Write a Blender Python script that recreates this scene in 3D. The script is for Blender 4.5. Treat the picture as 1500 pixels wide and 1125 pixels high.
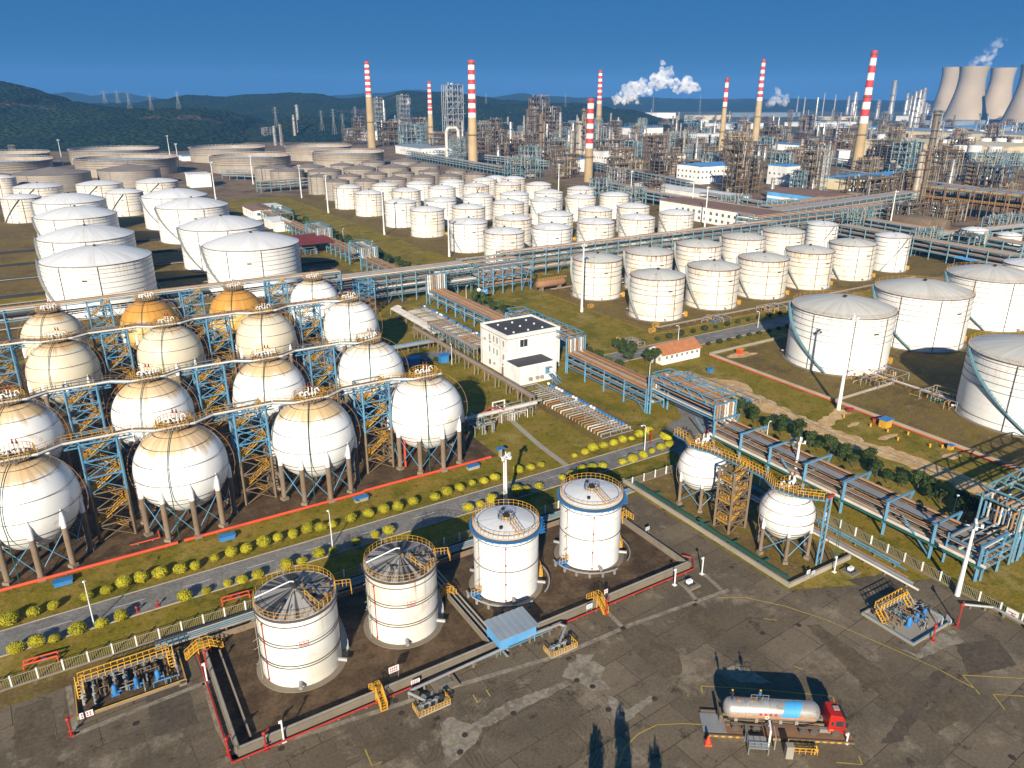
import bpy, math, random
from mathutils import Vector, Matrix
R = math.radians
random.seed(7)
HAZE = 0.00010
SC = bpy.context.scene
COL = SC.collection
for o in list(bpy.data.objects): bpy.data.objects.remove(o)

# ------------------------------------------------------------------ camera, sky, sun, exposure
# world axes follow the plant grid: x = "u" (along the road), y = "v" (away from the apron)
YAW = R(31.5); PITCH = math.atan(419.5/1100.0); CH = 76.0; FPX = 1100.0
cam = bpy.data.cameras.new('camera'); camo = bpy.data.objects.new('camera', cam); COL.objects.link(camo)
camo.location = (0, 0, CH); camo.rotation_euler = (math.pi/2-PITCH, 0, -YAW)
cam.sensor_width = 36; cam.lens = FPX/1500*36; cam.clip_start = 1; cam.clip_end = 30000
SC.camera = camo
SUN_EL = R(23); SUN_HEAD = R(39)                      # shadows fall towards heading 39 deg (clockwise from +y)
w = bpy.data.worlds.new('World'); SC.world = w; w.use_nodes = True
nt = w.node_tree; bg = nt.nodes['Background']
sky = nt.nodes.new('ShaderNodeTexSky'); sky.sky_type = 'NISHITA'; sky.sun_disc = False
sky.sun_elevation = SUN_EL; sky.sun_rotation = SUN_HEAD+math.pi
sky.altitude = 100; sky.air_density = 1.0; sky.dust_density = 0.3; sky.ozone_density = 4.0
hs = nt.nodes.new('ShaderNodeMixRGB'); hs.blend_type = 'MULTIPLY'; hs.inputs[0].default_value = 1
hs.inputs[2].default_value = (0.115, 0.275, 0.43, 1)
nt.links.new(sky.outputs[0], hs.inputs[1]); mx2 = nt.nodes.new('ShaderNodeMixRGB'); mx2.inputs[0].default_value = .90; mx2.inputs[2].default_value = (.115, .80, 2.15, 1); nt.links.new(hs.outputs[0], mx2.inputs[1]); nt.links.new(mx2.outputs[0], bg.inputs[0])
bg.inputs[1].default_value = 0.10
sl = bpy.data.lights.new('sun', 'SUN'); sl.energy = 5.0; sl.angle = R(0.5); sl.color = (1.0, 0.90, 0.73)
so = bpy.data.objects.new('sun', sl); COL.objects.link(so)
sd = Vector((-math.sin(SUN_HEAD)*math.cos(SUN_EL), -math.cos(SUN_HEAD)*math.cos(SUN_EL), math.sin(SUN_EL)))
so.rotation_euler = sd.to_track_quat('Z', 'Y').to_euler(); so.location = sd*500
SC.view_settings.view_transform = 'Standard'; SC.view_settings.look = 'None'
SC.view_settings.exposure = 0.68; SC.view_settings.gamma = 1

# ------------------------------------------------------------------ survey helpers: photo pixel (1500x1125) -> place on the ground (or at height z)
_s, _c = math.sin(PITCH), math.cos(PITCH); _cy, _sy = math.cos(YAW), math.sin(YAW)
def at(px, py, z=0.0):
    a = (px-750.0)/FPX; b = (py-562.5)/FPX
    t = (CH-z)/(_s+b*_c); X = a*t; Y = (_c-b*_s)*t
    return (X*_cy+Y*_sy, -X*_sy+Y*_cy)
def proj(u, v, z=0.0):
    X = u*_cy-v*_sy; Y = u*_sy+v*_cy; d = Y*_c+(CH-z)*_s
    return (750+FPX*X/d, 562.5+FPX*((CH-z)*_c-Y*_s)/d, d)
def tall(px, pb, pt):
    u, v = at(px, pb); lo, hi = 0, 400
    for _ in range(40):
        m = (lo+hi)/2
        if proj(u, v, m)[1] > pt: lo = m
        else: hi = m
    return lo
def tankfit(px, py, wpx, h):
    u, v = at(px, py, h); L = math.hypot(u, v); r = 5
    for _ in range(25):
        cu, cv = u+u/L*r, v+v/L*r; r = wpx/2*proj(cu, cv, h)[2]/FPX
    return cu, cv, r

# ------------------------------------------------------------------ mesh builder
class MB:
    def __init__(s): s.v = []; s.f = []; s.m = []; s.k = 0
    def add(s, vs, fs):
        b = len(s.v); s.v.extend(vs); s.f.extend(tuple(b+i for i in f) for f in fs); s.m.extend([s.k]*len(fs)); return s
    def mat(s, k): s.k = k; return s
    def box(s, x0, x1, y0, y1, z0, z1):
        return s.add([(x0,y0,z0),(x1,y0,z0),(x1,y1,z0),(x0,y1,z0),(x0,y0,z1),(x1,y0,z1),(x1,y1,z1),(x0,y1,z1)],
                     [(3,2,1,0),(4,5,6,7),(0,1,5,4),(1,2,6,5),(2,3,7,6),(3,0,4,7)])
    def tube(s, p, q, r, n=6, r2=None, cap=True):
        p = Vector(p); q = Vector(q); d = q-p
        if d.length < 1e-6: return s
        d.normalize(); a = d.orthogonal().normalized()
        if abs(d.z) < .9: a = d.cross(Vector((0,0,1))).normalized()
        b = d.cross(a); r2 = r if r2 is None else r2; off = math.pi/4 if n == 4 else 0
        vs = []
        for P, rr in ((p, r), (q, r2)):
            for i in range(n):
                t = 2*math.pi*i/n+off; vs.append(tuple(P+a*(rr*math.cos(t))+b*(rr*math.sin(t))))
        fs = [(i, i+n, (i+1)%n+n, (i+1)%n) for i in range(n)]
        if cap: fs += [tuple(range(n)), tuple(reversed(range(n, 2*n)))]
        return s.add(vs, fs)
    def bar(s, p, q, w): return s.tube(p, q, w*.7071, 4)
    def path(s, pts, r, n=6):
        for a, b in zip(pts, pts[1:]): s.tube(a, b, r, n)
        return s
    def bars(s, pts, w):
        for a, b in zip(pts, pts[1:]): s.bar(a, b, w)
        return s
    def ring(s, x, y, z, Rr, r, n=40, m=4, a0=0, a1=2*math.pi):
        full = abs(a1-a0-2*math.pi) < 1e-6; N = n if full else n+1
        vs = []; fs = []
        for i in range(N):
            t = a0+(a1-a0)*i/n
            for j in range(m):
                k = 2*math.pi*(j+.5)/m; q = Rr+r*math.cos(k)
                vs.append((x+q*math.cos(t), y+q*math.sin(t), z+r*math.sin(k)))
        for i in range(n if full else n):
            for j in range(m):
                a = i*m+j; b = i*m+(j+1)%m; i2 = (i+1)%N
                fs.append((a, i2*m+j, i2*m+(j+1)%m, b))
        return s.add(vs, fs)
    def lathe(s, prof, n=40, x=0, y=0, z=0, cap0=False, cap1=False):
        vs = []; fs = []
        for (r, zz) in prof:
            for i in range(n):
                t = 2*math.pi*i/n; vs.append((x+r*math.cos(t), y+r*math.sin(t), z+zz))
        for k in range(len(prof)-1):
            for i in range(n): fs.append((k*n+i, k*n+(i+1)%n, (k+1)*n+(i+1)%n, (k+1)*n+i))
        if cap0: fs.append(tuple(reversed(range(n))))
        if cap1: fs.append(tuple(range((len(prof)-1)*n, len(prof)*n)))
        return s.add(vs, fs)
    def lathex(s, prof, n=24, x=0, y=0, z=0, axis='x'):     # horizontal solid of revolution, prof = (r, along)
        vs = []; fs = []
        for (r, a) in prof:
            for i in range(n):
                t = 2*math.pi*i/n
                vs.append((x+a, y+r*math.cos(t), z+r*math.sin(t)) if axis == 'x' else (x+r*math.sin(t), y+a, z+r*math.cos(t)))
        for k in range(len(prof)-1):
            for i in range(n): fs.append((k*n+i, k*n+(i+1)%n, (k+1)*n+(i+1)%n, (k+1)*n+i))
        fs.append(tuple(reversed(range(n)))); fs.append(tuple(range((len(prof)-1)*n, len(prof)*n)))
        return s.add(vs, fs)
    def ball(s, x, y, z, r, n=10, m=6, sz=1):
        prof = [(max(.001, r*math.sin(math.pi*k/m)), -r*sz*math.cos(math.pi*k/m)) for k in range(m+1)]
        return s.lathe(prof, n, x, y, z)
    def poly(s, pts, z): return s.add([(p[0], p[1], z) for p in pts], [tuple(range(len(pts)))])
    def rail(s, pts, h=1.1, sp=1.6, w=.06, closed=False, mid=True):
        P = [Vector(p) for p in pts]
        if closed: P.append(P[0])
        for a, b in zip(P, P[1:]):
            up = Vector((0,0,h)); s.bar(a+up, b+up, w)
            if mid: s.bar(a+up*.5, b+up*.5, w*.8)
            n = max(1, int(round((b-a).length/sp)))
            for i in range(n): q = a+(b-a)*(i/n); s.bar(q, q+up, w)
        s.bar(P[-1], P[-1]+Vector((0,0,h)), w); return s
    def mesh(s, name, mats, smooth=35):
        me = bpy.data.meshes.new(name); me.from_pydata(s.v, [], s.f)
        for m in (mats if isinstance(mats, (list, tuple)) else [mats]): me.materials.append(m)
        if max(s.m, default=0) > 0: me.polygons.foreach_set('material_index', s.m)
        if smooth:
            me.polygons.foreach_set('use_smooth', [True]*len(s.f)); me.set_sharp_from_angle(angle=R(smooth))
        me.update(); return me
    def obj(s, name, mats, parent=None, loc=None, smooth=35):
        return place(name, s.mesh(name, mats, smooth), parent, loc)
def place(name, me, parent=None, loc=None):
    o = bpy.data.objects.new(name, me); COL.objects.link(o)
    if parent: o.parent = parent
    if loc: o.location = loc
    return o
def tag(o, label, cat, group=None):
    o['label'] = label; o['category'] = cat
    if group: o['group'] = group
    return o
def thing(name, label, cat, loc=(0,0,0), rz=0, group=None):
    o = bpy.data.objects.new(name, None); COL.objects.link(o); o.empty_display_size = .1
    o.location = loc; o.rotation_euler = (0, 0, rz); return tag(o, label, cat, group)
def struct(o): o['kind'] = 'structure'; return o
def kids(o, _c={}): return o.children
def dup(o, loc, rz=None, label=None, sc=None, group=None):
    c = o.copy(); COL.objects.link(c); c.location = loc
    if rz is not None: c.rotation_euler = (0, 0, rz)
    if sc: c.scale = sc
    if label: c['label'] = label
    if group: c['group'] = group
    for k in PARTS.get(o.name, []):
        d = k.copy(); COL.objects.link(d); d.parent = c
        for g in PARTS.get(k.name, []):
            e = g.copy(); COL.objects.link(e); e.parent = d
    return c
PARTS = {}
def learn(root):                                     # remember the children once, so that copying is quick
    ch = [o for o in COL.objects if o.parent is root]; PARTS[root.name] = ch
    for c in ch: PARTS[c.name] = [o for o in COL.objects if o.parent is c]
    return root
NUM = ['', 'first', 'second', 'third', 'fourth', 'fifth', 'sixth', 'seventh', 'eighth', 'ninth', 'tenth', 'eleventh', 'twelfth', 'thirteenth',
       'fourteenth', 'fifteenth', 'sixteenth', 'seventeenth', 'eighteenth', 'nineteenth', 'twentieth']
def rank(i, n):
    if n == 1: return ''
    if i == 0: return 'leftmost'
    if i == n-1: return 'rightmost'
    return NUM[i+1]+' from the left' if i < n/2 else NUM[n-i]+' from the right'
def label_rows(items, what, where):                  # items = [(screen x, object)]
    items = sorted(items, key=lambda t: t[0]); n = len(items)
    for i, (_, o) in enumerate(items): o['label'] = (what+', '+rank(i, n)+' '+where) if n > 1 else what+' '+where

# ------------------------------------------------------------------ materials
MATS = {}
def nodes(name, rough=.6, metal=0, spec=.4):
    m = bpy.data.materials.new(name); m.use_nodes = True; t = m.node_tree; b = t.nodes['Principled BSDF']
    b.inputs['Roughness'].default_value = rough; b.inputs['Metallic'].default_value = metal
    b.inputs['Specular IOR Level'].default_value = spec
    return m, t, b
class NT:
    def __init__(s, t): s.t = t
    def n(s, kind, **kw):
        x = s.t.nodes.new('ShaderNode'+kind)
        for k, v in kw.items(): setattr(x, k, v)
        return x
    def lk(s, a, b): s.t.links.new(a, b)
    def coord(s, which='Object', scale=(1,1,1)):
        tc = s.n('TexCoord'); mp = s.n('Mapping'); mp.inputs['Scale'].default_value = scale
        s.lk(tc.outputs[which], mp.inputs[0]); return mp.outputs[0]
    def noise(s, vec, scale, detail=4, rough=.55, out=0):
        x = s.n('TexNoise'); x.inputs['Scale'].default_value = scale; x.inputs['Detail'].default_value = detail
        x.inputs['Roughness'].default_value = rough; s.lk(vec, x.inputs['Vector']); return x.outputs[out]
    def ramp(s, val, a, b, inv=False):
        x = s.n('MapRange'); x.interpolation_type = 'SMOOTHSTEP'
        for i, q in ((1, a), (2, b), (3, 1 if inv else 0), (4, 0 if inv else 1)): x.inputs[i].default_value = q
        s.lk(val, x.inputs[0]); return x.outputs[0]
    def math(s, op, a, b=None):
        x = s.n('Math', operation=op)
        for i, q in ((0, a), (1, b)):
            if q is None: continue
            if isinstance(q, (int, float)): x.inputs[i].default_value = q
            else: s.lk(q, x.inputs[i])
        return x.outputs[0]
    def mix(s, fac, a, b, mode='MIX'):
        x = s.n('MixRGB'); x.blend_type = mode
        for i, q in ((0, fac), (1, a), (2, b)):
            if isinstance(q, (int, float)): x.inputs[i].default_value = q if i == 0 else (q,q,q,1)
            elif isinstance(q, tuple): x.inputs[i].default_value = q+(1,) if len(q) == 3 else q
            else: s.lk(q, x.inputs[i])
        return x.outputs[0]
    def sepz(s, vec, i=2):
        x = s.n('SeparateXYZ'); s.lk(vec, x.inputs[0]); return x.outputs[i]
    def bump(s, h, b, strength=.3, dist=.1):
        x = s.n('Bump'); x.inputs['Strength'].default_value = strength; x.inputs['Distance'].default_value = dist
        s.lk(h, x.inputs['Height']); s.lk(x.outputs[0], b.inputs['Normal'])
def paint(name, col, rough=.5, metal=0, dirt=(.10,.06,.03), amt=.35, scale=.6, stretch=.25, var=.12):
    """painted or bare metal / plaster: worn patches, streaks, slight tone change from object to object"""
    m, t, b = nodes(name, rough, metal); N = NT(t)
    v = N.coord('Object', (1, 1, stretch)); n1 = N.noise(v, scale*2, 5, .65)
    c = N.mix(N.math('MULTIPLY', N.ramp(n1, .5, .78), amt), col, dirt)
    oi = N.n('ObjectInfo'); k = N.math('ADD', N.math('MULTIPLY', oi.outputs['Random'], 2*var), 1-var)
    n2 = N.ramp(N.noise(N.coord('Object'), scale*.5, 3), .3, .7)
    k = N.math('MULTIPLY', k, N.math('ADD', N.math('MULTIPLY', n2, .2), .88))
    N.lk(N.mix(1, c, k, 'MULTIPLY'), b.inputs['Base Color']); MATS[name] = m; return m
def tankpaint(name, base, tint, rust=.5, seams=8, edge=.72, streaky=1.0, rough=.45):
    m, t, b = nodes(name, rough); N = NT(t)
    tc = N.n('TexCoord'); gz = N.sepz(tc.outputs['Generated']); oi = N.n('ObjectInfo'); rnd = oi.outputs['Random']
    off = N.n('VectorMath', operation='ADD'); N.lk(tc.outputs['Object'], off.inputs[0])
    cmb = N.n('CombineXYZ'); N.lk(N.math('MULTIPLY', rnd, 90), cmb.inputs[0]); N.lk(cmb.outputs[0], off.inputs[1])
    mp = N.n('Mapping'); mp.inputs['Scale'].default_value = (1, 1, .05); N.lk(off.outputs[0], mp.inputs[0])
    st = N.noise(mp.outputs[0], 1.3*streaky, 5, .7)
    top = N.ramp(gz, edge, 1.0)
    msk = N.math('MULTIPLY', N.ramp(st, .48, .72), N.math('MULTIPLY', top, N.math('ADD', N.math('MULTIPLY', rnd, rust), rust*.7)))
    soft = N.ramp(N.noise(off.outputs[0], .12, 3), .35, .75)
    c = N.mix(soft, base, tint); c = N.mix(N.math('MULTIPLY', rnd, .35), c, tint); c = N.mix(N.math('MULTIPLY', N.math('MULTIPLY', N.ramp(N.noise(off.outputs[0], .33, 6, .7), .58, .66), rust), .55), c, (.55,.40,.24)); c = N.mix(N.math('MULTIPLY', N.ramp(st, .62, .8), .30*rust+.05), c, (.33,.22,.12))
    c = N.mix(msk, c, (.42,.17,.045)); c = N.mix(N.math('MULTIPLY', N.math('MULTIPLY', N.ramp(gz, .965, .99), N.ramp(st, .36, .56)), min(1, rust*.8)), c, (.38,.17,.06)); c = N.mix(N.math('MULTIPLY', N.ramp(gz, .04, 0), N.math('MULTIPLY', N.ramp(st, .45, .6), .5)), c, (.30,.20,.12))
    fr = N.math('FRACT', N.math('MULTIPLY', gz, seams)); ln = N.ramp(N.math('ABSOLUTE', N.math('SUBTRACT', fr, .5)), .46, .495)
    c = N.mix(N.math('MULTIPLY', ln, .30), c, (.30,.20,.12))
    N.lk(c, b.inputs['Base Color']); N.bump(ln, b, .25, .03); MATS[name] = m; return m
def roofpaint(name, base, dark, amt=.5, rust=.2):
    m, t, b = nodes(name, .6); N = NT(t)
    tc = N.n('TexCoord'); sp = N.n('SeparateXYZ'); N.lk(tc.outputs['Object'], sp.inputs[0]); oi = N.n('ObjectInfo')
    a = N.math('ARCTAN2', sp.outputs[1], sp.outputs[0]); r = N.n('VectorMath', operation='LENGTH'); N.lk(tc.outputs['Object'], r.inputs[0])
    cb = N.n('CombineXYZ'); N.lk(N.math('MULTIPLY', a, 5.0), cb.inputs[0]); N.lk(N.math('MULTIPLY', r.outputs['Value'], .12), cb.inputs[1]); N.lk(N.math('MULTIPLY', oi.outputs['Random'], 50), cb.inputs[2])
    st = N.ramp(N.noise(cb.outputs[0], 1.2, 5, .65), *((.38, .75) if amt < .9 else (.40, .58)))
    fr = N.math('FRACT', N.math('MULTIPLY', a, 24/(2*math.pi))); ln = N.ramp(N.math('ABSOLUTE', N.math('SUBTRACT', fr, .5)), .44, .5)
    c = N.mix(N.math('MULTIPLY', st, amt), base, dark); c = N.mix(N.math('MULTIPLY', ln, .25), c, dark)
    c = N.mix(N.math('MULTIPLY', N.ramp(N.noise(tc.outputs['Object'], .5, 5), .6, .75), rust), c, (.35,.15,.05))
    N.lk(c, b.inputs['Base Color']); MATS[name] = m; return m
def spherepaint(name, body, body2, cap, thr, rust=.6, allstreak=0.0):
    m, t, b = nodes(name, .42); N = NT(t)
    tc = N.n('TexCoord'); gz = N.sepz(tc.outputs['Generated']); oi = N.n('ObjectInfo'); rnd = oi.outputs['Random']
    sp = N.n('SeparateXYZ'); N.lk(tc.outputs['Object'], sp.inputs[0]); a = N.math('ARCTAN2', sp.outputs[1], sp.outputs[0])
    cb = N.n('CombineXYZ'); N.lk(N.math('MULTIPLY', a, 6.0), cb.inputs[0]); N.lk(N.math('MULTIPLY', gz, 1.2), cb.inputs[1]); N.lk(N.math('MULTIPLY', rnd, 70), cb.inputs[2])
    st = N.noise(cb.outputs[0], 1.4, 6, .65)
    of = N.n('VectorMath', operation='ADD'); N.lk(tc.outputs['Object'], of.inputs[0]); cc = N.n('CombineXYZ'); N.lk(N.math('MULTIPLY', rnd, 60), cc.inputs[1]); N.lk(cc.outputs[0], of.inputs[1])
    big = N.noise(of.outputs[0], .22, 4)
    h = N.math('ADD', gz, N.math('ADD', N.math('MULTIPLY', N.math('SUBTRACT', st, .5), .22), N.math('MULTIPLY', N.math('SUBTRACT', big, .5), .16)))
    h = N.math('ADD', h, N.math('MULTIPLY', N.math('SUBTRACT', rnd, .5), .06))
    capm = N.ramp(h, thr-.02, thr+.07)
    c = N.mix(N.ramp(big, .4, .65), body, body2)
    c = N.mix(N.math('MULTIPLY', N.ramp(N.noise(of.outputs[0], .5, 6), .63, .67), .45), c, (.60,.42,.22))
    c = N.mix(N.math('MULTIPLY', capm, N.math('ADD', N.math('MULTIPLY', big, .5), .55)), c, N.mix(N.ramp(st, .3, .7), cap, tuple(x*.72 for x in cap)))
    rs = N.math('MULTIPLY', N.ramp(st, .50, .72), N.ramp(gz, .80-.8*allstreak, 1.0)); c = N.mix(N.math('MULTIPLY', rs, rust), c, (.36,.13,.03))
    low = N.math('MULTIPLY', N.ramp(st, .58, .75), N.ramp(gz, .28, .12)); c = N.mix(N.math('MULTIPLY', low, .5), c, (.60,.38,.16))
    c = N.mix(N.math('MULTIPLY', N.ramp(gz, .955, .985), .6), c, (.16,.09,.05))
    N.lk(c, b.inputs['Base Color']); MATS[name] = m; return m
def ground(name, cols, scales, rough=.9, bump=.0, bscale=2, detail=5, cracks=None):
    m, t, b = nodes(name, rough, 0, .2); N = NT(t); v = N.coord('Object')
    c = cols[0]
    for k in range(1, len(cols)):
        n = N.ramp(N.noise(v, scales[k-1], detail+1, .66), .44 if k < 3 else .54, .60 if k < 3 else .66); c = N.mix(N.math('MULTIPLY', n, .85), c, cols[k])
    f = N.ramp(N.noise(v, 1.7, 6, .7), .3, .7); k = N.math('ADD', N.math('MULTIPLY', f, .5), .75)
    c = N.mix(1, c, k, 'MULTIPLY'); N.lk(c, b.inputs['Base Color'])
    if bump: N.bump(N.noise(v, bscale, 6, .7), b, bump, .15)
    MATS[name] = m; return m

steel_blue = paint('blue_steel_paint', (.095,.25,.39), .5, 0, (.13,.08,.05), .6, .5)
dark_blue  = paint('deep_blue_paint', (.035,.19,.46), .5)
yellow     = paint('yellow_paint', (.58,.31,.03), .6, 0, (.22,.11,.03), .7, 1.2)
yellow_rail= paint('yellow_rail_paint', (.62,.33,.03), .6, 0, (.28,.12,.03), .7, 1.2)
white_p    = paint('white_paint', (.80,.80,.78), .45, 0, (.4,.3,.2), .3)
red_p      = paint('red_paint', (.36,.03,.02), .6, 0, (.15,.04,.03), .5)
orange_red = paint('orange_red_paint', (.62,.075,.03), .6, 0, (.3,.08,.03), .5)
green_p    = paint('green_paint', (.01,.14,.09), .5)
dkgreen    = paint('dark_green_pipe', (.02,.10,.07), .5)
concrete   = paint('concrete', (.205,.17,.125), .85, 0, (.10,.08,.06), .6, .4)
conc_light = paint('light_concrete', (.33,.29,.23), .85, 0, (.2,.16,.11), .5, .4)
fireproof  = paint('brown_fireproofing', (.21,.15,.10), .85, 0, (.08,.05,.03), .6, .6)
brownsteel = paint('weathered_brown_steel', (.185,.135,.085), .7, .1, (.10,.05,.03), .6, .5)
unitsteel  = paint('dark_unit_steel', (.120,.085,.052), .75, .1, (.07,.035,.02), .6, .5)
dkdark     = paint('manhole_iron', (.045,.033,.026), .8)
greysteel  = paint('grey_steel', (.30,.32,.32), .55, .3, (.18,.10,.06), .4, .5)
silver     = paint('silver_cladding', (.50,.49,.47), .35, .6, (.35,.20,.10), .4, .5)
insul      = paint('aged_insulation', (.40,.35,.28), .55, .2, (.3,.16,.08), .5, .4)
rustpipe   = paint('rusty_pipe', (.27,.145,.08), .8, 0, (.16,.07,.03), .6, .8)
rustpipe2  = paint('orange_rust_pipe', (.38,.20,.09), .8, 0, (.16,.07,.03), .6, .8)
greypipe   = paint('grey_pipe', (.33,.33,.32), .5, .2, (.3,.17,.1), .5, .6)
whitepipe  = paint('white_pipe', (.62,.58,.52), .5, 0, (.4,.2,.1), .4, .6)
dark       = paint('dark_metal', (.035,.035,.04), .5, .2)
ringmat    = paint('dark_ring_pipe', (.10,.10,.10), .6, .2, (.25,.1,.05), .5)
black      = paint('black_rubber', (.02,.02,.02), .8)
teal_steel = paint('teal_steel', (.13,.27,.33), .55, .2, (.15,.08,.04), .5, .5)
whitewall  = paint('white_plaster', (.80,.79,.76), .8, 0, (.45,.38,.3), .35, .25, .3)
creamwall  = paint('cream_plaster', (.62,.52,.34), .8, 0, (.4,.3,.2), .3, .2)
bluewall   = paint('blue_cladding', (.12,.38,.72), .5, 0, (.1,.2,.3), .2, .3)
blueroof   = paint('blue_roof_sheet', (.10,.32,.62), .5, 0, (.2,.2,.2), .3, .2)
brownroof  = paint('brown_roof_sheet', (.22,.13,.09), .8, 0, (.40,.20,.10), .6, .3)
redroof    = paint('dark_red_roof', (.20,.035,.03), .7)
darkroof   = paint('dark_bitumen_roof', (.060,.055,.060), .9, 0, (.11,.10,.09), .5, .4)
whiteroof  = paint('white_roof_sheet', (.72,.71,.68), .6, 0, (.4,.3,.2), .2, .2)
greyroof   = paint('grey_roof_sheet', (.25,.30,.35), .6, 0, (.2,.2,.2), .4, .2)
chimconc   = paint('chimney_concrete', (.44,.32,.17), .85, 0, (.30,.22,.13), .5, .1)
chimred    = paint('chimney_red', (.62,.05,.05), .6, 0, (.3,.1,.08), .3, .1)
chimwhite  = paint('chimney_white', (.80,.78,.75), .6, 0, (.5,.45,.4), .3, .1)
coolconc   = paint('cooling_tower_concrete', (.40,.32,.23), .9, 0, (.30,.26,.22), .5, .02, .15)
grate      = paint('grating', (.16,.15,.13), .7, .3)
tk_white   = tankpaint('white_tank_shell', (.80,.79,.77), (.74,.71,.64), .35, 8, .80)
tk_rusty   = tankpaint('rust_streaked_white_tank_shell', (.78,.75,.70), (.70,.63,.52), 1.5, 8, .76)
tk_big     = tankpaint('large_white_tank_shell', (.80,.80,.78), (.75,.73,.69), .45, 9, .55)
tk_clean   = tankpaint('clean_white_tank_shell', (.82,.82,.80), (.80,.79,.76), .06, 4, .85)
tk_dirty   = tankpaint('stained_white_tank_shell', (.80,.79,.75), (.64,.59,.48), .75, 3, .40)
tk_grey    = tankpaint('grey_brown_tank_shell', (.34,.30,.255), (.27,.235,.20), .35, 7, .5)
tk_float   = tankpaint('open_top_tank_shell', (.38,.33,.26), (.28,.24,.20), .5, 8, .3)
tk_rimgold = tankpaint('tank_shell_with_orange_band', (.80,.79,.76), (.72,.68,.60), 2.2, 8, .70)
rf_white   = roofpaint('white_tank_roof', (.74,.74,.73), (.45,.42,.36), .45, .15)
rf_grey    = roofpaint('weathered_grey_tank_roof', (.60,.58,.52), (.33,.30,.25), .5, .2)
rf_dark    = roofpaint('blackened_tank_roof', (.40,.38,.34), (.030,.030,.035), 1.0, .12)
rf_brown   = roofpaint('brown_tank_roof', (.26,.215,.175), (.17,.135,.11), .6, .1)
sp_cap     = spherepaint('white_sphere_tan_cap', (.80,.80,.79), (.77,.76,.73), (.72,.46,.17), .80)
sp_thin    = spherepaint('white_sphere_rusty_top', (.80,.80,.78), (.77,.75,.70), (.72,.60,.42), .88, .6)
sp_cream   = spherepaint('cream_sphere', (.66,.58,.43), (.60,.54,.42), (.58,.36,.14), .91, .8)
sp_orange  = spherepaint('ochre_rusted_sphere', (.66,.40,.10), (.70,.50,.20), (.60,.27,.04), .62, .55, .5)
sp_small   = spherepaint('small_white_sphere', (.80,.79,.76), (.78,.76,.72), (.74,.62,.42), .93, .8)
grass  = ground('dry_grass', [(.195,.150,.010),(.110,.104,.006),(.260,.175,.030),(.090,.075,.010),(.300,.220,.060)], [.05,.16,.55,.09], .95, .5, 3)
soil   = ground('brown_yard_soil', [(.165,.108,.036),(.105,.072,.024),(.175,.125,.020),(.230,.165,.075)], [.06,.2,.5], .95, .4, 2)
dirtm  = ground('sandy_dirt', [(.56,.35,.15),(.42,.26,.11),(.64,.45,.25)], [.12,.4], .95, .6, 2)
asphalt= ground('asphalt_road', [(.20,.185,.165),(.155,.145,.132),(.225,.21,.19)], [.08,.3], .9, .1, 8)
roadc  = ground('concrete_road', [(.20,.185,.165),(.16,.145,.125)], [.1], .9, .1, 6)
padm   = ground('dark_concrete_pad', [(.085,.053,.028),(.055,.036,.020),(.130,.085,.046)], [.07,.25], .85, .15, 4)
plantg = ground('plant_ground', [(.20,.130,.070),(.10,.070,.045),(.25,.175,.10),(.07,.065,.055)], [.02,.05,.09], .9)
farland= ground('far_land', [(.07,.085,.05),(.045,.07,.035),(.12,.11,.08)], [.004,.015], .95)
glassm, _t, _b = nodes('window_glass', .15, 0, .6); _b.inputs['Base Color'].default_value = (.03,.04,.05,1)
line_w = paint('white_road_line', (.62,.62,.60), .8, 0, (.2,.2,.2), .5, .8)
line_y = paint('yellow_road_line', (.42,.29,.05), .8, 0, (.10,.09,.07), .95, .35, 1)
# apron concrete: poured slabs of slightly different age, stains, tyre sweeps
m, t, b = nodes('apron_concrete', .88, 0, .25); N = NT(t); v = N.coord('Object')
mp = N.n('Mapping'); mp.inputs['Rotation'].default_value = (0, 0, R(-4)); N.lk(v, mp.inputs[0])
br = N.n('TexBrick'); br.inputs['Scale'].default_value = 1; br.inputs['Brick Width'].default_value = 9; br.inputs['Row Height'].default_value = 5.2
br.inputs['Mortar Size'].default_value = .06; br.inputs['Color1'].default_value = (.130,.098,.060,1); br.inputs['Color2'].default_value = (.185,.143,.092,1)
br.inputs['Mortar'].default_value = (.060,.042,.024,1); br.offset = .5; N.lk(mp.outputs[0], br.inputs[0])
c = N.mix(N.math('MULTIPLY', N.ramp(N.noise(v, .045, 7, .7), .42, .60), .85), br.outputs[0], (.105,.080,.051))
c = N.mix(N.math('MULTIPLY', N.ramp(N.noise(v, .11, 8, .75), .52, .66), .7), c, (.30,.24,.16))
c = N.mix(N.math('MULTIPLY', N.ramp(N.noise(N.coord('Object', (1, .18, 1)), .5, 6, .7), .54, .7), .5), c, (.165,.125,.082))
c = N.mix(N.math('MULTIPLY', N.ramp(N.noise(v, .30, 8, .8), .55, .66), .85), c, (.036,.027,.018))
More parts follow.
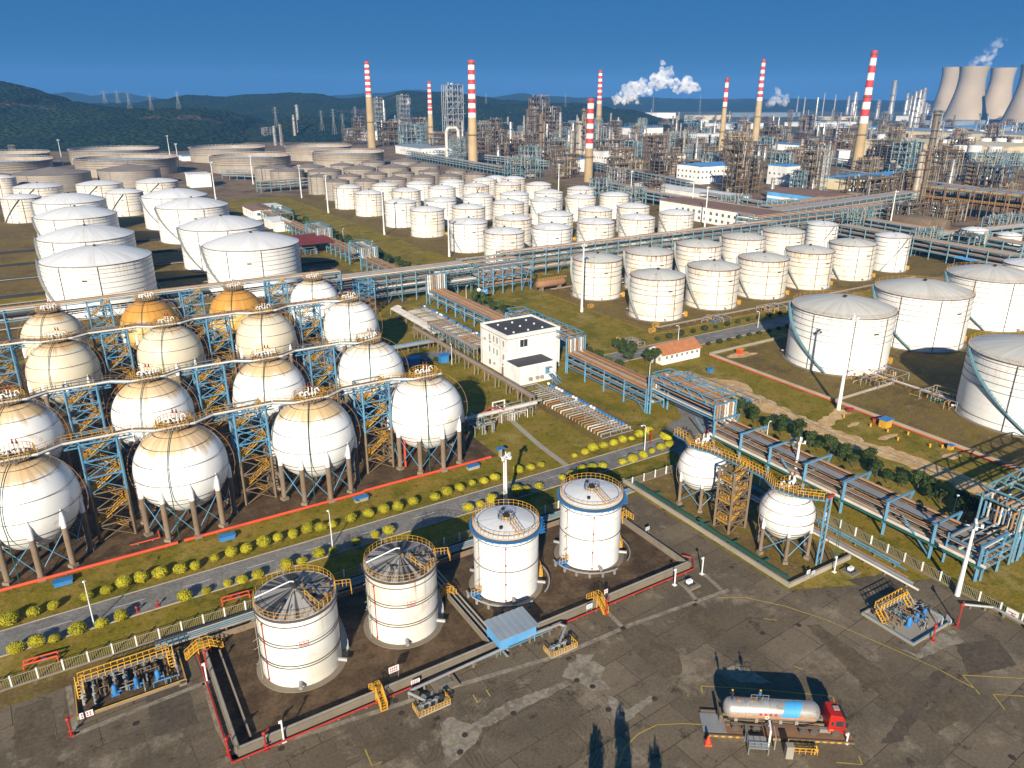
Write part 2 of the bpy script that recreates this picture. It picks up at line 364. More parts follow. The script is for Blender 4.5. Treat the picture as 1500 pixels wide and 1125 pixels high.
def sweep(cx, cy, rr, wd, c, amt):                     # dark tyre marks: thin rings broken up by noise
    of = N.n('VectorMath', operation='SUBTRACT'); N.lk(v, of.inputs[0]); of.inputs[1].default_value = (cx, cy, 0)
    ln = N.n('VectorMath', operation='LENGTH'); N.lk(of.outputs[0], ln.inputs[0])
    d = N.math('ADD', ln.outputs['Value'], N.math('MULTIPLY', N.noise(v, .12, 2), 1.6))
    band = N.ramp(N.math('ABSOLUTE', N.math('SUBTRACT', d, rr)), wd, 0)
    tw = N.n('TexWave'); tw.wave_type = 'RINGS'; tw.rings_direction = 'SPHERICAL'; tw.inputs['Scale'].default_value = .55; tw.inputs['Distortion'].default_value = 9; tw.inputs['Detail'].default_value = 4
    N.lk(of.outputs[0], tw.inputs[0]); msk = N.math('MULTIPLY', band, N.math('MULTIPLY', N.ramp(tw.outputs['Fac'], .6, .95), N.ramp(N.noise(v, .25, 4), .4, .65)))
    return N.mix(N.math('MULTIPLY', msk, amt), c, (.028,.025,.022))
sx, sy = at(790, 1075); c = sweep(sx, sy, 9, 5, c, .55)
sx, sy = at(1000, 1180); c = sweep(sx, sy, 30, 4, c, .4)
c = N.mix(1, c, N.math('ADD', N.math('MULTIPLY', N.ramp(N.noise(v, 2.6, 6, .75), .3, .7), .45), .78), 'MULTIPLY')
N.lk(c, b.inputs['Base Color']); N.bump(N.noise(v, 6, 5, .7), b, .25, .03)
MATS['apron'] = apronm = m
patchm = ground('pale_cement_patch', [(.25,.21,.15),(.16,.13,.09),(.30,.255,.19)], [.25,.7], .9, .1, 5)
patchd = ground('mid_cement_patch', [(.130,.098,.060),(.10,.074,.045)], [.3], .9, .1, 5)
patchk = ground('dark_asphalt_patch', [(.090,.070,.048),(.115,.088,.060)], [.3], .9, .1, 5)

# ------------------------------------------------------------------ vertical tanks
_cache = {}
def cached(key, fn):
    if key not in _cache: _cache[key] = fn()
    return _cache[key]
def spiral(mb, r, h, a0, a1, n=26, wd=.9, rail=True, w=.07):
    pts = [(a0+(a1-a0)*i/n, .3+(h-.3)*i/n) for i in range(n+1)]
    for (a, z), (a2, z2) in zip(pts, pts[1:]):
        p = [(rr*math.cos(q), rr*math.sin(q), zz) for rr in (r+.15, r+.15+wd) for q, zz in ((a, z), (a2, z2))]
        mb.add(p, [(0,1,3,2)]); mb.add([(x, y, z-.18) for x, y, z in p], [(0,2,3,1)])
        q1, q2 = Vector(p[2]), Vector(p[3]); mb.bar(q1, q2, w*2.2)
        if rail:
            up = Vector((0,0,1.0)); mb.bar(q1+up, q2+up, w); mb.bar(q1, q1+up, w)
def tank(cu, cv, r, h, shell, roof, dome='cone', rise=None, detail=2, label='', name='storage_tank', cat='storage tank', group=None,
         stair=(1.0, 2.0), rings=None, rail=True, sign=True, lift=0, pipes=2, railm=None, stairm=None):
    t = thing(name, label, cat, (cu, cv, lift), R(random.uniform(-8, 8)), group)
    n = 72 if detail >= 2 else 48; rise = rise if rise is not None else r*.22; K = (round(r,1), round(h,1), detail, round(rise,1))
    def sh():
        mb = MB(); mb.lathe([(r, 0), (r, h), (r+.12, h), (r+.12, h+.12), (r-.1, h+.12)], n); return mb.mesh('tank_shell', MATS[shell])
    place('shell', cached(('sh', shell)+K, sh), t)
    def ro():
        mb = MB()
        if dome == 'cone': prof = [((r-.1)*(1-k/6), h+.12+rise*(k/6)) for k in range(6)]+[(.01, h+.12+rise)]
        else:
            prof = [((r-.1)*math.cos(q), h+.12+rise*math.sin(q)) for q in [math.pi/2*k/8 for k in range(8)]]+[(.01, h+.12+rise)]
            prof = [((r-.1)*(1-(k/8)**1.0), h+.12+rise*(1-(1-k/8)**2)) for k in range(8)]+[(.01, h+.12+rise)]
        mb.lathe(prof, n); return mb.mesh('tank_roof', MATS[roof], 20)
    place('roof', cached(('ro', roof, dome)+K, ro), t)
    def rg():
        mb = MB()
        for z in (rings or [h*q for q in (.22, .5, .62, .74, .86)]): mb.ring(0, 0, z, r+.10, .06 if detail > 1 else .08, n)
        mb.ring(0, 0, h-.05, r+.2, .14, n); return mb.mesh('wind_girder', MATS['dark_ring_pipe'])
    if detail >= 1: place('wind_girder', cached(('rg', tuple(rings or ()))+K, rg), t)
    if detail >= 1:
        def sp():
            mb = MB(); spiral(mb, r, h, stair[0], stair[1], 26 if detail > 1 else 16, rail=detail > 1); return mb.mesh('tank_stair', stairm or greysteel)
        place('stair', cached(('sp', stair, stairm and stairm.name)+K, sp), t)
    if rail and detail >= 1:
        def rl():
            mb = MB(); k = 40 if detail > 1 else 28
            a0, a1 = (0, 2*math.pi) if detail > 1 else (stair[1]-.9, stair[1]+1.0)
            P = [((r+.05)*math.cos(a0+(a1-a0)*i/k), (r+.05)*math.sin(a0+(a1-a0)*i/k), h+.1) for i in range(k+1)]
            mb.rail(P, 1.1, 1.6, .045, False, detail > 1); return mb.mesh('roof_railing', railm or rustpipe2)
        place('railing', cached(('rl', stair, railm and railm.name)+K, rl), t)
    def ve():
        mb = MB(); z = h+rise; mb.lathe([(.35, 0), (.35, .5), (.6, .55), (.6, .8), (.1, 1.0)], 10, 0, 0, z-.05, cap1=True)
        for q in (1.2, 3.9): mb.lathe([(.3, 0), (.3, .6)], 8, r*.55*math.cos(q), r*.55*math.sin(q), h+rise*.45, cap1=True)
        return mb.mesh('roof_vent', MATS['dark_metal'] if roof != 'clean' else white_p)
    place('vent', cached(('ve',)+K, ve), t)
    if pipes:
        for i in range(pipes):
            def pp(i=i):
                mb = MB(); q = R(-128+ (0, 40, -45)[i]); R1 = r+.22
                mb.tube((R1*math.cos(q), R1*math.sin(q), .2), (R1*math.cos(q), R1*math.sin(q), h-.3), .10, 5)
                for z in (h*.3, h*.6, h*.9): mb.box(R1*math.cos(q)-.15, R1*math.cos(q)+.15, R1*math.sin(q)-.15, R1*math.sin(q)+.15, z, z+.15)
                return mb.mesh('foam_pipe', ringmat)
            place('riser_pipe', cached(('pp', i)+K, pp), t)
    if sign and detail >= 1:
        def sg():
            mb = MB(); q = R(-105)
            for k in range(6):
                a, a2 = q+k*.03*9/r, q+(k+1)*.03*9/r; R1 = r+.3
                mb.add([(R1*math.cos(a), R1*math.sin(a), h*.72), (R1*math.cos(a2), R1*math.sin(a2), h*.72), (R1*math.cos(a2), R1*math.sin(a2), h*.745), (R1*math.cos(a), R1*math.sin(a), h*.745)], [(0,1,2,3)])
            return mb.mesh('name_plate', dark)
        place('level_gauge', cached(('sg',)+K, sg), t)
    if detail >= 1:
        def fd():
            mb = MB(); mb.lathe([(r+.9, -.3), (r+.9, .14), (r-.2, .15)], n); return mb.mesh('tank_base', concrete)
        place('foundation', cached(('fd',)+K, fd), t)
    def nz():
        mb = MB()
        for q in (-1.9, -.7, 2.2): mb.tube((r*math.cos(q)*.98, r*math.sin(q)*.98, 1.0), ((r+1.3)*math.cos(q), (r+1.3)*math.sin(q), 1.0), .28, 8)
        mb.mat(1); q = -.7
        if r > 6: mb.box((r+1.2)*math.cos(q)-.5, (r+1.2)*math.cos(q)+.5, (r+1.2)*math.sin(q)-.5, (r+1.2)*math.sin(q)+.5, 0, 1.8)
        return mb.mesh('tank_nozzle', [greypipe, yellow])
    if detail >= 1: place('nozzle', cached(('nz',)+K, nz), t)
    return t
def fit(lst, h, rfix=None, **kw):
    out = []
    for e in lst:
        u, v, r = tankfit(e[0], e[1], e[2], h)
        if rfix and abs(r-rfix) < .22*rfix: r = rfix
        out.append((e[0], u, v, r))
    return out

# foreground pair 1: old, stained, dark cone roofs
fg = []
def front_tank(px, cu, cv, r, h, old, label):
    if old:
        t = tank(cu, cv, r, h, 'stained_white_tank_shell', 'blackened_tank_roof', 'cone', 1.25, 2, label, group=None, rings=[h*.30, h*.335, h*.60, h*.64, h*.90], stair=(-.2, 1.7), railm=yellow_rail, sign=False, pipes=0)
    else:
        t = tank(cu, cv, r, h, 'clean_white_tank_shell', 'white_tank_roof', 'dome', .75, 2, label, group=None, rings=[h*.50, h*.90], stair=(-.3, 1.6), railm=yellow_rail, stairm=yellow, sign=False, pipes=0)
    t.rotation_euler = (0, 0, 0)
    mb = MB()                                               # ledge just below the rim
    for i in (range(72) if not old else range(0)):
        a, a2 = 2*math.pi*i/72, 2*math.pi*(i+1)/72
        for z, rev in ((h-.25, False), (h-.33, True)):
            P = [(q*math.cos(x), q*math.sin(x), z) for q in (r+.05, r+.65) for x in (a, a2)]
            mb.add(P, [(0,2,3,1)] if not rev else [(0,1,3,2)])
    mb.ring(0, 0, h-.3, r+(.62 if not old else .12), .07, 72)
    for i in (range(30) if not old else range(0)): a = i*2*math.pi/30; mb.bar(((r+.6)*math.cos(a), (r+.6)*math.sin(a), h-.3), ((r+.02)*math.cos(a), (r+.02)*math.sin(a), h-1.0), .07)
    mb.obj('walkway_ledge', ringmat if old else dark_blue, t)
    mb = MB()
    for k, q in enumerate((R(190), R(25))):       # vertical pipe with outriggers
        R1 = r+.55; x, y = R1*math.cos(q), R1*math.sin(q)
        mb = MB(); mb.tube((x, y, .2), (x, y, h-.3), .05, 5)
        for z in (h*.28, h*.5, h*.62, h*.9): mb.bar((x*1.10, y*1.10, z), (r*math.cos(q), r*math.sin(q), z+.25), .06); mb.bar((x*1.10, y*1.10, z), (r*math.cos(q-.15), r*math.sin(q-.15), z-.5), .06)
        mb.obj('side_pipe', conc_light, t)
    mb = MB(); q = R(-121.5 if not old else 200); R1 = r+.12
    mb.tube((R1*math.cos(q), R1*math.sin(q), .3), (R1*math.cos(q), R1*math.sin(q), h*.88), .06, 5)
    for z in (.5, h*.3, h*.6, h*.86): mb.box(R1*math.cos(q)-.1, R1*math.cos(q)+.1, R1*math.sin(q)-.1, R1*math.sin(q)+.1, z, z+.25)
    mb.obj('level_tube', red_p, t)
    if not old:
        mb = MB(); a0 = R(-95)                                 # ladder walk from rim to the centre ring, ring rail
        for s in (-.45, .45):
            dx, dy = math.cos(a0), math.sin(a0); nx, ny = -dy*s, dx*s
            mb.rail([(dx*r*.97+nx, dy*r*.97+ny, h+.2), (dx*1.4+nx, dy*1.4+ny, h+.8)], 1.0, 1.0, .06)
        mb.obj('roof_ladder', yellow_rail, t)
        mb = MB(); mb.rail([(1.3*math.cos(i*math.pi/8), 1.3*math.sin(i*math.pi/8), h+.75) for i in range(17)], 1.0, .5, .05)
        mb.obj('centre_rail', dark, t)
        mb = MB(); mb.ring(0, 0, h+.4, r*.88, .07, 60); mb.obj('spray_ring', greysteel, t)
        mb = MB(); mb.lathe([(.5, 0), (.5, .5), (.15, .8)], 12, 0, 0, h+.75, cap1=True); mb.box(-.9, .9, -.12, .12, h+1.3, h+1.5); mb.obj('centre_hatch', yellow, t)
        mb = MB(); q = R(-12)                                 # blue landing at the right of the rim
        for k in range(6):
            a = q-.07*k; z = h-.3-.28*k; R1 = r+.6
            mb.box(R1*math.cos(a)-.5, R1*math.cos(a)+.5, R1*math.sin(a)-.28, R1*math.sin(a)+.28, z-.1, z)
        mb.obj('landing', dark_blue, t)
        mb = MB(); x, y = (r+1.2)*math.cos(R(-172)), (r+1.2)*math.sin(R(-172))
        mb.box(x-.9, x+.9, y-.5, y+.5, 1.0, 1.25); mb.box(x-.3, x+.5, y-1.5, y-.4, .5, .7)
        mb.obj('valve_platform', dark_blue, t)
        mb = MB(); mb.rail([(x-.9, y-.5, 1.2), (x+.9, y-.5, 1.2), (x+.9, y+.5, 1.2)], 1.1, .6, .07); mb.obj('valve_platform_rail', yellow_rail, t)
        mb = MB(); mb.ring(0, 0, .9, r+1.9, .13, 48, 6, R(175), R(275)); mb.ring(0, 0, .9, r+1.9, .13, 48, 6, R(-60), R(10))
        for i in range(6): a = R(180+i*18); mb.box((r+1.9)*math.cos(a)-.15, (r+1.9)*math.cos(a)+.15, (r+1.9)*math.sin(a)-.15, (r+1.9)*math.sin(a)+.15, 0, .8)
        mb.obj('ring_pipe', greypipe, t)
    else:
        mb = MB(); a0 = R(-70)                                # cluttered roof gear
        for i in range(26):
            q = random.gauss(R(-50), .5); d = random.uniform(.15, .95)*r; x, y = d*math.cos(q), d*math.sin(q); z = h+.1+1.25*(1-d/r)
            hh = random.uniform(.3, 1.2)
            if i % 3 == 0: mb.lathe([(.18, 0), (.22, hh*.7), (.3, hh*.75), (.1, hh)], 8, x, y, z, cap1=True)
            else: mb.bar((x, y, z+.2), (x+random.uniform(-1.5, 1.5), y+random.uniform(-1.5, 1.5), z+random.uniform(.3, 1.0)), .09)
        mb.obj('roof_fittings', brownsteel, t)
        mb = MB(); mb.rail([(2.4*math.cos(a0)+0, 2.4*math.sin(a0), h+.9), (r*.98*math.cos(a0), r*.98*math.sin(a0), h+.2), (r*.98*math.cos(a0+.5), r*.98*math.sin(a0+.5), h+.2)], 1.1, .9, .07)
        mb.rail([(r*math.cos(R(-8)), r*math.sin(R(-8)), h-.3), ((r+2.2)*math.cos(R(-8)), (r+2.2)*math.sin(R(-8)), h-.6), ((r+2.2)*math.cos(R(-20)), (r+2.2)*math.sin(R(-20)), h-.9)], 1.1, .6, .08)
        mb.obj('roof_walkway_rail', yellow_rail, t)
        mb = MB(); mb.path([(0, 0, h+1.4), (0, 0, h+2.3), (-.5, .1, h+2.4), (-r*.95, .8, h+1.1)], .1, 6); mb.obj('roof_pipe', white_p, t)
        # small unreadable red mark on the shell where the photo shows red characters
        mb = MB(); q0 = R(-105)
        for k in range(7):
            for j in range(3):
                if (k*j+k) % 3 == 1: continue
                a = q0+k*.035; z = h*.66+.0-j*.3; R1 = r+.03
                P = [(R1*math.cos(a), R1*math.sin(a), z), (R1*math.cos(a+.025), R1*math.sin(a+.025), z), (R1*math.cos(a+.025), R1*math.sin(a+.025), z+.2), (R1*math.cos(a), R1*math.sin(a), z+.2)]
                mb.add(P, [(0,1,2,3)])
        mb.obj('red_mark', paint('faded_red_mark', (.62,.12,.12), .7) if 'faded_red_mark' not in MATS else MATS['faded_red_mark'], t)
    return t
front_tank(437, 19.8, 90.1, 5.5, 11.3, True, 'stained white tank with blackened cone roof, nearest to the left dike corner')
front_tank(588, 35.7, 90.3, 5.3, 11.1, True, 'stained white tank with soot-black cone roof, between the other stained tank and the clean ones')
front_tank(741, 54.3, 90.5, 5.3, 11.8, False, 'clean white tank with yellow rail and blue ledge, behind the blue canopy')
front_tank(866, 71.4, 90.3, 5.3, 12.2, False, 'clean white tank with yellow rail and blue ledge, nearest the dike\'s right corner')

# big tanks at the right
big = [(1233,465.5,137),(1350,438,133),(1452,414,130),(1512,540,180)]
lab = ['large white floodlit tank behind the tall white mast, nearest the pipe rack', 'large white tank with grey roof, middle one of the back row of three',
       'large white tank at the right edge, farthest back of the big three', 'huge white tank cut by the right edge of the photo, closest to camera']
for (px, u, v, r), L in zip(fit(big, 17.2, 14.6), lab):
    tank(u, v, r, 17.2, 'large_white_tank_shell', 'weathered_grey_tank_roof', 'dome', 2.6, 2, L, name='large_storage_tank', rings=[17.2*q for q in (.10, .55, .66, .76, .86, .95)], stair=(3.65, 2.3), railm=yellow_rail, stairm=teal_steel, pipes=3)
# group A
A = [(875,385,69),(951,375,68),(1024,363,65),(963,410.5,75),(1045,397,76),(1089,352,61),(1118,384,73),(1148,343,61),(1185.6,372.4,70.5),(1248.5,361.5,69)]
items = []
for px, u, v, r in fit(A, 15.2, 9.9):
    back = px in (951, 1024, 1089, 1148)
    o = tank(u, v, r, 15.2, 'rust_streaked_white_tank_shell', 'weathered_grey_tank_roof' , 'dome', 1.7, 1, '', group='white tanks right of the long pipe rack', stair=(3.45, 2.4), rings=[15.2*q for q in (.12, .42, .62, .74, .86)])
    o['_row'] = 'b' if (px in (875, 951, 1024, 1089, 1148)) else 'a'; items.append((px, o))
label_rows([t for t in items if t[1]['_row'] == 'a'], 'rust-rimmed white tank', 'in the near row beside the grassy road')
label_rows([t for t in items if t[1]['_row'] == 'b'], 'rust-rimmed white tank', 'in the row against the long pipe rack')
for _, o in items: del o['_row']
for (px, py, wd), h, L in (((1308,349,49), 15.8, 'slim plain white tank with tan roof, right end of the tank row'), ((1205,331.4,44), 15.5, 'slim white tank with orange rim, behind the row beside the blue shed'),
                           ((1510,392,72), 15, 'white tank cut by the right edge behind the big tanks')):
    u, v, r = tankfit(px, py, wd, h); tank(u, v, r, h, 'white_tank_shell', 'white_tank_roof', 'dome', 1.4, 1, L, stair=(3.3, 4.5))
# white cluster in the middle
q = lambda L, ox, oy: [(x/3.75+ox, y/3.75+oy, w/3.75) for x, y, w in L]
W = q([(485,812,145),(603,845,160),(690,800,140),(775,895,165),(808,830,145),(878,790,135),(922,940,185),(997,885,165),(1003,815,150),(1058,780,130),(1200,862,165),(1150,925,175),(1150,1010,205),(1235,770,130),(1345,1065,220),(1395,988,190),(1367,900,170),(1400,850,155),(1365,793,135),(1300,758,115),(1395,762,120)], 380, 60) \
  + q([(108,795,135),(163,840,150),(148,885,170),(340,868,165),(420,940,185),(525,855,160),(628,920,180),(202,965,190),(180,1040,210),(422,1010,210),(648,985,205),(865,960,205)], 760, 60)
items = []
for px, u, v, r in fit(W, 14.7, 9.9):
    sh = random.choice(['white_tank_shell', 'rust_streaked_white_tank_shell'])
    if px > 840: sh = 'rust_streaked_white_tank_shell'
    o = tank(u, v, r, 14.7, sh, 'white_tank_roof', 'dome', 2.0, 1, '', group='white tanks massed in the middle of the tank farm', stair=random.choice([(1.0, 2.1), (.4, 1.6), (3.9, 2.9), (1.3, 2.3)])); items.append((px, o, v, u))
rows = {}
for it in items: rows.setdefault(int((it[2]-290)//38), []).append(it)
rn = ['nearest', 'second', 'third', 'fourth', 'fifth', 'sixth', 'seventh', 'eighth', 'ninth', 'tenth']
for k, key in enumerate(sorted(rows)):
    label_rows([(i[0], i[1]) for i in rows[key]], 'white domed tank', 'in the %s line of the middle cluster' % rn[min(k, 9)])
for (x, y, w_), L, sh in (((1190,803,140), 'white tank with a bright orange rust band below its roof', 'tank_shell_with_orange_band'),):
    px, py, pw = x/3.75+380, y/3.75+60, w_/3.75; u, v, r = tankfit(px, py, pw, 14.7); tank(u, v, 9.9, 14.7, sh, 'white_tank_roof', 'dome', 2.0, 1, L, stair=(3.6, 4.6))
u, v, r = tankfit(340/3.75+760, 820/3.75+60, 40, 14.7); tank(u, v, 9.9, 14.7, 'tank_shell_with_orange_band', 'white_tank_roof', 'dome', 2.0, 1, 'white tank with yellow-stained rim beside the thick striped chimney', stair=(3.6, 4.6))
# grey brown cluster
Mt = q([(152,708,185),(60,690,165),(268,685,145),(358,708,175),(455,675,130),(550,695,170),(625,660,130),(733,688,165),(800,655,140),(905,680,160),(330,748,120),(425,775,130),(495,745,120),(588,772,135),(640,735,140),(743,762,135),(790,730,120),(900,750,135),(935,720,120),(1048,745,130),(1080,715,110),(1185,735,130)], 380, 60)
items = []
for i, (px, u, v, r) in enumerate(fit(Mt, 14.3)):
    big_ = i < 10; r = 15.5 if big_ and r > 13 else 9.9 if not big_ else r
    o = tank(u, v, r, 14.3 if not big_ else 12.5, 'grey_brown_tank_shell', 'brown_tank_roof', 'cone', r*.2, 1 if not big_ else 1, '', group='grey brown tanks behind the white ones', rail=False, pipes=1, sign=False); items.append((px, o, i < 10))
label_rows([i[:2] for i in items if i[2]], 'wide grey-brown cone-roofed tank', 'in the back lines of brown tanks')
label_rows([i[:2] for i in items if not i[2]], 'grey-brown cone-roofed tank', 'in the lines just behind the white tanks')
# left group
C = [(144,390,152),(128.5,354.8,135),(113,321.5,114),(103,299,102),(370,367,131),(326,338,115),(282.5,306.5,99),(256.5,291,92)]
lab = ['huge white domed tank, nearest of the left column, above the row of ochre spheres', 'huge white domed tank, second nearest in the left column', 'huge white domed tank, third nearest in the left column', 'white domed tank, farthest in the left column',
       'huge white domed tank, nearest of the right column, behind the ochre sphere', 'huge white domed tank with pinkish primer patch low on its side', 'white domed tank, third nearest in the right column', 'cream white domed tank, farthest in the right column']
for (px, u, v, r), L in zip(fit(C, 19, 19.2), lab):
    tank(u, v, r, 18.9, 'large_white_tank_shell', 'white_tank_roof', 'dome', 4.0, 2, L, name='domed_storage_tank', rings=[18.9*k for k in (.32, .45, .56, .66, .76, .85, .93)], stair=(4.1, 3.05), rail=False)
C2 = [(230,268.3,58,1),(146,272,62,1),(182.5,284,50,0),(56,276,64,1),(31,292,52,0),(0,262,40,0)]
lab = ['rusty-rimmed white tank at the back beside the white hut', 'rusty-rimmed white tank in front of the open-topped brown ones', 'small white tank at the head of the tank columns', 'streaked white tank with rusty roof seams near the left edge', 'small cream-white tank at the left edge of the yard', 'tank cut by the left edge behind the small cream-white one']
for (e, L) in zip(C2, lab):
    u, v, r = tankfit(e[0], e[1], e[2], 15.1); tank(u, v, r, 15.1, 'rust_streaked_white_tank_shell', 'white_tank_roof', 'dome', 2.3, 1, L, stair=(3.6, 4.6), rail=False)
for (px, py, pw, h, L) in ((76.5,257,101,14.3,'brown cone-roofed tank between the left white tanks and open-topped tanks'),(189,251,84,14.3,'brown cone-roofed tank in front of the paired open-topped tanks'),(-8,258,44,14,'dark brown tank at the very left edge')):
    u, v, r = tankfit(px, py, pw, h); tank(u, v, r, h, 'grey_brown_tank_shell', 'brown_tank_roof', 'cone', r*.16, 1, L, rail=False, pipes=1, sign=False)
# open-topped floating roof tanks
def open_tank(px, py, pw, h, L):
    u, v, r = tankfit(px, py, pw, h); t = thing('floating_roof_tank', L, 'open-topped tank', (u, v, 0), 0, None)
    n = 80; mb = MB(); mb.lathe([(r, 0), (r, h), (r+.9, h), (r+.9, h+.25), (r-.1, h+.25), (r-.1, h-4.5)], n); mb.obj('shell', tk_float, t)
    mb = MB(); mb.lathe([(r-.15, h-3.5), (r-1.5, h-3.2), (r-1.6, h-3.6), (.01, h-3.7)], n); mb.obj('floating_roof', greyroof, t)
    mb = MB()
    for z in (h*.55, h*.7, h*.82, h*.91): mb.ring(0, 0, z, r+.35, .22, n)
    mb.obj('wind_girder', MATS['dark_ring_pipe'], t)
    mb = MB(); mb.rail([((r+.8)*math.cos(i*math.pi/30), (r+.8)*math.sin(i*math.pi/30), h+.2) for i in range(61)], 1.2, 6, .14, False, False); mb.obj('railing', white_p, t)
    mb = MB()
    fb = cached('foambox', lambda: MB().box(-.5, .5, -.5, .5, .3, 1.6).mesh('foam_box', orange_red))
    for i in range(14): a = i*2*math.pi/14+.2; place('foam_box', fb, t, ((r+.6)*math.cos(a), (r+.6)*math.sin(a), h)); return t
for e in ((168,222,119,16,'farther of the two open-topped tanks at the forest edge'),(185,236,135,16,'nearer of the two open-topped tanks at the forest edge'),(8,228,112,16,'far open-topped tank at the left edge'),(2,239,130,16,'near open-topped tank at the left edge'),
          (333,219,104,16,'farther open-topped tank left of the brown tank cluster'),(367,232,113,16,'cream-stained open-topped tank behind the brown tanks'),(466,217,94,16,'open-topped tank left of the white factory hall'),(510,226,102,16,'wide open-topped tank at the foot of the leftmost striped chimney')):
    open_tank(*e)
# ------------------------------------------------------------------ spherical tanks
def sphere_tank(u, v, Rr, zc, skin, label, nleg=10, pz=None, plat='full', leg_t=None, group=None, a_off=0.0, riser=True):
    t = thing('spherical_tank', label, 'spherical tank', (u, v, 0), 0, group); K = (Rr, zc, nleg)
    def ves():
        mb = MB(); mb.lathe([(max(.01, Rr*math.sin(math.pi*k/32)), zc-Rr*math.cos(math.pi*k/32)) for k in range(33)], 56); return mb.mesh('sphere_vessel', MATS[skin], 80)
    ve = place('vessel', cached(('ves', skin)+K, ves), t); ve.rotation_euler = (0, 0, 0)
    lr = Rr-.15; rr_ = .5 if Rr > 6 else .32; zt = zc*.70
    def leg():
        mb = MB(); mb.tube((lr, 0, .7), (lr, 0, zt), rr_, 12); mb.mat(1); w2 = .62 if Rr > 6 else .45; mb.box(lr-w2, lr+w2, -w2, w2, -.1, .6); return mb.mesh('sphere_leg', [fireproof, concrete])
    def cap():
        mb = MB(); mb.tube((lr, 0, zt), (lr, 0, zc-1.4), rr_*.95, 12); mb.tube((lr, 0, zc-1.4), (lr+.1, 0, zc+.2), rr_*.95, 12, rr_*.2); return mb.mesh('leg_cap', white_p)
    for i in range(nleg):
        a = 2*math.pi*(i+.5)/nleg+a_off
        l = place('leg', cached(('leg',)+K, leg), t); l.rotation_euler = (0, 0, a)
        place('leg_cap', cached(('cap',)+K, cap), l)
    def br():
        mb = MB()
        for i in range(nleg):
            a, b = 2*math.pi*(i+.5)/nleg+a_off, 2*math.pi*(i+1.5)/nleg+a_off
            pa, pb = (lr*math.cos(a), lr*math.sin(a)), (lr*math.cos(b), lr*math.sin(b))
            mb.tube((*pa, 1.0), (*pb, zt-.3), .08, 5); mb.tube((*pb, 1.0), (*pa, zt-.3), .08, 5)
        return mb.mesh('sphere_brace', steel_blue)
    place('cross_brace', cached(('br', a_off)+K, br), t)
    def rings():
        mb = MB()
        for lt in (62, 44, 22, 0, -22, -30):
            a = R(lt); mb.ring(0, 0, zc+(Rr+.22)*math.sin(a), (Rr+.22)*math.cos(a), .05, 56)
        return mb.mesh('spray_ring', ringmat)
    place('spray_ring', cached(('rings',)+K, rings), t)
    if riser:
        def ris():
            mb = MB()
            for off, r_ in ((0, .085),):
                q = R(-112+off); P = []
                for k in range(15):
                    la = R(82-k*8); P.append(((Rr+.4)*math.cos(la)*math.cos(q), (Rr+.4)*math.cos(la)*math.sin(q), zc+(Rr+.4)*math.sin(la)))
                P = P[:13]; P.append((P[-1][0], P[-1][1], .2)); mb.path(P, r_, 6)
            mb.ring(0, 0, zc+Rr-.9, 3.4*Rr/8.3, .09, 40); return mb.mesh('riser_pipe', dkgreen)
        place('riser_pipe', cached(('ris',)+K, ris), t)
    def low():
        mb = MB(); zz = zc-Rr*.97; mb.ring(0, 0, zz+.3, Rr*.32, .1, 24); mb.tube((0, 0, zz+.2), (0, 0, 1.1), .25, 8); mb.tube((0, 0, 1.2), (0, Rr*.9, 1.2), .25, 8)
        mb.box(-1.6, 1.6, -1.2, 1.2, zz-.25, zz-.15); mb.rail([(-1.6, -1.2, zz-.15), (1.6, -1.2, zz-.15), (1.6, 1.2, zz-.15), (-1.6, 1.2, zz-.15)], .9, 1.6, .07, True); return mb.mesh('bottom_piping', brownsteel)
    place('bottom_platform', cached(('low',)+K, low), t)
    pr = 2.9*Rr/8.3+.2; ptop = zc+Rr+.35
    def pl():
        mb = MB(); mb.lathe([(.01, 0), (pr, 0), (pr, .16), (.01, .16)], 12, 0, 0, ptop-.16)
        for i in range(8): a = i*math.pi/4; mb.bar((pr*.95*math.cos(a), pr*.95*math.sin(a), ptop-.1), (pr*.8*math.cos(a), pr*.8*math.sin(a), ptop-1.0), .12)
        return mb.mesh('top_platform', grate)
    place('top_platform', cached(('pl',)+K, pl), t)
    def pr_():
        mb = MB(); mb.rail([(pr*math.cos(i*math.pi/7), pr*math.sin(i*math.pi/7), ptop) for i in range(15)], 1.15, .8, .07); return mb.mesh('platform_rail', yellow)
    place('platform_rail', cached(('plr',)+K, pr_), t)
    def val():
        mb = MB()
        for (x, y, hh) in ((-.9, -.3, 1.3), (.1, .5, 2.01), (.7, .1, 2.01), (1.4, .4, 1.4), (-1.6, .7, 1.0)):
            mb.mat(0); mb.tube((x, y, ptop), (x, y, ptop+hh), .10, 7)
            if hh > 2: mb.mat(1); mb.tube((x, y, ptop+hh), (x, y, ptop+hh+.8), .2, 7, .07)
            else: mb.path([(x, y, ptop+hh), (x+.5, y-.1, ptop+hh+.15), (x+.8, y-.2, ptop+hh-.6)], .10, 6)
            mb.mat(0); mb.tube((x, y, ptop+.5), (x, y, ptop+.9), .28, 8)
        mb.tube((-2, .2, ptop+.35), (2, .6, ptop+.35), .13, 6)
        return mb.mesh('relief_valve', [white_p, paint('maroon_paint', (.20,.02,.03), .5) if 'maroon_paint' not in MATS else MATS['maroon_paint']])
    place('relief_valves', cached(('val',)+K, val), t)
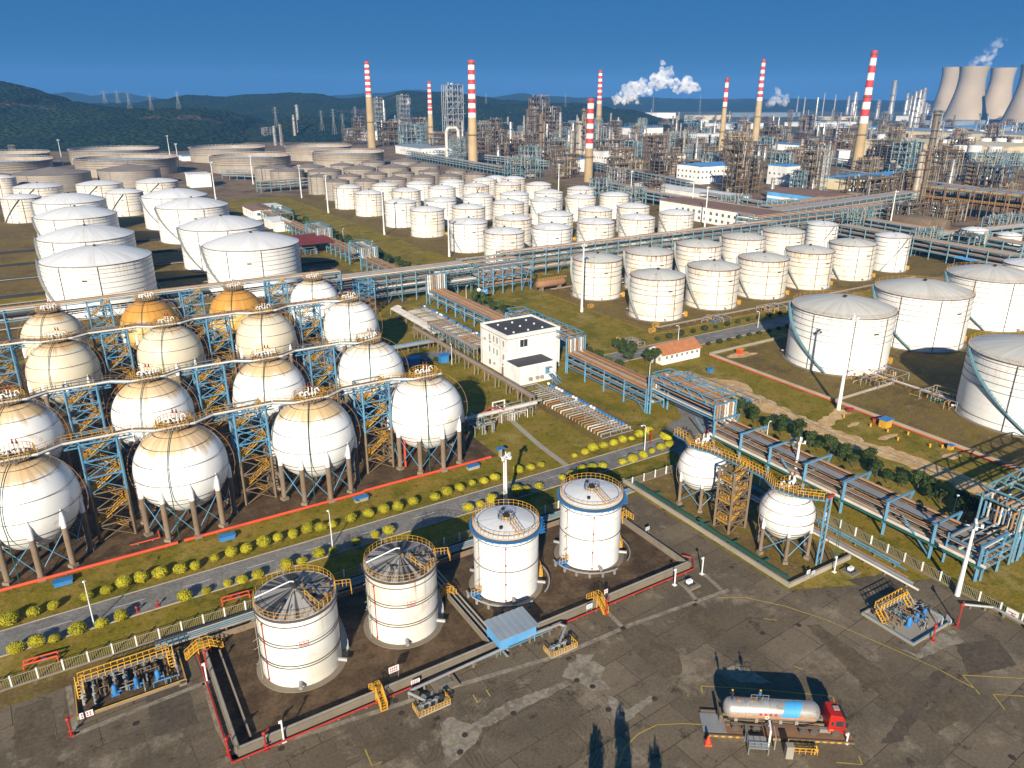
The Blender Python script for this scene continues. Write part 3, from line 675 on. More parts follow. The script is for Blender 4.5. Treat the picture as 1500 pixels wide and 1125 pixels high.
    def loop():
        mb = MB()
        for q, s in ((R(-15), 1), (R(165), .8)):
            P = [((Rr+1.2*s)*math.cos(la)*math.cos(q), (Rr+1.2*s)*math.cos(la)*math.sin(q), zc+(Rr+1.2*s)*math.sin(la)) for la in [R(80-k*12) for k in range(11)]]
            mb.path(P, .06, 4)
            for p in P[::2]: mb.bar(p, (p[0]*.9, p[1]*.9, zc+(p[2]-zc)*.9), .05)
        return mb.mesh('side_conduit', rustpipe)
    place('side_conduit', cached(('loop',)+K, loop), t)
    return t
ROWV = {1: 140.5, 2: 170.5, 3: 212.0, 4: 244.3}
ROWU = {1: (-11.9, 13.1, 38.4, 63.7), 2: (-13.2, 12.2, 37.5, 62.8), 3: (-3.3, 22.0, 47.4, 72.7), 4: (-4.3, 21.1, 46.5, 71.9)}
SL = {1: ['spherical tank with broad tan cap, cut by the left edge in the nearest row', 'spherical tank with orange-tan cap, second from the left in the nearest row', 'white spherical tank with tan cap, second from the right in the nearest row', 'white spherical tank with thin rust-tinted top, right end of the nearest row'],
      2: ['tan-capped spherical tank cut by the left edge, second row from the front', 'spherical tank with tan ring on top, second from left in the second row', 'white spherical tank with tan cap, third from left in the second row', 'white spherical tank with faint rusty top, right end of the second row'],
      3: ['cream spherical tank at the left end of the third row', 'cream spherical tank in front of the left ochre sphere', 'cream spherical tank in front of the right ochre sphere', 'off-white spherical tank at the right end of the third row'],
      4: ['cream spherical tank at the left end of the farthest row', 'ochre rust-streaked spherical tank, the left one of two', 'ochre rust-streaked spherical tank, the right one of two', 'white spherical tank at the right end of the farthest row']}
SK = {1: ['white_sphere_tan_cap']*3+['white_sphere_rusty_top'], 2: ['white_sphere_tan_cap']*3+['white_sphere_rusty_top'], 3: ['cream_sphere']*3+['white_sphere_rusty_top'], 4: ['cream_sphere', 'ochre_rusted_sphere', 'ochre_rusted_sphere', 'white_sphere_rusty_top']}
for r_ in (1, 2, 3, 4):
    for i in range(4): sphere_tank(ROWU[r_][i], ROWV[r_], 8.3, 11.2, SK[r_][i], SL[r_][i], group='large spherical tanks in four rows')
sphere_tank(101.8, 93.9, 4.75, 7.6, 'small_white_sphere', 'small white spherical tank, farther of the two inside the green-edged dike', 6, a_off=.3, riser=False)
sphere_tank(101.9, 73.4, 4.75, 7.6, 'small_white_sphere', 'small white spherical tank, nearer of the two, beside the tall yellow ladder', 6, a_off=.3, riser=False)

# lattice stair towers between the spheres
def lattice_tower(u, v, h, wx, wy, label, low=0.48, lowmat=None, upmat=None, stairs=True, group=None):
    t = thing('stair_tower', label, 'stair tower', (u, v, 0), 0, group); K = (h, wx, wy, low)
    zs = [h*k/6 for k in range(7)]; c = [(-wx/2, -wy/2), (wx/2, -wy/2), (wx/2, wy/2), (-wx/2, wy/2)]
    def legm():
        mb = MB(); mb.bar((0, 0, 0), (0, 0, h*low), .42); mb.mat(1); mb.bar((0, 0, h*low), (0, 0, h), .34); return mb.mesh('tower_leg', [lowmat or brownsteel, upmat or steel_blue])
    for x, y in c: place('leg', cached(('tl', lowmat)+K, legm), t, (x, y, 0))
    def brm():
        mb = MB()
        for k in range(6):
            z0, z1 = zs[k], zs[k+1]; mb.mat(0 if z1 <= h*low+.5 else 1)
            for i in range(4):
                a, b = c[i], c[(i+1)%4]; mb.bar((*a, z1), (*b, z1), .22); mb.bar((*a, z0), (*b, z1), .13); mb.bar((*b, z0), (*a, z1), .13)
        return mb.mesh('tower_brace', [lowmat or brownsteel, upmat or steel_blue])
    place('bracing', cached(('tb', lowmat)+K, brm), t)
    if stairs:
        def stm():
            mb = MB()
            for k in range(6):
                z0, z1 = zs[k], zs[k+1]; s = 1 if k % 2 else -1; y = -.9 if k % 2 else .9
                p, q = Vector((-s*wx*.36, y, z0+.1)), Vector((s*wx*.36, y, z1))
                for w_ in (-.45, .45):
                    o = Vector((0, w_, 0)); mb.bar(p+o, q+o, .16); mb.bar(p+o+Vector((0,0,1)), q+o+Vector((0,0,1)), .08); mb.bar(p+o+Vector((0,0,.5)), q+o+Vector((0,0,.5)), .06)
                for j in range(8): m_ = p+(q-p)*(j/8); mb.bar(m_-Vector((0,.45,0)), m_+Vector((0,.45,0)), .10); mb.bar(m_+Vector((0,.45,0)), m_+Vector((0,.45,1)), .05)
                mb.box(s*wx*.36-.1 if s > 0 else s*wx*.36-1.0, s*wx*.36+1.0 if s > 0 else s*wx*.36+.1, -1.4, 1.4, z1-.08, z1)
                mb.rail([(s*wx*.44, -1.4, z1), (s*wx*.44, 1.4, z1)], 1.1, .7, .07)
            return mb.mesh('zigzag_stairs', yellow)
        place('stairs', cached(('ts',)+K, stm), t)
    return t
tn = []
for r_, us in ((1, (.5, 26.5, 52.2)), (2, (-.5, 25, 50.5)), (3, (-16, 9.5, 35, 60.5)), (4, (8.5, 34, 60))):
    for k, u in enumerate(us):
        o = lattice_tower(u, ROWV[r_]+2.0, 19.6, 5.9, 5.4, '', group='blue lattice stair towers between the spheres'); tn.append((r_, proj(u, ROWV[r_])[0], o))
for r_, nm in ((1, 'nearest'), (2, 'second'), (3, 'third'), (4, 'farthest')):
    label_rows([(x, o) for a, x, o in tn if a == r_], 'blue and brown lattice stair tower', 'between spheres of the %s row' % nm)
# catwalks along each row: blue truss, deck, white pipe that jogs round each sphere top
def catwalk(r_, u0, u1, label):
    v = ROWV[r_]; vb = v+1.6; z = 19.75; t = thing('catwalk', label, 'catwalk', (0, 0, 0))
    cs = [u for u in ROWU[r_] if u0-6 < u < u1+6]
    pts = []; u = u0
    for c in cs:
        for q, dv in ((-7.0, 0), (-3.4, -2.2), (3.4, -2.2), (7.0, 0)):
            if u0 <= c+q <= u1: pts.append((c+q, vb+dv))
    pts = [(u0, vb)]+pts+([(u1, vb)] if pts[-1][0] < u1-1 else [])
    mb = MB()
    for (a, b), (c, d) in zip(pts, pts[1:]):
        L = Vector((c-a, d-b, 0)); n = Vector((-L.y, L.x, 0)).normalized()*.65
        A, B = Vector((a, b, z)), Vector((c, d, z)); mb.add([tuple(A-n), tuple(B-n), tuple(B+n), tuple(A+n)]+[tuple(x-Vector((0,0,.12))) for x in (A-n, B-n, B+n, A+n)], [(0,1,2,3),(7,6,5,4),(0,4,5,1),(2,6,7,3)])
    mb.obj('deck', grate, t)
    mb = MB()
    for (a, b), (c, d) in zip(pts, pts[1:]):
        for s in (-1, 1):
            L = Vector((c-a, d-b, 0)); n = Vector((-L.y, L.x, 0)).normalized()*.7*s; A, B = Vector((a, b, 0))+n, Vector((c, d, 0))+n
            mb.bar(A+Vector((0,0,z-.1)), B+Vector((0,0,z-.1)), .28)
            if L.length > 8:
                mb.bar(A+Vector((0,0,z-1.2)), B+Vector((0,0,z-1.2)), .2); k = int(L.length/1.6)
                for i in range(k): mb.bar(A+(B-A)*(i/k)+Vector((0,0,z-.1 if i%2 else z-1.2)), A+(B-A)*((i+1)/k)+Vector((0,0,z-1.2 if i%2 else z-.1)), .11)
    mb.obj('truss', steel_blue, t)
    mb = MB()
    for s in (-1, 1):
        P = []
        for (a, b) in pts: P.append((a, b+s*.7, z))
        mb.rail(P, 1.05, 1.5, .06)
    mb.obj('handrail', brownsteel if r_ != 1 else yellow, t)
    mb = MB(); mb.path([(a, b-1.1, z+.2) for a, b in pts], .22, 8)
    mb.obj('white_pipe', whitepipe, t)
    if r_ in (3, 4):
        mb = MB(); mb.path([(a, b+1.3, z+.2) for a, b in pts], .25, 8); mb.obj('rusty_pipe', rustpipe, t)
    return t
catwalk(1, -34, 68, 'blue truss catwalk over the nearest row of spheres')
catwalk(2, -34, 66, 'blue truss catwalk over the second row of spheres')
catwalk(3, -34, 76, 'blue truss catwalk over the third row of spheres')
# far row has a real pipe rack on top
# ------------------------------------------------------------------ pipe racks
PIPEM = {'r': rustpipe, 'o': rustpipe2, 'g': greypipe, 'w': whitepipe, 's': silver, 'i': insul, 'b': brownsteel, 'd': dark, 'G': dkgreen}
def rack(label, axis, a0, a1, c0, c1, levels, sp=6.0, post=.38, steel=None, pipes='rrgogwr', truss=False, sep=True, base=0, deck=False, group=None, name='pipe_rack', ztop=None, seed=1, hang=0, bare=False):
    """a0..a1 along the axis, c0..c1 across; levels = heights of the pipe layers"""
    rng = random.Random(seed); st = steel or steel_blue
    t = thing(name, label, 'pipe rack', ((a0, (c0+c1)/2, base) if axis == 'u' else ((c0+c1)/2, a0, base)), 0 if axis == 'u' else math.pi/2, group)
    L = a1-a0; W = (c1-c0)/2; zt = ztop or levels[-1]; n = max(1, int(round(L/sp)))
    def fr():
        mb = MB()
        for s in (-W, W): mb.bar((0, s, 0), (0, s, zt+.3), post)
        for z in levels: mb.bar((0, -W-hang, z-.25), (0, W+hang, z-.25), post*.8)
        return mb.mesh('rack_frame', st)
    me = fr()
    if not bare:
        for i in range(n+1): place('frame', me, t, (L*i/n, 0, 0))
    mb = MB()
    for z in levels:
        for s in (-W, W): mb.bar((0, s, z-.3), (L, s, z-.3), post*.7)
    if truss:
        for s in (-W, W):
            z0, z1 = levels[-1]-.3, levels[-1]+1.7; mb.bar((0, s, z1), (L, s, z1), post*.6); k = max(2, int(L/2.2))
            for i in range(k): mb.bar((L*i/k, s, z0 if i%2 else z1), (L*(i+1)/k, s, z1 if i%2 else z0), post*.5); 
        for i in range(max(2, int(L/4))+1): x = L*i/max(2, int(L/4)); mb.bar((x, -W, z1), (x, W, z1), post*.45)
    elif n > 2:
        for i in range(0, n, 4):
            for s in (-W, W): mb.bar((L*i/n, s, 0), (L*(i+1)/n, s, levels[-1]-.3), post*.4); mb.bar((L*(i+1)/n, s, 0), (L*i/n, s, levels[-1]-.3), post*.4)
    mb.obj('stringers', st, t)
    for li, z in enumerate(levels):
        ch = pipes[li] if isinstance(pipes, (list, tuple)) else pipes
        k = len(ch); groups = {}
        for j, q in enumerate(ch):
            if q == ' ': continue
            y = -W+2*W*(j+.5)/k; r_ = min(.9*W/k, rng.choice([.13, .18, .24, .3]))
            if sep: mb = MB(); mb.tube((-.4, y, z+r_-.1), (L+.4, y, z+r_-.1), r_, 6); mb.obj('pipe', PIPEM[q], t)
            else: groups.setdefault(q, MB()).tube((-.4, y, z+r_-.1), (L+.4, y, z+r_-.1), r_, 5)
        for q, mb in groups.items(): mb.obj('pipes', PIPEM[q], t)
    if deck:
        mb = MB(); mb.box(0, L, -W*.9, W*.9, zt+.32, zt+.42); mb.obj('deck', grate, t)
        mb = MB(); mb.rail([(0, -W, zt+.4), (L, -W, zt+.4)], 1.1, 3, .10); mb.rail([(0, W, zt+.4), (L, W, zt+.4)], 1.1, 3, .10); mb.obj('handrail', greysteel, t)
    return t
def risers(label, axis, a, c0, c1, z0, z1, n=8, ln=1.2, cols='gwgrwgwo', rr=.26, mats=None):
    """bank of vertical pipes where a rack changes level"""
    t = thing('pipe_riser_bank', label, 'pipe bends', ((a, (c0+c1)/2, 0) if axis == 'u' else ((c0+c1)/2, a, 0)), 0 if axis == 'u' else math.pi/2)
    W = (c1-c0)/2
    for j in range(n):
        y = -W+2*W*(j+.5)/n; mb = MB(); k = .3*(j % 3)
        mb.path([(-ln, y, z0+k), (0, y, z0+k), (0, y, z1+k*.5), (ln, y, z1+k*.5)] , rr, 8); mb.ball(0, y, z1+k*.5, rr*1.02, 8, 5); mb.ball(0, y, z0+k, rr*1.02, 8, 5)
        mb.obj('pipe', PIPEM[cols[j % len(cols)]], t)
    mb = MB()
    zm = max(z0, z1)
    for s in (-W-.4, W+.4): mb.bar((0, s, 0), (0, s, zm+.8), .38)
    mb.bar((0, -W-.4, zm+.6), (0, W+.4, zm+.6), .3); mb.bar((0, -W-.4, (z0+z1)/2), (0, W+.4, (z0+z1)/2), .3); mb.obj('frame', steel_blue, t)
    return t
RB = ['rgwog g', 'ororiorgrr']
rack('blue pipe rack with brown pipes, from the long rack down to the white building', 'v', 204, 262, 122.7, 129, [3.0, 5.4], 7.2, pipes=['gwgrgig', 'ororioroirg'], seed=3)
risers('cluster of tall pipe bends left of the truss bridge beside the white building', 'v', 204, 123, 129, 9.6, 5.6)
rack('raised truss pipe bridge behind the white building', 'v', 170, 204, 123, 129, [9.8], 34, pipes=['ororioro'], truss=True, seed=4)
risers('tall white and grey pipe bends behind the right side of the white building', 'v', 169.6, 123, 129, 5.6, 9.8)
rack('two-level blue pipe rack right of the white building, up to the truss bridge', 'v', 134.5, 169, 122.7, 129, [2.4, 4.2, 6.0], 7.8, pipes=['wg gw r', 'grwig g', 'roorrioro'], seed=5)
risers('brown pipe bends at the start of the road-crossing truss', 'v', 133.6, 123, 129, 9.6, 6, 7, cols='owrgwor')
rack('truss pipe bridge crossing over the shrub-lined road', 'v', 111.5, 133, 123, 129, [6.8, 9.6], 21.5, pipes=['owro gw', 'rorrorio'], truss=True, seed=6)
risers('white and brown pipe bends at the near end of the road-crossing truss', 'v', 111, 123, 129, 5.4, 9.6, 7, cols='wowwrgo')
def lowrack():
    t = thing('pipe_rack', 'low open pipe rack with T-topped blue posts running down to the right edge', 'pipe rack', (125.5, 50, 0), math.pi/2)
    mb = MB()                                                 # local x = +v, y = -u side
    for k, x in enumerate((0, 8, 17, 26, 35, 44, 52, 60)):
        mb = MB(); mb.bar((x, 3.6, 0), (x, 3.6, 6.9), .5); mb.bar((x, -3.4, 0), (x, -3.4, 5.2), .4); mb.bar((x, -4.4, 6.8), (x, 4.0, 6.8), .32)
        mb.bar((x, -3.6, 4.7), (x, 3.6, 4.7), .3); mb.bar((x, -3.6, 2.8), (x, 4.4, 2.8), .3); mb.bar((x, -4.4, 6.8), (x, -3.4, 5.0), .3)
        if k % 3 == 1: mb.bar((x, 3.6, .3), (x+6, 3.6, 5.5), .22)
        mb.obj('frame', steel_blue, t)
    for j, (y, z, r_, m_) in enumerate(((3.1,5.0,.12,'g'),(2.5,5.0,.13,'r'),(1.9,5.0,.10,'o'),(.9,5.0,.14,'b'),(-.3,5.0,.12,'o'),(-1.0,5.0,.16,'d'),(-1.7,5.0,.12,'r'),(-2.4,5.0,.14,'b'),(-3.2,5.2,.24,'o'),(-2.85,5.0,.16,'d'),(3.3,3.1,.30,'w'),(2.5,3.1,.14,'o'),(2.0,3.1,.18,'g'),(1.3,3.1,.2,'b'),(.5,3.1,.14,'r'),(-.5,3.1,.2,'d'),(-1.5,3.1,.14,'o'),(-2.5,3.1,.2,'g'),(4.2,3.0,.22,'G'),(1.6,1.6,.2,'d'))):
        mb = MB(); mb.tube((-1, y, z), (62, y, z), r_, 7); mb.obj('pipe', PIPEM[m_], t)
    mb = MB(); mb.box(0, 60, -.7, .9, 5.35, 5.42); mb.obj('cable_tray', greypipe, t)
lowrack()
rack('low corner of the open rack where its pipes turn right at the photo edge', 'u', 122.8, 133, 49.6, 56, [2.4, 4.0, 5.6], 5, pipes=['wgwd', 'ogwd', 'wogg'], seed=9)
risers('bank of tall brown and white bends climbing to the raised deck at the right edge', 'u', 134.2, 49.8, 56, 4.6, 10.4, 9, 1.6, 'wiowgwodw', .2)
rack('raised teal truss deck with U-shaped pipes at the right edge', 'u', 131.8, 172, 49.6, 56.2, [10.6], 10, pipes=['wiog  g'], truss=True, steel=teal_steel, seed=10, hang=1.2)
rack('lower run of white pipes beneath the raised deck at the right edge', 'u', 136, 172, 49.8, 56, [3.2, 5.2], 7, pipes=['wgiw', 'gwow'], seed=12)
# catwalk, stair tower and ladder tower of the two small spheres
lattice_tower(99.6, 83.7, 12.6, 4.4, 3.6, 'brown stair tower between the two small spheres', low=.98)
def smallwalk():
    t = thing('catwalk', 'blue-edged catwalk with yellow rails over the two small spheres', 'catwalk', (0, 0, 0)); z = 12.75
    pts = [(100.4, 100.5), (100.2, 97), (98.9, 94.5), (100.4, 90.5), (101.2, 84), (101.2, 78), (99.4, 74.5), (100.6, 70.6), (103.4, 67.6)]
    d = MB(); e = MB(); r1 = MB(); r2 = MB()
    for (a, b), (c, d_) in zip(pts, pts[1:]):
        A, B = Vector((a, b, z)), Vector((c, d_, z)); L = (B-A).normalized(); n = Vector((-L.y, L.x, 0))*.55
        d.add([tuple(q) for q in (A-n, B-n, B+n, A+n)]+[tuple(q-Vector((0,0,.1))) for q in (A-n, B-n, B+n, A+n)], [(0,1,2,3),(7,6,5,4)])
        for s in (-1, 1): e.bar(A+n*s*1.05-Vector((0,0,.15)), B+n*s*1.05-Vector((0,0,.15)), .26)
    d.obj('deck', grate, t); e.obj('edge_beam', steel_blue, t)
    for k, s in enumerate((-.58, .58)): MB().rail([(a+s*.9, b+s*.3, z) for a, b in pts], 1.1, .8, .08).obj('handrail', yellow, t)
smallwalk()
def laddertower():
    t = thing('ladder_tower', 'tall blue mast with yellow caged ladder beside the nearer small sphere', 'ladder', (103.6, 67.2, 0)); h = 13.4
    for x in (-.6, .6): MB().bar((x, -.3, 0), (x, -.3, h), .26).obj('mast_leg', steel_blue, t)
    mb = MB()
    for i in range(8): mb.bar((-.6, -.3, .4+i*1.7), (.6, -.3, 1.4+i*1.7), .12)
    mb.obj('bracing', steel_blue, t); mb = MB()
    for x in (1.0, 1.6): mb.bar((x, .2, 0), (x, .2, h), .12)
    for i in range(int(h/.35)): mb.bar((1.0, .2, .3+.35*i), (1.6, .2, .3+.35*i), .08)
    mb.obj('ladder', yellow, t); mb = MB()
    for i in range(12): mb.ring(1.3, .6, 2.2+i, .45, .045, 12)
    mb.obj('cage', yellow_rail, t); MB().box(-.9, .6, -.8, -.5, h, h+.5).obj('flag_plate', red_p, t)
    MB().bar((3.0, -1.2, 0), (2.8, -1.2, 9), .1).bar((3.6, -1.2, 0), (3.4, -1.2, 9), .1).obj('green_ladder', dkgreen, t)
laddertower()
# the long rack across the picture
def bundle(L, seed): rr = random.Random(seed); return ''.join(rr.choice('ggwirosg ') for _ in range(L))
rack('left end of the long pipe rack, behind the farthest white sphere', 'u', 84, 146, 271, 281, [3.5, 6.5, 9, 11.4], 6.2, pipes=[bundle(9, i) for i in range(4)], deck=False, steel=teal_steel, seed=11)
rack('platform bay of the long pipe rack with grey pipes on blue posts', 'u', 147, 170, 262, 285, [4, 7.5, 11.4], 4.6, pipes=[bundle(12, i+5) for i in range(3)], steel=steel_blue, seed=12)
rack('middle stretch of the long pipe rack behind the front row of white tanks', 'u', 170, 345, 282, 291, [3.5, 6.5, 9, 11.4], 7, pipes=[bundle(9, i+9) for i in range(4)], steel=teal_steel, sep=True, seed=13)
rack('right stretch of the long pipe rack beyond the slim white tank', 'u', 345, 470, 292, 302, [4, 7, 9.5, 11.8], 8, pipes=[bundle(9, i+14) for i in range(4)], steel=teal_steel, sep=False, seed=14)
rack('brown-topped pipe rack above the ochre spheres', 'u', -40, 84, 251.5, 256.5, [16.5, 19.2], 12, pipes=['gg r', 'iwroib'], truss=False, seed=15, post=.4)
lattice_tower(96, 262, 13, 6, 6, 'teal lattice frame at the joint of sphere rack and long rack', stairs=False)
risers('bank of tall pipe bends where the long rack meets the brown-piped rack', 'v', 262.5, 122, 130, 3.6, 11.0, 9, 1.6, 'wgwwgogww', .32)
rack('twin lattice pipe bridge linking the tall bends to the platform bay', 'u', 130, 147, 266, 272, [6, 10], 17, pipes=['gwg', 'gigw'], truss=True, steel=teal_steel, seed=16)
# stepped rack going away up the left side, with raised loops
segs = [(300, 335, 5.5, 0), (335, 350, 10, 1), (350, 400, 5.5, 0), (400, 418, 10, 1), (418, 470, 5.5, 0), (470, 490, 10, 1), (490, 560, 5.5, 0)]
for i, (a, b_, z, up) in enumerate(segs):
    rack(['brown-piped rack with grey sides, first stretch beyond the long rack', 'first raised loop of the rack beside the dark red canopy', 'second low stretch of the stepped rack, above the red canopy', 'second raised loop of the stepped rack, further up the left side', 'third low stretch of the stepped rack beside the hedge', 'third raised loop of the stepped rack near the white huts', 'farthest stretch of the stepped rack towards the brown tanks'][i],
         'v', a, b_, 122.5, 130, [3, z] if not up else [z], 7 if not up else b_-a, pipes=['gwgrg', 'oroiror'] if not up else ['gwgorog'], truss=bool(up), steel=teal_steel, sep=(i < 3), seed=20+i)
for a, z0, z1, L in ((335, 5.5, 10, 'grey pipe bends on the near side of the first raised loop'), (350.5, 10, 5.5, 'grey pipe bends on the far side of the first raised loop'), (400, 5.5, 10, 'grey pipe bends on the near side of the second raised loop'), (418.5, 10, 5.5, 'grey pipe bends on the far side of the second raised loop')):
    risers(L, 'v', a, 122.5, 130.5, z0, z1, 9, .9, 'gwggwgigw', .28)
# ------------------------------------------------------------------ ground sheets
def sheet(name, pts, z, m, holes=None):
    mb = MB(); mb.poly(pts, z); o = mb.obj(name, m, smooth=0); return struct(o)
def rect(u0, u1, v0, v1): return [(u0, v0), (u1, v0), (u1, v1), (u0, v1)]
def strip(pts, w):
    P = [Vector((p[0], p[1])) for p in pts]; Lf, Rt = [], []
    for i, p in enumerate(P):
        d = (P[min(i+1, len(P)-1)]-P[max(i-1, 0)]).normalized(); n = Vector((-d.y, d.x))*w/2; Lf.append(p+n); Rt.append(p-n)
    return Lf, Rt
def ribbon(mb, pts, w, z):
    L_, R_ = strip(pts, w)
    for i in range(len(L_)-1): mb.add([(*R_[i], z), (*R_[i+1], z), (*L_[i+1], z), (*L_[i], z)], [(0,1,2,3)])
    return mb
def kpoly(kind, z, m, *pix): return sheet(kind, [at(*p) for p in pix], z, m)
sheet('far_ground', [(-7400,-2500),(9400,-2500),(9400,9400),(-7400,9400)], -.30, farland)
sheet('plant_ground', [(-420,-200),(1500,-200),(1500,1500),(300,2100),(-420,900)], -.12, plantg)
sheet('grass_field', rect(-120, 330, -60, 520), -.05, grass)
sheet('grass_field', [(130,300),(200,300),(200,640),(110,640)], -.045, grass)
# apron with the dike yards
sheet('apron_pavement', [(-60,-60),(116,-60),(116.2,54),(93,64.6),(93,102),(-60,102)], 0.0, apronm)
sheet('verge_gravel', rect(-60, 93, 102, 105.6), -.02, soil)
sheet('dike_yard', rect(8.2, 83, 78.2, 101.6), .02, padm)
sheet('sphere_dike_yard', rect(94.2, 109.5, 65.4, 107.5), .02, soil)
sheet('sphere_pad', rect(-70, 77.5, 132.6, 262), .02, padm)
sheet('tank_yard_soil', rect(171.5, 262, 60, 158), -.03, soil)
sheet('tank_yard_soil', rect(171, 420, 186, 280), -.035, soil)
sheet('tank_yard_soil', rect(171, 420, 292, 640), -.035, soil)
sheet('tank_yard_soil', rect(-70, 118, 268, 640), -.035, soil)
for k, v in enumerate((345, 430)): sheet('grass_strip', rect(-60, 34, v, v+14), -.03, grass)
# roads
sheet('road', rect(-70, 131, 114.0, 120.4), .012, asphalt)
sheet('road', [(131,114),(139,108),(139,60),(133,60),(133,106),(128,110)], .008, roadc)
sheet('road', rect(136, 420, 168.5, 176.5), .010, asphalt)
sheet('road', [(129,114),(141,128),(141,262),(135,262),(135,138),(127,124)], .006, roadc)
sheet('road', rect(78, 105, 201, 208), .010, asphalt)
kpoly('turning_area', .016, roadc, (985,618),(1010,606),(1030,640),(1000,668),(955,648),(962,640))
mb = MB()
for u in [-44+10.4*i for i in range(17)]: ribbon(mb, [(u, 117.6), (u+4.6, 117.6)], .14, .024)
for u in [150+12*i for i in range(14)]: ribbon(mb, [(u, 172.5), (u+5, 172.5)], .14, .024)
struct(mb.obj('road_centre_line', line_w))
# kerbs: real steps
mb = MB()
for v in (113.85, 120.45): mb.box(-70, 124, v-.08, v+.08, -.05, .13)
for v in (168.4, 176.6): mb.box(142, 330, v-.08, v+.08, -.05, .12)
struct(mb.obj('kerb', conc_light))
# sandy dirt path and patches right of the rack
def blob(cx, cy, ru, rv, n=26, k=.25, seed=1):
    rr = random.Random(seed); ph = [rr.uniform(0, 6.28) for _ in range(5)]
    return [(cx+ru*math.cos(a)*(1+k*sum(math.sin((j+2)*a+ph[j])/(j+1.5) for j in range(5))), cy+rv*math.sin(a)*(1+k*sum(math.sin((j+2)*a+ph[j])/(j+1.5) for j in range(5)))) for a in [2*math.pi*i/n for i in range(n)]]
def ragged(pts, w, z, m, name, seed=3, k=.35):
    rr = random.Random(seed); P = []
    for (a, b), (c, d) in zip(pts, pts[1:]):
        L = math.hypot(c-a, d-b); n = max(1, int(L/1.6)); P += [(a+(c-a)*i/n, b+(d-b)*i/n) for i in range(n)]
    P.append(pts[-1]); L_, R_ = strip(P, w); mb = MB()
    L_ = [p+(p-q)*rr.uniform(-k, k)*.5 for p, q in zip(L_, R_)]; R_ = [p+(p-q)*rr.uniform(-k, k)*.5 for p, q in zip(R_, L_)]
    for i in range(len(L_)-1): mb.add([(*R_[i], z), (*R_[i+1], z), (*L_[i+1], z), (*L_[i], z)], [(0,1,2,3)])
    return struct(mb.obj(name, m, smooth=0))
ragged([at(*p) for p in ((985,546),(1040,558),(1110,587),(1185,624),(1260,651),(1340,676),(1405,704),(1500,742))], 6.0, .006, dirtm, 'dirt_path', 3)
ragged([at(*p) for p in ((1165,640),(1205,625),(1235,600))], 3.5, .012, dirtm, 'dirt_path', 5)
sheet('dirt_patch', blob(*at(1050,575), 9, 13, seed=4), .010, dirtm)
for (x, y, a, b_) in ((1300,640,3,1),(1250,622,2,.8),(1395,668,3,1.2),(1085,520,6,2),(1110,632,2.5,1),(1040,640,3,2)): sheet('dirt_patch', blob(*at(x, y), a, b_, seed=int(x)), .008, dirtm)
mb = MB(); ribbon(mb, [at(*p) for p in ((1000,545),(1100,575),(1230,640),(1380,690),(1500,735))], .5, .03); struct(mb.obj('concrete_path', conc_light))
mb = MB(); ribbon(mb, [at(*p) for p in ((745,612),(790,652),(830,682))], 1.4, .02); struct(mb.obj('footpath', conc_light))
# pale patches, lines and manholes on the apron
def rough_edge(P, st=.5, am=.16, seed=1):
    rq = random.Random(seed); out = []
    for (a, b_), (c, d) in zip(P, P[1:]+P[:1]):
        L = math.hypot(c-a, d-b_); n = max(1, int(L/st))
        for i in range(n): out.append((a+(c-a)*i/n+rq.uniform(-am, am), b_+(d-b_)*i/n+rq.uniform(-am, am)))
    return out
def pp(z, m, *pix): return sheet('concrete_patch', rough_edge([at(*p) for p in pix], seed=pix[0][0]), z, m)
pp(.010, patchm, (645,1058),(660,1050),(690,1062),(712,1050),(700,1085),(668,1115),(655,1125),(648,1090))
pp(.012, patchm, (690,1062),(740,1030),(800,1008),(828,997),(838,1002),(800,1022),(745,1048),(712,1066))
pp(.010, patchm, (825,992),(832,972),(850,966),(872,968),(885,978),(880,992),(893,1010),(868,1012),(850,1000))
pp(.008, patchm, (888,1018),(900,1022),(918,1040),(952,1020),(963,1022),(930,1048),(918,1058),(900,1052),(895,1035))
pp(.008, patchm, (845,958),(870,958),(862,972),(842,976))
pp(.008, patchd, (905,920),(930,908),(995,955),(1000,985),(975,995),(930,955)); pp(.006, patchd, (985,900),(1025,885),(1065,925),(1035,940)); pp(.006, patchd, (1180,915),(1200,915),(1340,1015),(1325,1040),(1260,1000))
pp(.006, patchm, (1045,985),(1085,972),(1130,1000),(1085,1000)); pp(.006, patchd, (1345,1050),(1400,1010),(1430,1040),(1370,1075)); pp(.008, patchk, (1365,985),(1395,975),(1320,1085),(1290,1090))
pp(.006, patchk, (210,1000),(270,985),(290,1060),(225,1080)); pp(.008, patchd, (95,1005),(112,1005),(110,1075),(92,1080)); pp(.006, patchk, (1400,945),(1460,935),(1490,975),(1420,990))
pp(.008, patchm, (1320,950),(1345,958),(1365,935),(1398,928),(1412,940),(1345,965)); pp(.008, patchk, (905,850),(960,830),(985,850),(925,875)); pp(.007, patchk, (1300,840),(1330,850),(1315,880),(1240,850))
pp(.006, patchd, (530,1085),(590,1065),(610,1095),(560,1120)); pp(.006, patchk, (400,1010),(420,1000),(430,1030),(405,1035)); pp(.006, patchd, (20,1040),(75,1020),(85,1100),(25,1115))
mb = MB()
for P in (((330,1113),(560,1040),(660,1007),(820,960),(925,915),(1068,864)), ((888,895),(915,922)), ((1030,840),(1057,864)), ((1000,855),(1020,880)), ((300,1000),(320,1065),(345,1112)), ((105,1078),(300,1000)), ((1330,940),(1400,925)), ((112,1075),(100,1005)), ((640,1000),(655,1008))):
    ribbon(mb, [at(*p) for p in P], .75, .016)
struct(mb.obj('pale_concrete_strip', patchm))
mb = MB()
def arc(*P, w=.16): ribbon(mb, [at(*p) for p in P], w, .020)
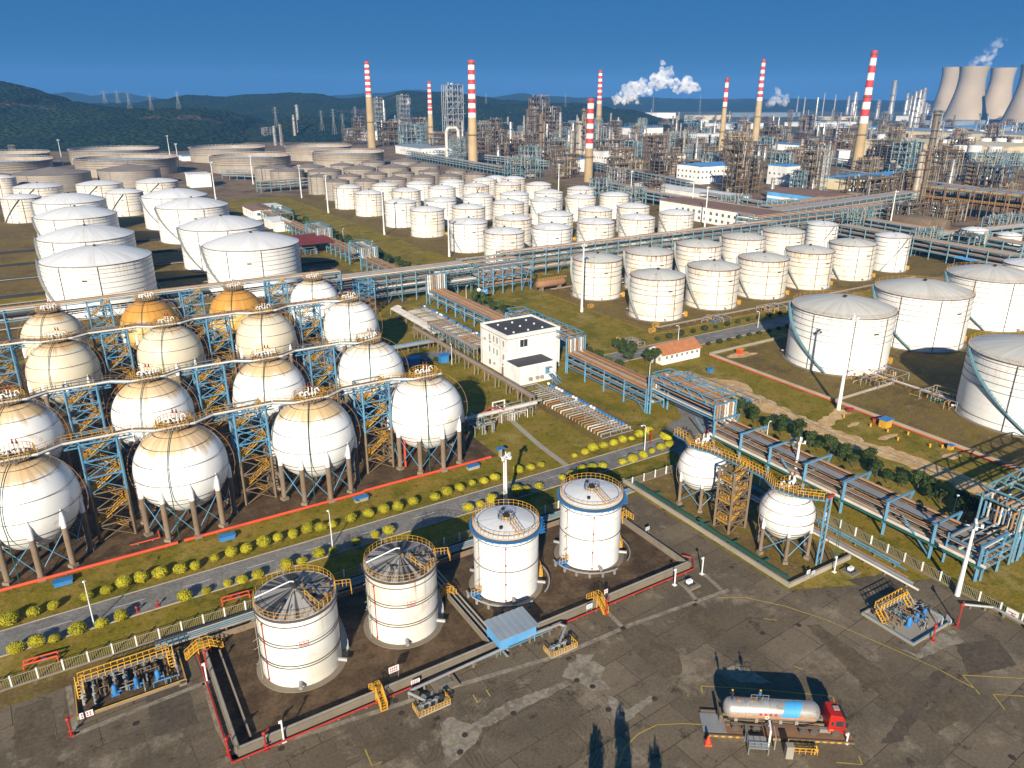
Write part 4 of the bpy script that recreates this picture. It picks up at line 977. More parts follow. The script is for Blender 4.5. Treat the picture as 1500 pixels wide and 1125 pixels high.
arc((1050,876),(1090,875),(1150,888),(1210,908),(1290,943),(1370,978),(1430,1010)); arc((905,1123),(915,1095),(935,1075),(962,1062),(1000,1060),(1040,1062))
arc((1410,989),(1500,994)); arc((1410,989),(1435,1017)); arc((1455,1017),(1500,1020)); arc((1455,1017),(1472,1040)); arc((1119,906),(1138,909)); arc((1163,976),(1176,981))
arc((1027,1005),(1100,1009),(1220,1020)); arc((1027,1005),(1029,1016)); arc((1220,1020),(1223,1032)); arc((535,1098),(545,1122),(560,1116)); arc((693,1018),(700,1030)); arc((712,1010),(718,1020)); arc((1225,1117),(1262,1120)); arc((1258,1108),(1263,1120))
struct(mb.obj('yellow_ground_line', line_y))
holes = [(845,997),(868,1006),(752,1045),(681,1077),(674,1102),(911,1046),(959,1024),(891,1040),(833,965),(913,921),(640,1053),(588,1045),(579,1027),(1117,928),(1170,916),(1018,886),(1483,1110),(1072,831),(199,1060),(412,1097)]
its = []
for x, y in holes:
    u, v = at(x, y); mb = MB(); sq = (x, y) in ((833,965),(913,921),(640,1053),(1018,886))
    if sq: mb.box(-.42, .42, -.30, .30, 0, .035)
    else: mb.lathe([(.40, 0), (.40, .04), (.34, .045), (.32, .03), (.01, .035)], 20)
    o = mb.obj('manhole_cover', dkdark, None, (u, v, .016)); tag(o, '', 'manhole cover', 'manhole covers on the apron'); its.append((x, o))
label_rows(its, 'dark manhole cover', 'along the worn concrete apron')

# ------------------------------------------------------------------ dike walls
def wall(name, label, cat, pts, h, th, m, rail=None, cap=True, coping=None):
    t = thing(name, label, cat, (0, 0, 0)); mb = MB()
    for (a, b_), (c, d) in zip(pts, pts[1:]):
        L = Vector((c-a, d-b_, 0)); k = L.normalized(); n = Vector((-k.y, k.x, 0))*th/2; A, B = Vector((a, b_, -.1))-k*th*.5, Vector((c, d, -.1))+k*(th*.5-.003)
        vs = [tuple(A-n), tuple(B-n), tuple(B+n), tuple(A+n)]; mb.add(vs+[(x, y, h) for x, y, z in vs], [(3,2,1,0),(4,5,6,7),(0,1,5,4),(1,2,6,5),(2,3,7,6),(3,0,4,7)])
    mb.obj('wall_body', m, t)
    mb = MB()
    for (a, b_), (c, d) in zip(pts, pts[1:]): ribbon(mb, [(a, b_), (c, d)], th*.7, h+.012)
    if cap: mb.obj('wall_coping', coping or conc_light, t)
    return t
wall('dike_wall', 'long concrete dike wall in front of the four foreground tanks', 'dike wall', [(8.2, 77.6), (83.4, 77.9)], 1.25, .55, concrete)
wall('dike_wall', 'concrete dike wall at the left end of the tank yard beside the red pipe', 'dike wall', [(8.0, 78.2), (8.0, 100.8)], 1.2, .5, concrete)
wall('dike_wall', 'inner dike wall splitting the stained tanks from the clean tanks', 'dike wall', [(44.2, 78.3), (44.2, 100.8)], .9, .3, concrete)
wall('dike_wall', 'concrete dike wall at the right end of the four-tank yard', 'dike wall', [(83.4, 78.6), (83.4, 101)], 1.0, .45, concrete)
wall('dike_wall', 'dark back wall behind the foreground tanks along the pipe track', 'dike wall', [(8.4, 101.3), (83.2, 101.3)], .9, .3, fireproof)
wall('dike_wall', 'low inner concrete kerb wall beside the first stained tank', 'dike wall', [(9.9, 79.6), (9.9, 98)], .6, .22, fireproof)
wall('dike_wall', 'low concrete wall with green walkway left of the small spheres', 'dike wall', [(93.9, 65.1), (93.9, 108)], .8, .4, conc_light)
wall('dike_wall', 'short concrete dike wall below the nearer small sphere', 'dike wall', [(94.4, 65.1), (109.6, 65.1)], .8, .4, conc_light)
mb = MB(); mb.box(94.5, 95.3, 66, 107.5, .75, .85); mb.box(94.9, 96.2, 87, 88, .5, .85)
for v in (72, 79, 86, 93, 100): mb.box(94.2, 97.0, v-.2, v+.2, .45, .6)
tag(mb.obj('green_walkway', dkgreen), 'dark green raised strip along the low wall by the small spheres', 'walkway')
wall('yard_wall', 'red-footed low wall along the big tank yard beside the dirt path', 'yard wall', [(170.6, 159), (170.6, 50)], .9, .3, conc_light)
wall('yard_wall', 'low wall at the head of the big tank yard near the grassy road', 'yard wall', [(171, 159.4), (262, 159.4)], .8, .3, conc_light)
wall('yard_wall', 'pale divider wall running from the tall mast to the pipe cluster', 'yard wall', [(171.2, 113.6), (196, 113.6)], .7, .3, conc_light)
wall('yard_wall', 'thin low wall along the near side of the rust-rimmed tanks', 'yard wall', [(170.8, 184.8), (330, 184.8)], .6, .25, soil, cap=False)
wall('yard_wall', 'thin low wall at the left side of the rust-rimmed tank yard', 'yard wall', [(170.8, 185.2), (170.8, 256)], .6, .25, soil, cap=False)
for k, v in enumerate((292, 326, 360, 396, 432, 470)): wall('yard_wall', 'grey yard wall between left domed tanks, %s from the sphere rack' % rn[k], 'yard wall', [(-70, v), (118, v)], 1.2, .3, dark, coping=teal_steel)
wall('yard_wall', 'grey lengthwise wall between the two columns of huge domed tanks', 'yard wall', [(36, 293), (36, 470)], 1.2, .3, dark, coping=greysteel)
def pipeline(label, pts, r, m, name='pipeline', cat='pipeline', sup=True, mm=None):
    t = thing(name, label, cat, (0, 0, 0)); mb = MB(); mb.path(pts, r, 8)
    for p in pts[1:-1]: mb.ball(*p, r*1.02, 8, 5)
    mb.obj('pipe', m, t)
    if sup:
        for a, b_ in zip(pts, pts[1:]):
            a, b_ = Vector(a), Vector(b_); n = int((b_-a).length/4)
            for i in range(n+1):
                q = a+(b_-a)*((i+.5)/(n+1))
                if q.z-r > .05 and abs(b_.z-a.z) < .5: place('support', cached(('psup', round(q.z-r, 2)), lambda: MB().box(-.12, .12, -.12, .12, -.05, q.z-r).mesh('support', concrete)), t, (q.x, q.y, 0))
    return t
pipeline('orange-red fire main along the grass edge of the sphere pad', [(-70, 131.9, .35), (9.5, 131.9, .35)], .28, orange_red)
pipeline('orange-red fire main in front of the tan-capped spheres, right piece', [(10.6, 132, .35), (45, 132, .35), (45.6, 132.2, .5), (75.5, 132.2, .4)], .28, orange_red)
pipeline('red fire pipe along the outside of the front dike wall', [(7.0, 99, .3), (7.0, 76.7, .3), (83.8, 76.9, .3), (86, 79.5, .3), (84.6, 80.6, .6)], .13, red_p)
pipeline('orange-red pipe branch between the nearest two spheres', [(7, 138, .3), (7, 135.5, .3), (2, 135.5, .3)], .12, orange_red)
pipeline('tall orange-red riser beside the rightmost nearest sphere', [(57.2, 138, .3), (57.2, 138, 10)], .25, orange_red, sup=False)
for i, (y, r_, m_) in enumerate(((102.4,.18,greypipe),(102.9,.14,greysteel),(103.4,.18,teal_steel),(103.9,.14,insul),(104.4,.14,dark))):
    pipeline('%s pipe of the track behind the foreground tanks, %s from the fence' % (['light grey','thin grey','teal-grey','beige','black'][i], ['fifth','fourth','third','second','nearest'][i]), [(2, y, .9), (92, y, .9)], r_, m_)
pipeline('thin red fire pipe at the foot of the big tank yard wall', [(170.1, 159.6, .25), (170.1, 50, .25)], .14, orange_red, sup=False)
for i, (x, r_, m_) in enumerate(((110.6,.2,whitepipe),(111.5,.3,silver),(112.4,.16,rustpipe),(114.2,.14,steel_blue),(114.9,.14,steel_blue))):
    pipeline('%s pipe of the track beside the small spheres' % ['white','wide silver','rusty','left blue','right blue'][i], [(x, 104, .6), (x, 53+1.5*i, .6)], r_, m_)
pipeline('grey pipe running off past the right pump bay', [(113, 47, .7), (116, 44, .9), (116.2, 24, .7)], .22, greypipe)
# ------------------------------------------------------------------ fences
def fence(label, pts, h=1.7, sp=3.2, panel=True):
    t = thing('metal_fence', label, 'fence', (0, 0, 0)); k = 0
    for (a, b_), (c, d) in zip(pts, pts[1:]):
        L = math.hypot(c-a, d-b_); n = max(1, int(round(L/sp)))
        me = cached(('fp', h), lambda: MB().box(-.10, .10, -.10, .10, -.1, h+.25).mesh('fence_post', white_p))
        for i in range(n+1):
            if k < 96: place('post', me, t, (a+(c-a)*i/n, b_+(d-b_)*i/n, 0)); k += 1
        mb = MB(); N_ = int(L/.28); A, B = Vector((a, b_, 0)), Vector((c, d, 0))
        for z in (.15, h): mb.bar(A+Vector((0,0,z)), B+Vector((0,0,z)), .06)
        for i in range(N_): q = A+(B-A)*(i/N_); mb.bar(q+Vector((0,0,.1)), q+Vector((0,0,h)), .035)
        mb.obj('pickets', conc_light, t)
        mb = MB(); q = (B-A).normalized()*.15; mb.bar(A+Vector((0,0,.02)), B+Vector((0,0,.02)), .3); mb.obj('plinth', concrete, t)
    return t
fence('white fence along the near grass verge of the road, left part', [(-60, 105.8), (28, 105.8)])
fence('white fence along the verge behind the clean white tanks', [(28.5, 105.8), (107, 105.9)])
fence('white fence beside the low open pipe rack at the right', [(116.8, 98), (116.8, 24)])
mb = MB(); mb.box(-.04, .04, -.9, .9, .35, 1.75); sg = mb.obj('fence_sign', white_p, None, (116.6, 41.5, 0)); tag(sg, 'white sign with a red mark hung on the right fence', 'sign')
mb = MB(); mb.box(-.055, -.045, -.55, .55, 1.15, 1.3); mb.box(-.055, -.045, -.08, .08, .55, 1.15); mb.box(-.055, -.045, -.5, -.1, .8, .95); mb.obj('red_mark', red_p, sg)
# ------------------------------------------------------------------ masts and lamps
def mast(px, py, h, L, two=False, r=.35):
    u, v = at(px, py); t = thing('floodlight_mast', L, 'light mast', (u, v, 0), R(30), 'tall white floodlight masts')
    place('pole', cached(('mp', h, r), lambda: MB().tube((0,0,0), (0,0,h), r, 10, r*.45).mesh('mast_pole', white_p)), t)
    def hd():
        mb = MB(); s = max(1, h/22)
        for k, z in ((0, h-.2), (1, h+.7)): mb.bar((-1.3*s, 0, z), (1.3*s, 0, z), .12)
        mb.bar((0, -1.1*s, h), (0, 1.1*s, h), .12); mb.bar((0, 0, h), (0, 0, h+1.4), .14)
        for x in (-1.2, -.6, .6, 1.2): mb.box(x*s-.25, x*s+.25, -.35, .1, h+.1, h+.7)
        mb.box(-.3, .3, -1.2*s, -.8*s, h+.1, h+.6); return mb.mesh('mast_head', white_p)
    place('lamp_head', cached(('mh', h), hd), t)
    place('control_box', cached('mbx', lambda: MB().box(.45, 1.05, -.3, .3, 0, 1.5).mesh('box', white_p)), t)
    if two: place('pole', cached(('mp2', h), lambda: MB().tube((-.7,0,0), (-.7,0,h*.95), .16, 8).mesh('thin_pole', white_p)), t)
    return t
for x, y, h, L, *k in ((1228,600,24.5,'tall white mast standing before the nearest big white tank'),(852,457,25,'tall white mast at the left end of the rust-rimmed tanks'),(658,376,21,'tall white mast at the foot of the middle tank cluster'),(563,344,26,'white mast on the lawn, second from the brown tanks'),(481,312,25,'white mast on the lawn nearest the brown tanks'),
        (442,290,25,'white mast among the brown tanks and racks'),(1402,872,13,'short thick white mast on the fence line by the right pump bay'),(741,748,11.5,'twin-pole white mast behind the clean white tank',True),(1163,705,9,'white mast beside the nearer small sphere'),(923,300,24,'white mast behind the middle tank cluster'),(1032,333,24,'white mast before the white building with brown roof'),
        (1301,345,25,'white mast behind the slim tan-roofed tank'),(1013,310,24,'white mast between the white hall and white shed'),(92,241,28,'white mast at the forest edge, leftmost'),(249,228,26,'white mast right of the paired open-topped tanks'),(263,250,28,'white mast beside the white hut at the back'),(316,292,28,'white mast beside the cream domed tank'),(371,270,25,'white mast before the cream open-topped tank'),(818,285,24,'white mast right of the middle cluster back row')):
    mast(x, y, h, L, bool(k), .42 if h < 14 else .5)
def lamp(px, py, h, L, arm=(1.3, .6)):
    u, v = at(px, py); t = thing('street_lamp', L, 'street lamp', (u, v, 0), 0, 'grey street lamps along the roads')
    place('pole', cached(('lp', h), lambda: MB().tube((0,0,0), (0,0,h-.7), .11, 8, .07).mesh('lamp_pole', white_p)), t)
    place('arm', cached(('la', h, arm), lambda: MB().path([(0,0,h-.7), (arm[0]*.2,arm[1]*.2,h-.2), (arm[0]*.6,arm[1]*.6,h), (arm[0],arm[1],h-.05)], .06, 6).mesh('lamp_arm', white_p)), t)
    place('lamp_head', cached(('lh', h, arm), lambda: MB().ball(arm[0]*1.1, arm[1]*1.1, h-.1, .28, 8, 6, .5).mesh('lamp_head', white_p)), t)
    return t
lamp(138,915,7.6,'street lamp on the near verge at the far left', (0,.6)); lamp(487,800,7.1,'street lamp on the road side behind the stained tanks', (0,.6)); lamp(944,661,6.6,'street lamp at the kerb near the shrub row\'s right end', (-.9,.3)); lamp(993,502,6,'street lamp at the bend of the grassy road', (-.8,.2)); lamp(1110,480,6,'street lamp beside the small dark bushes', (-.8,.2))
lamp(1122,650,5.5,'street lamp above the dark hedge at the rack', (.9,.3)); lamp(1393,765,5.5,'street lamp in the dark hedge at the lower right', (.9,.3)); lamp(662,534,6.5,'street lamp on the small road left of the white building', (0,.5)); lamp(683,440,6,'street lamp in the bushes beyond the brown-piped rack', (.6,0)); lamp(951,555,5,'street lamp near the rusty-roofed house', (.8,.2)); lamp(545,370,6,'street lamp by the left hedge near the long rack', (.6,0)); lamp(503,350,6,'street lamp by the left hedge, farther one', (.6,0))
def post(px, py, h, m, L, cat='pole', name='slim_pole', head=None):
    u, v = at(px, py); t = thing(name, L, cat, (u, v, 0)); mb = MB(); mb.tube((0,0,0), (0,0,h), .11, 8); mb.box(-.3, .3, -.3, .3, -.02, .12); mb.obj('pole', m, t)
    mb = MB(); (mb.box(-.35, .05, -.12, .12, h-.3, h-.05) if head is None else head(mb, h)); mb.obj('head', m, t); return t
post(304,1000,3.4,white_p,'short white camera pole left of the dike corner','camera pole'); post(416,1086,3.4,white_p,'short white pole at the bottom of the front dike wall','camera pole'); post(1028,841,3.4,white_p,'short white camera pole on the apron behind the dike corner','camera pole'); post(988,857,3.2,white_p,'short white pole against the dike corner','camera pole'); post(1222,838,3.2,white_p,'short white pole at the small sphere dike corner','camera pole')
def hyd(mb, h): mb.ball(0, 0, h, .3, 8, 5); mb.bar((0,0,h), (.7,.2,h+.25), .16); mb.tube((-.3,0,.7), (.3,0,.7), .12, 6); return mb
for x, y, L in ((105,1077,'red fire monitor at the left pump bay'),(390,1098,'red fire monitor outside the front dike wall'),(335,1106,'red fire post near the dike\'s front left corner'),(888,900,'red fire monitor beside the yellow stair on the dike'),(1366,938,'red fire monitor at the right pump bay corner'),(1402,918,'tall red fire monitor beside the right pump bay pipes'),(953,648,'red hydrant at the end of the valve manifold'),(303,905+72,'red post at the fence behind the left yellow stair')):
    post(x, y, 2.6 if 'tall' not in L else 4, red_p, L, 'fire monitor', 'fire_monitor', hyd)
for x, y, L in ((201,896,'small red hydrant on the near verge between shrubs, left one'),(231,888,'small red hydrant on the near verge between shrubs, right one'),(798,700+130-4-4,'')):
    if L: post(x, y, .8, red_p, L, 'hydrant', 'hydrant', lambda mb, h: mb.ball(0,0,h,.25,8,5))
# ------------------------------------------------------------------ yellow crossover stairs
def crossover(label, u, v, ang, L=2.4, hh=1.7, run=1.8, W=.9):
    t = thing('crossover_stair', label, 'stairs', (u, v, 0), ang); mb = MB()
    xs = [(-L/2-run, .1), (-L/2, hh), (L/2, hh), (L/2+run, .1)]
    for (a, z0), (b_, z1) in zip(xs, xs[1:]):
        for s in (-W/2, W/2): mb.bar((a, s, z0), (b_, s, z1), .14)
    for s0, s1 in ((xs[0], xs[1]), (xs[3], xs[2])):
        for k in range(7): q = k/7; x = s0[0]+(s1[0]-s0[0])*q; z = s0[1]+(s1[1]-s0[1])*q; mb.box(x-.13, x+.13, -W/2, W/2, z, z+.06)
    mb.box(-L/2, L/2, -W/2, W/2, hh-.05, hh+.02); mb.obj('steps', yellow, t)
    mb = MB()
    for s in (-W/2, W/2): mb.rail([(a, s, z) for a, z in xs], 1.0, .7, .08)
    mb.obj('handrail', yellow_rail, t); mb = MB()
    for x in (-L/2, L/2):
        for s in (-W/2, W/2): mb.bar((x, s, 0), (x, s, hh), .12)
    mb.obj('leg', yellow, t); return t
crossover('yellow crossover stair over the front dike wall before the stained tanks', 26.2, 77.3, math.pi/2, .9)
crossover('yellow crossover stair over the front dike wall, right of the blue canopy', 63.6, 77.7, math.pi/2, .9)
crossover('yellow crossover stair at the right end of the four-tank yard', 83.4, 95.5, 0, .9)
crossover('yellow crossover stair over the left dike wall near the fence', 8.0, 99.3, 0, 1.6, 1.3)
crossover('small yellow stair between the tank pairs by the inner wall', 44.2, 92.5, 0, .8, 1.2, 1.2)
# ------------------------------------------------------------------ blue canopy, pipes and skids on the apron side
def canopy(label, u0, u1, v0, v1, h, roofm, wallm, walls=True, tilt=.3, name='canopy_shed'):
    t = thing(name, label, 'shed', (u0, v0, 0)); L, W = u1-u0, v1-v0
    for x in (.15, L-.15):
        for y in (.15, W-.15): MB().bar((x, y, 0), (x, y, h), .14).obj('post', steel_blue, t)
    mb = MB(); n = int(L/.45)
    for i in range(n):
        x0, x1 = -.3+(L+.6)*i/n, -.3+(L+.6)*(i+1)/n; z = .05 if i % 2 else 0
        mb.add([(x0, -.4, h+z), (x1, -.4, h+z), (x1, W+.4, h+tilt+z), (x0, W+.4, h+tilt+z), (x0, -.4, h-.08), (x1, -.4, h-.08), (x1, W+.4, h+tilt-.08), (x0, W+.4, h+tilt-.08)], [(0,1,2,3),(7,6,5,4),(0,4,5,1),(2,6,7,3),(0,3,7,4),(1,5,6,2)])
    mb.obj('roof', roofm, t, smooth=0)
    if walls:
        mb = MB(); mb.box(0, L, 0, .06, h-1.9, h-.1); mb.box(L-.06, L, 0.07, W, h-1.9, h-.05); mb.box(0, .06, 0.07, W, h-1.9, h-.05); mb.obj('wall', wallm, t)
    return t
canopy('blue canopy shed with grey ribbed roof at the front dike wall', 44.6, 50.8, 76.0, 80.0, 3.0, greyroof, bluewall)
u0, v0 = at(630, 1035); u1, v1 = at(822, 955)
pipeline('grey gooseneck pipe from under the canopy to the left skid', [(46, 76.2, 1.0), (30.3, 75.6, 1.0), (29.8, 75.2, 1.0), (29.8, 75.2, 1.1), (31.2, 72.9, .9)], .2, greypipe)
pipeline('grey gooseneck pipe from under the canopy to the right skid', [(48, 76.2, 1.3), (55, 76.0, 1.3), (55.6, 75.2, 1.2), (53.2, 73.2, .9)], .2, greypipe)
pipeline('thin blue pipe below the gooseneck pipes before the dike', [(31, 76.3, .5), (54, 76.4, .5)], .12, steel_blue)
pipeline('pair of pipes crossing under the canopy from the inner wall', [(45.2, 101, .4), (45.2, 75, .4)], .18, greypipe)
pipeline('second pipe beside the inner dike wall, rust coloured', [(45.9, 101, .4), (45.9, 76, .4)], .15, insul)
def skid(label, u, v, ang):
    t = thing('valve_skid', label, 'valve skid', (u, v, 0), ang)
    MB().box(-2.3, 2.3, -1.0, 1.0, -.05, .22).obj('plinth', conc_light, t)
    mb = MB(); mb.rail([(-2.3, -1, .2), (2.3, -1, .2), (2.3, 1, .2)], .8, .45, .08); mb.rail([(-2.3, 1, .2), (-2.3, -1, .2)], .8, .45, .08); mb.obj('yellow_guard_rail', yellow_rail, t)
    mb = MB()
    for k in range(3):
        x = -1.2+k*1.0; mb.tube((x, -.6, .5), (x, .8, .5), .14, 8); mb.tube((x, 0, .5), (x, 0, 1.1), .10, 8); mb.ring(x, 0, 1.15, .25, .04, 12)
        mb.tube((x, -.62, .5), (x, -.5, .5), .24, 10); mb.tube((x, .3, .5), (x, .42, .5), .24, 10)
    mb.tube((-1.6, .2, .7), (1.8, .2, .9), .12, 8); mb.obj('valves', greypipe, t)
    MB().box(1.2, 1.7, -.2, .2, .2, 1.4).obj('actuator', dark, t); return t
skid('yellow-railed valve skid near the bottom centre', 31.8, 72.4, 0); skid('yellow-railed valve skid right of the blue canopy', 52.9, 72.6, 0)
def board(px, py, w_, h_, z, m, L, ang=0, mark=None):
    u, v = at(px, py); t = thing('notice_board', L, 'sign', (u, v, 0), ang); MB().box(-w_/2, w_/2, -.03, .03, z, z+h_).obj('panel', m, t)
    mb = MB(); mb.bar((-w_/2+.1, .05, 0), (-w_/2+.1, .05, z+h_*.5), .06); mb.bar((w_/2-.1, .05, 0), (w_/2-.1, .05, z+h_*.5), .06); mb.obj('leg', greysteel, t)
    if mark:
        mb = MB()
        for k in range(4): mb.box(-w_*.38+k*w_*.2, -w_*.38+k*w_*.2+w_*.12, -.045, -.035, z+h_*.55, z+h_*.85); mb.box(-w_*.38+k*w_*.2, -w_*.38+k*w_*.2+w_*.12, -.045, -.035, z+h_*.15, z+h_*.42)
        mb.obj('printing', mark, t)
    return t
board(578,996,1.5,1.0,1.4,white_p,'white notice board with red and blue pictograms on the front dike', 0, red_p); board(609,1008,1.3,.6,.9,white_p,'small white notice board outside the front dike wall',0,red_p); board(863,898,1.1,.8,.9,white_p,'white notice board beside the right yellow stair',0,dark_blue); board(128,1052,1.6,.9,.2,white_p,'pale pink notice board at the left pump bay corner',0,red_p); board(887,880,.7,1.0,1.2,white_p,'small white board on the red fire monitor',0,red_p)
board(1375,920,1.0,1.2,1.0,white_p,'white notice board at the right pump bay corner',R(60),red_p); board(1388,915,1.3,.8,.6,white_p,'low white board beside the right pump bay',R(60),dark_blue); board(948,782,.9,.7,.8,white_p,'small white board at the far right dike corner',0,dark_blue)
for i, (px, py) in enumerate(((1183,846),(1190,847))): board(px,py,.8,.7,.8,white_p,'white board on the small sphere dike, %s of two' % ('left','right')[i],0,dark_blue)
# blue covers on the grass, red pipe hurdles, concrete boxes
its = []
for px, py, tall_ in ((93,855,0),(333,789,0),(529,733,0),(693,686,0),(733,668,1)):
    u, v = at(px, py); t = thing('equipment_cover', '', 'cover', (u, v, 0), R(0), 'small blue-roofed boxes by the fire main'); h = 1.9 if tall_ else .7; w_ = 1.5 if not tall_ else 1.0
    MB().box(-w_, w_, -.7, .7, h, h+.12).obj('lid', dark_blue if not tall_ else dark_blue, t)
    (MB().box(-w_+.15, w_-.15, -.55, .55, -.05, h) if not tall_ else MB().box(-.3, .3, -.3, .3, -.05, h)).obj('body', conc_light if px > 500 else dark_blue, t); its.append((px, t))
label_rows(its, 'small blue-roofed box', 'in the grass along the fire main')
for px, py, L in ((60,972,'orange-red pipe hurdle on the verge at the far left'),(345,880,'orange-red pipe hurdle on the verge behind the first stained tank')):
    u, v = at(px, py); t = thing('pipe_hurdle', L, 'pipe hurdle', (u, v, 0), R(-4)); mb = MB()
    for y in (-.5, .5): mb.path([(-2.0, y, 0), (-2.0, y, .9), (2.2, y, .9), (2.2, y, 0)], .12, 8)
    mb.path([(-1.2, -.5, .9), (0, .5, .9)], .1, 6); mb.obj('bent_pipe', orange_red, t); MB().box(.2, .8, -.1, .1, .4, .8).obj('valve', dark_blue, t)
for px, py, s, L in ((650,1000,1.7,'square concrete pit cover between the two skids'),(268,1001,.5,'small grey box in the left yard'),(1010,857,1.3,'dark pit frame with white box at the dike corner'),(1246,838,1.2,'dark pit frame with white box by the small sphere dike')):
    u, v = at(px, py); t = thing('pit_cover', L, 'pit cover', (u, v, 0)); mb = MB(); mb.box(-s, s, -s, s, 0, .3); mb.obj('frame', concrete, t); MB().box(-s*.6, s*.6, -s*.5, s*.4, .3, .42).obj('lid', dark if s < 1.5 else concrete, t)
    if s in (1.3, 1.2): MB().box(-.5, .5, -.2, .4, .42, .95).obj('meter_box', white_p, t)
# ------------------------------------------------------------------ pump bays and valve manifolds
def pumpbay(label, u0, u1, v0, v1, seed, walk=None, flip=1):
    rr = random.Random(seed); t = thing('pump_bay', label, 'pump bay', (u0, v0, 0)); L, W = u1-u0, v1-v0
    mb = MB(); mb.box(0, L, 0, W, -.1, .10); mb.obj('floor', padm if flip > 0 else conc_light, t)
    mb = MB(); k = .25
    for a in ((0, L, 0, k), (0, L, W-k, W), (0, k, k+.003, W-k-.003), (L-k, L, k+.003, W-k-.003)): mb.box(*a, .1, .45)
    mb.obj('kerb', concrete if flip > 0 else conc_light, t)
    mb = MB(); mb.bar((.1, .12, .5), (L-.1, .12, .5), .1); mb.bar((.12, .1, .5), (.12, W-.1, .5), .1); mb.bar((L-.12, .1, .5), (L-.12, W-.1, .5), .1); mb.obj('edge_stripe', yellow if flip > 0 else steel_blue, t)
    n = int((L if L > W else W)/1.3)
    for i in range(n):
        mb = MB(); x, y = (1+1.3*i, W*.62) if L > W else (L*.55, 1+1.3*i); r_ = rr.choice([.12, .16, .2])
        ax = (0, 1) if L > W else (1, 0); l = rr.uniform(1.4, 2.4)
        p0 = Vector((x-ax[0]*l, y-ax[1]*l, .6)); p1 = Vector((x+ax[0]*l, y+ax[1]*l, .6)); mb.path([p0-Vector((0,0,.5)), p0, (x, y, .6), p1, p1+Vector((0,0,rr.uniform(.3, 1.2)))], r_, 7)
        for q in (.3, .7): c = p0+(p1-p0)*q; mb.tube(c-Vector((ax[0]*.1, ax[1]*.1, 0)), c+Vector((ax[0]*.1, ax[1]*.1, 0)), r_*1.7, 9)
        mb.tube((x, y, .6), (x, y, 1.3), .08, 6); mb.ring(x, y, 1.3, .22, .035, 12); mb.obj('valve_pipe', rr.choice([greypipe, brownsteel, rustpipe, greysteel]), t)
    for i in range(3 if L > W else 2):
        mb = MB(); x, y = (L*(.35+.2*i), W*.35) if L > W else (L*.62, W*(.35+.28*i)); mb.box(x-.5, x+.5, y-.3, y+.3, .1, .3); mb.lathe([(.32, 0), (.32, 1.2), (.22, 1.45), (.01, 1.5)], 12, x, y, .3); mb.tube((x, y, .5), (x+.8, y, .5), .14, 8)
        mb.obj('pump', dark_blue, t)
    for i in range(24):
        mb = MB(); x, y = rr.uniform(.8, L-.8), rr.uniform(.8, W-.8); a = rr.choice([0, math.pi/2]); l = rr.uniform(1, 3); z = rr.uniform(.4, 1.4)
        x2 = min(L-.4, x+l*math.cos(a)); y2 = min(W-.4, y+l*math.sin(a)); mb.path([(x, y, .1), (x, y, z), (x2, y2, z), (x2, y2, .1)], rr.uniform(.05, .11), 6); mb.obj('small_pipe', rr.choice([greypipe, steel_blue, brownsteel, dark]), t)
    if walk:
        a, b_ = walk; mb = MB()
        if L > W: pts = [(a, W*.78), (b_, W*.78)]; n_ = (0, 1)
        else: pts = [(L*.86, a), (L*.86, b_)]; n_ = (1, 0)
        z = 1.9; (x0, y0), (x1, y1) = pts; mb.box(min(x0, x1)-.45*n_[0], max(x0, x1)+.45*n_[0], min(y0, y1)-.45*n_[1], max(y0, y1)+.45*n_[1], z-.08, z); mb.obj('walkway', greysteel, t)
        mb = MB()
        for s in (-.5, .5): mb.rail([(x0+n_[0]*s, y0+n_[1]*s, z), (x1+n_[0]*s, y1+n_[1]*s, z)], 1.05, .8, .10)
        for x, y in pts:
            d = (x-(x0+x1)/2, y-(y0+y1)/2); q = math.hypot(*d); d = (0, -1) if L > W else (-1, 0)
            for s in (-.4, .4): e = ((1, 0) if L > W else (0, 1)); mb.bar((x+e[0]*s, y+e[1]*s, z), (x+e[0]*s+d[0]*1.8, y+e[1]*s+d[1]*1.8, .1), .14); mb.bar((x+e[0]*s, y+e[1]*s, z+1), (x+e[0]*s+d[0]*1.8, y+e[1]*s+d[1]*1.8, 1.1), .09)
            for j in range(6): e = ((1, 0) if L > W else (0, 1)); f_ = j/6; cx_, cy_ = x+d[0]*1.8*f_, y+d[1]*1.8*f_; mb.bar((cx_-e[0]*.4, cy_-e[1]*.4, z*(1-f_)), (cx_+e[0]*.4, cy_+e[1]*.4, z*(1-f_)), .12)
        mb.obj('walkway_rail', yellow_rail, t)
    return t
pumpbay('sunken pump bay with yellow walkway at the lower left', -8.7, 4.8, 94.3, 101.2, 5, (.8, 12.2))
pumpbay('pump bay with blue motors and pale slab at the lower right', 97.8, 107.8, 45.8, 54.4, 8, (.8, 7.6), -1)
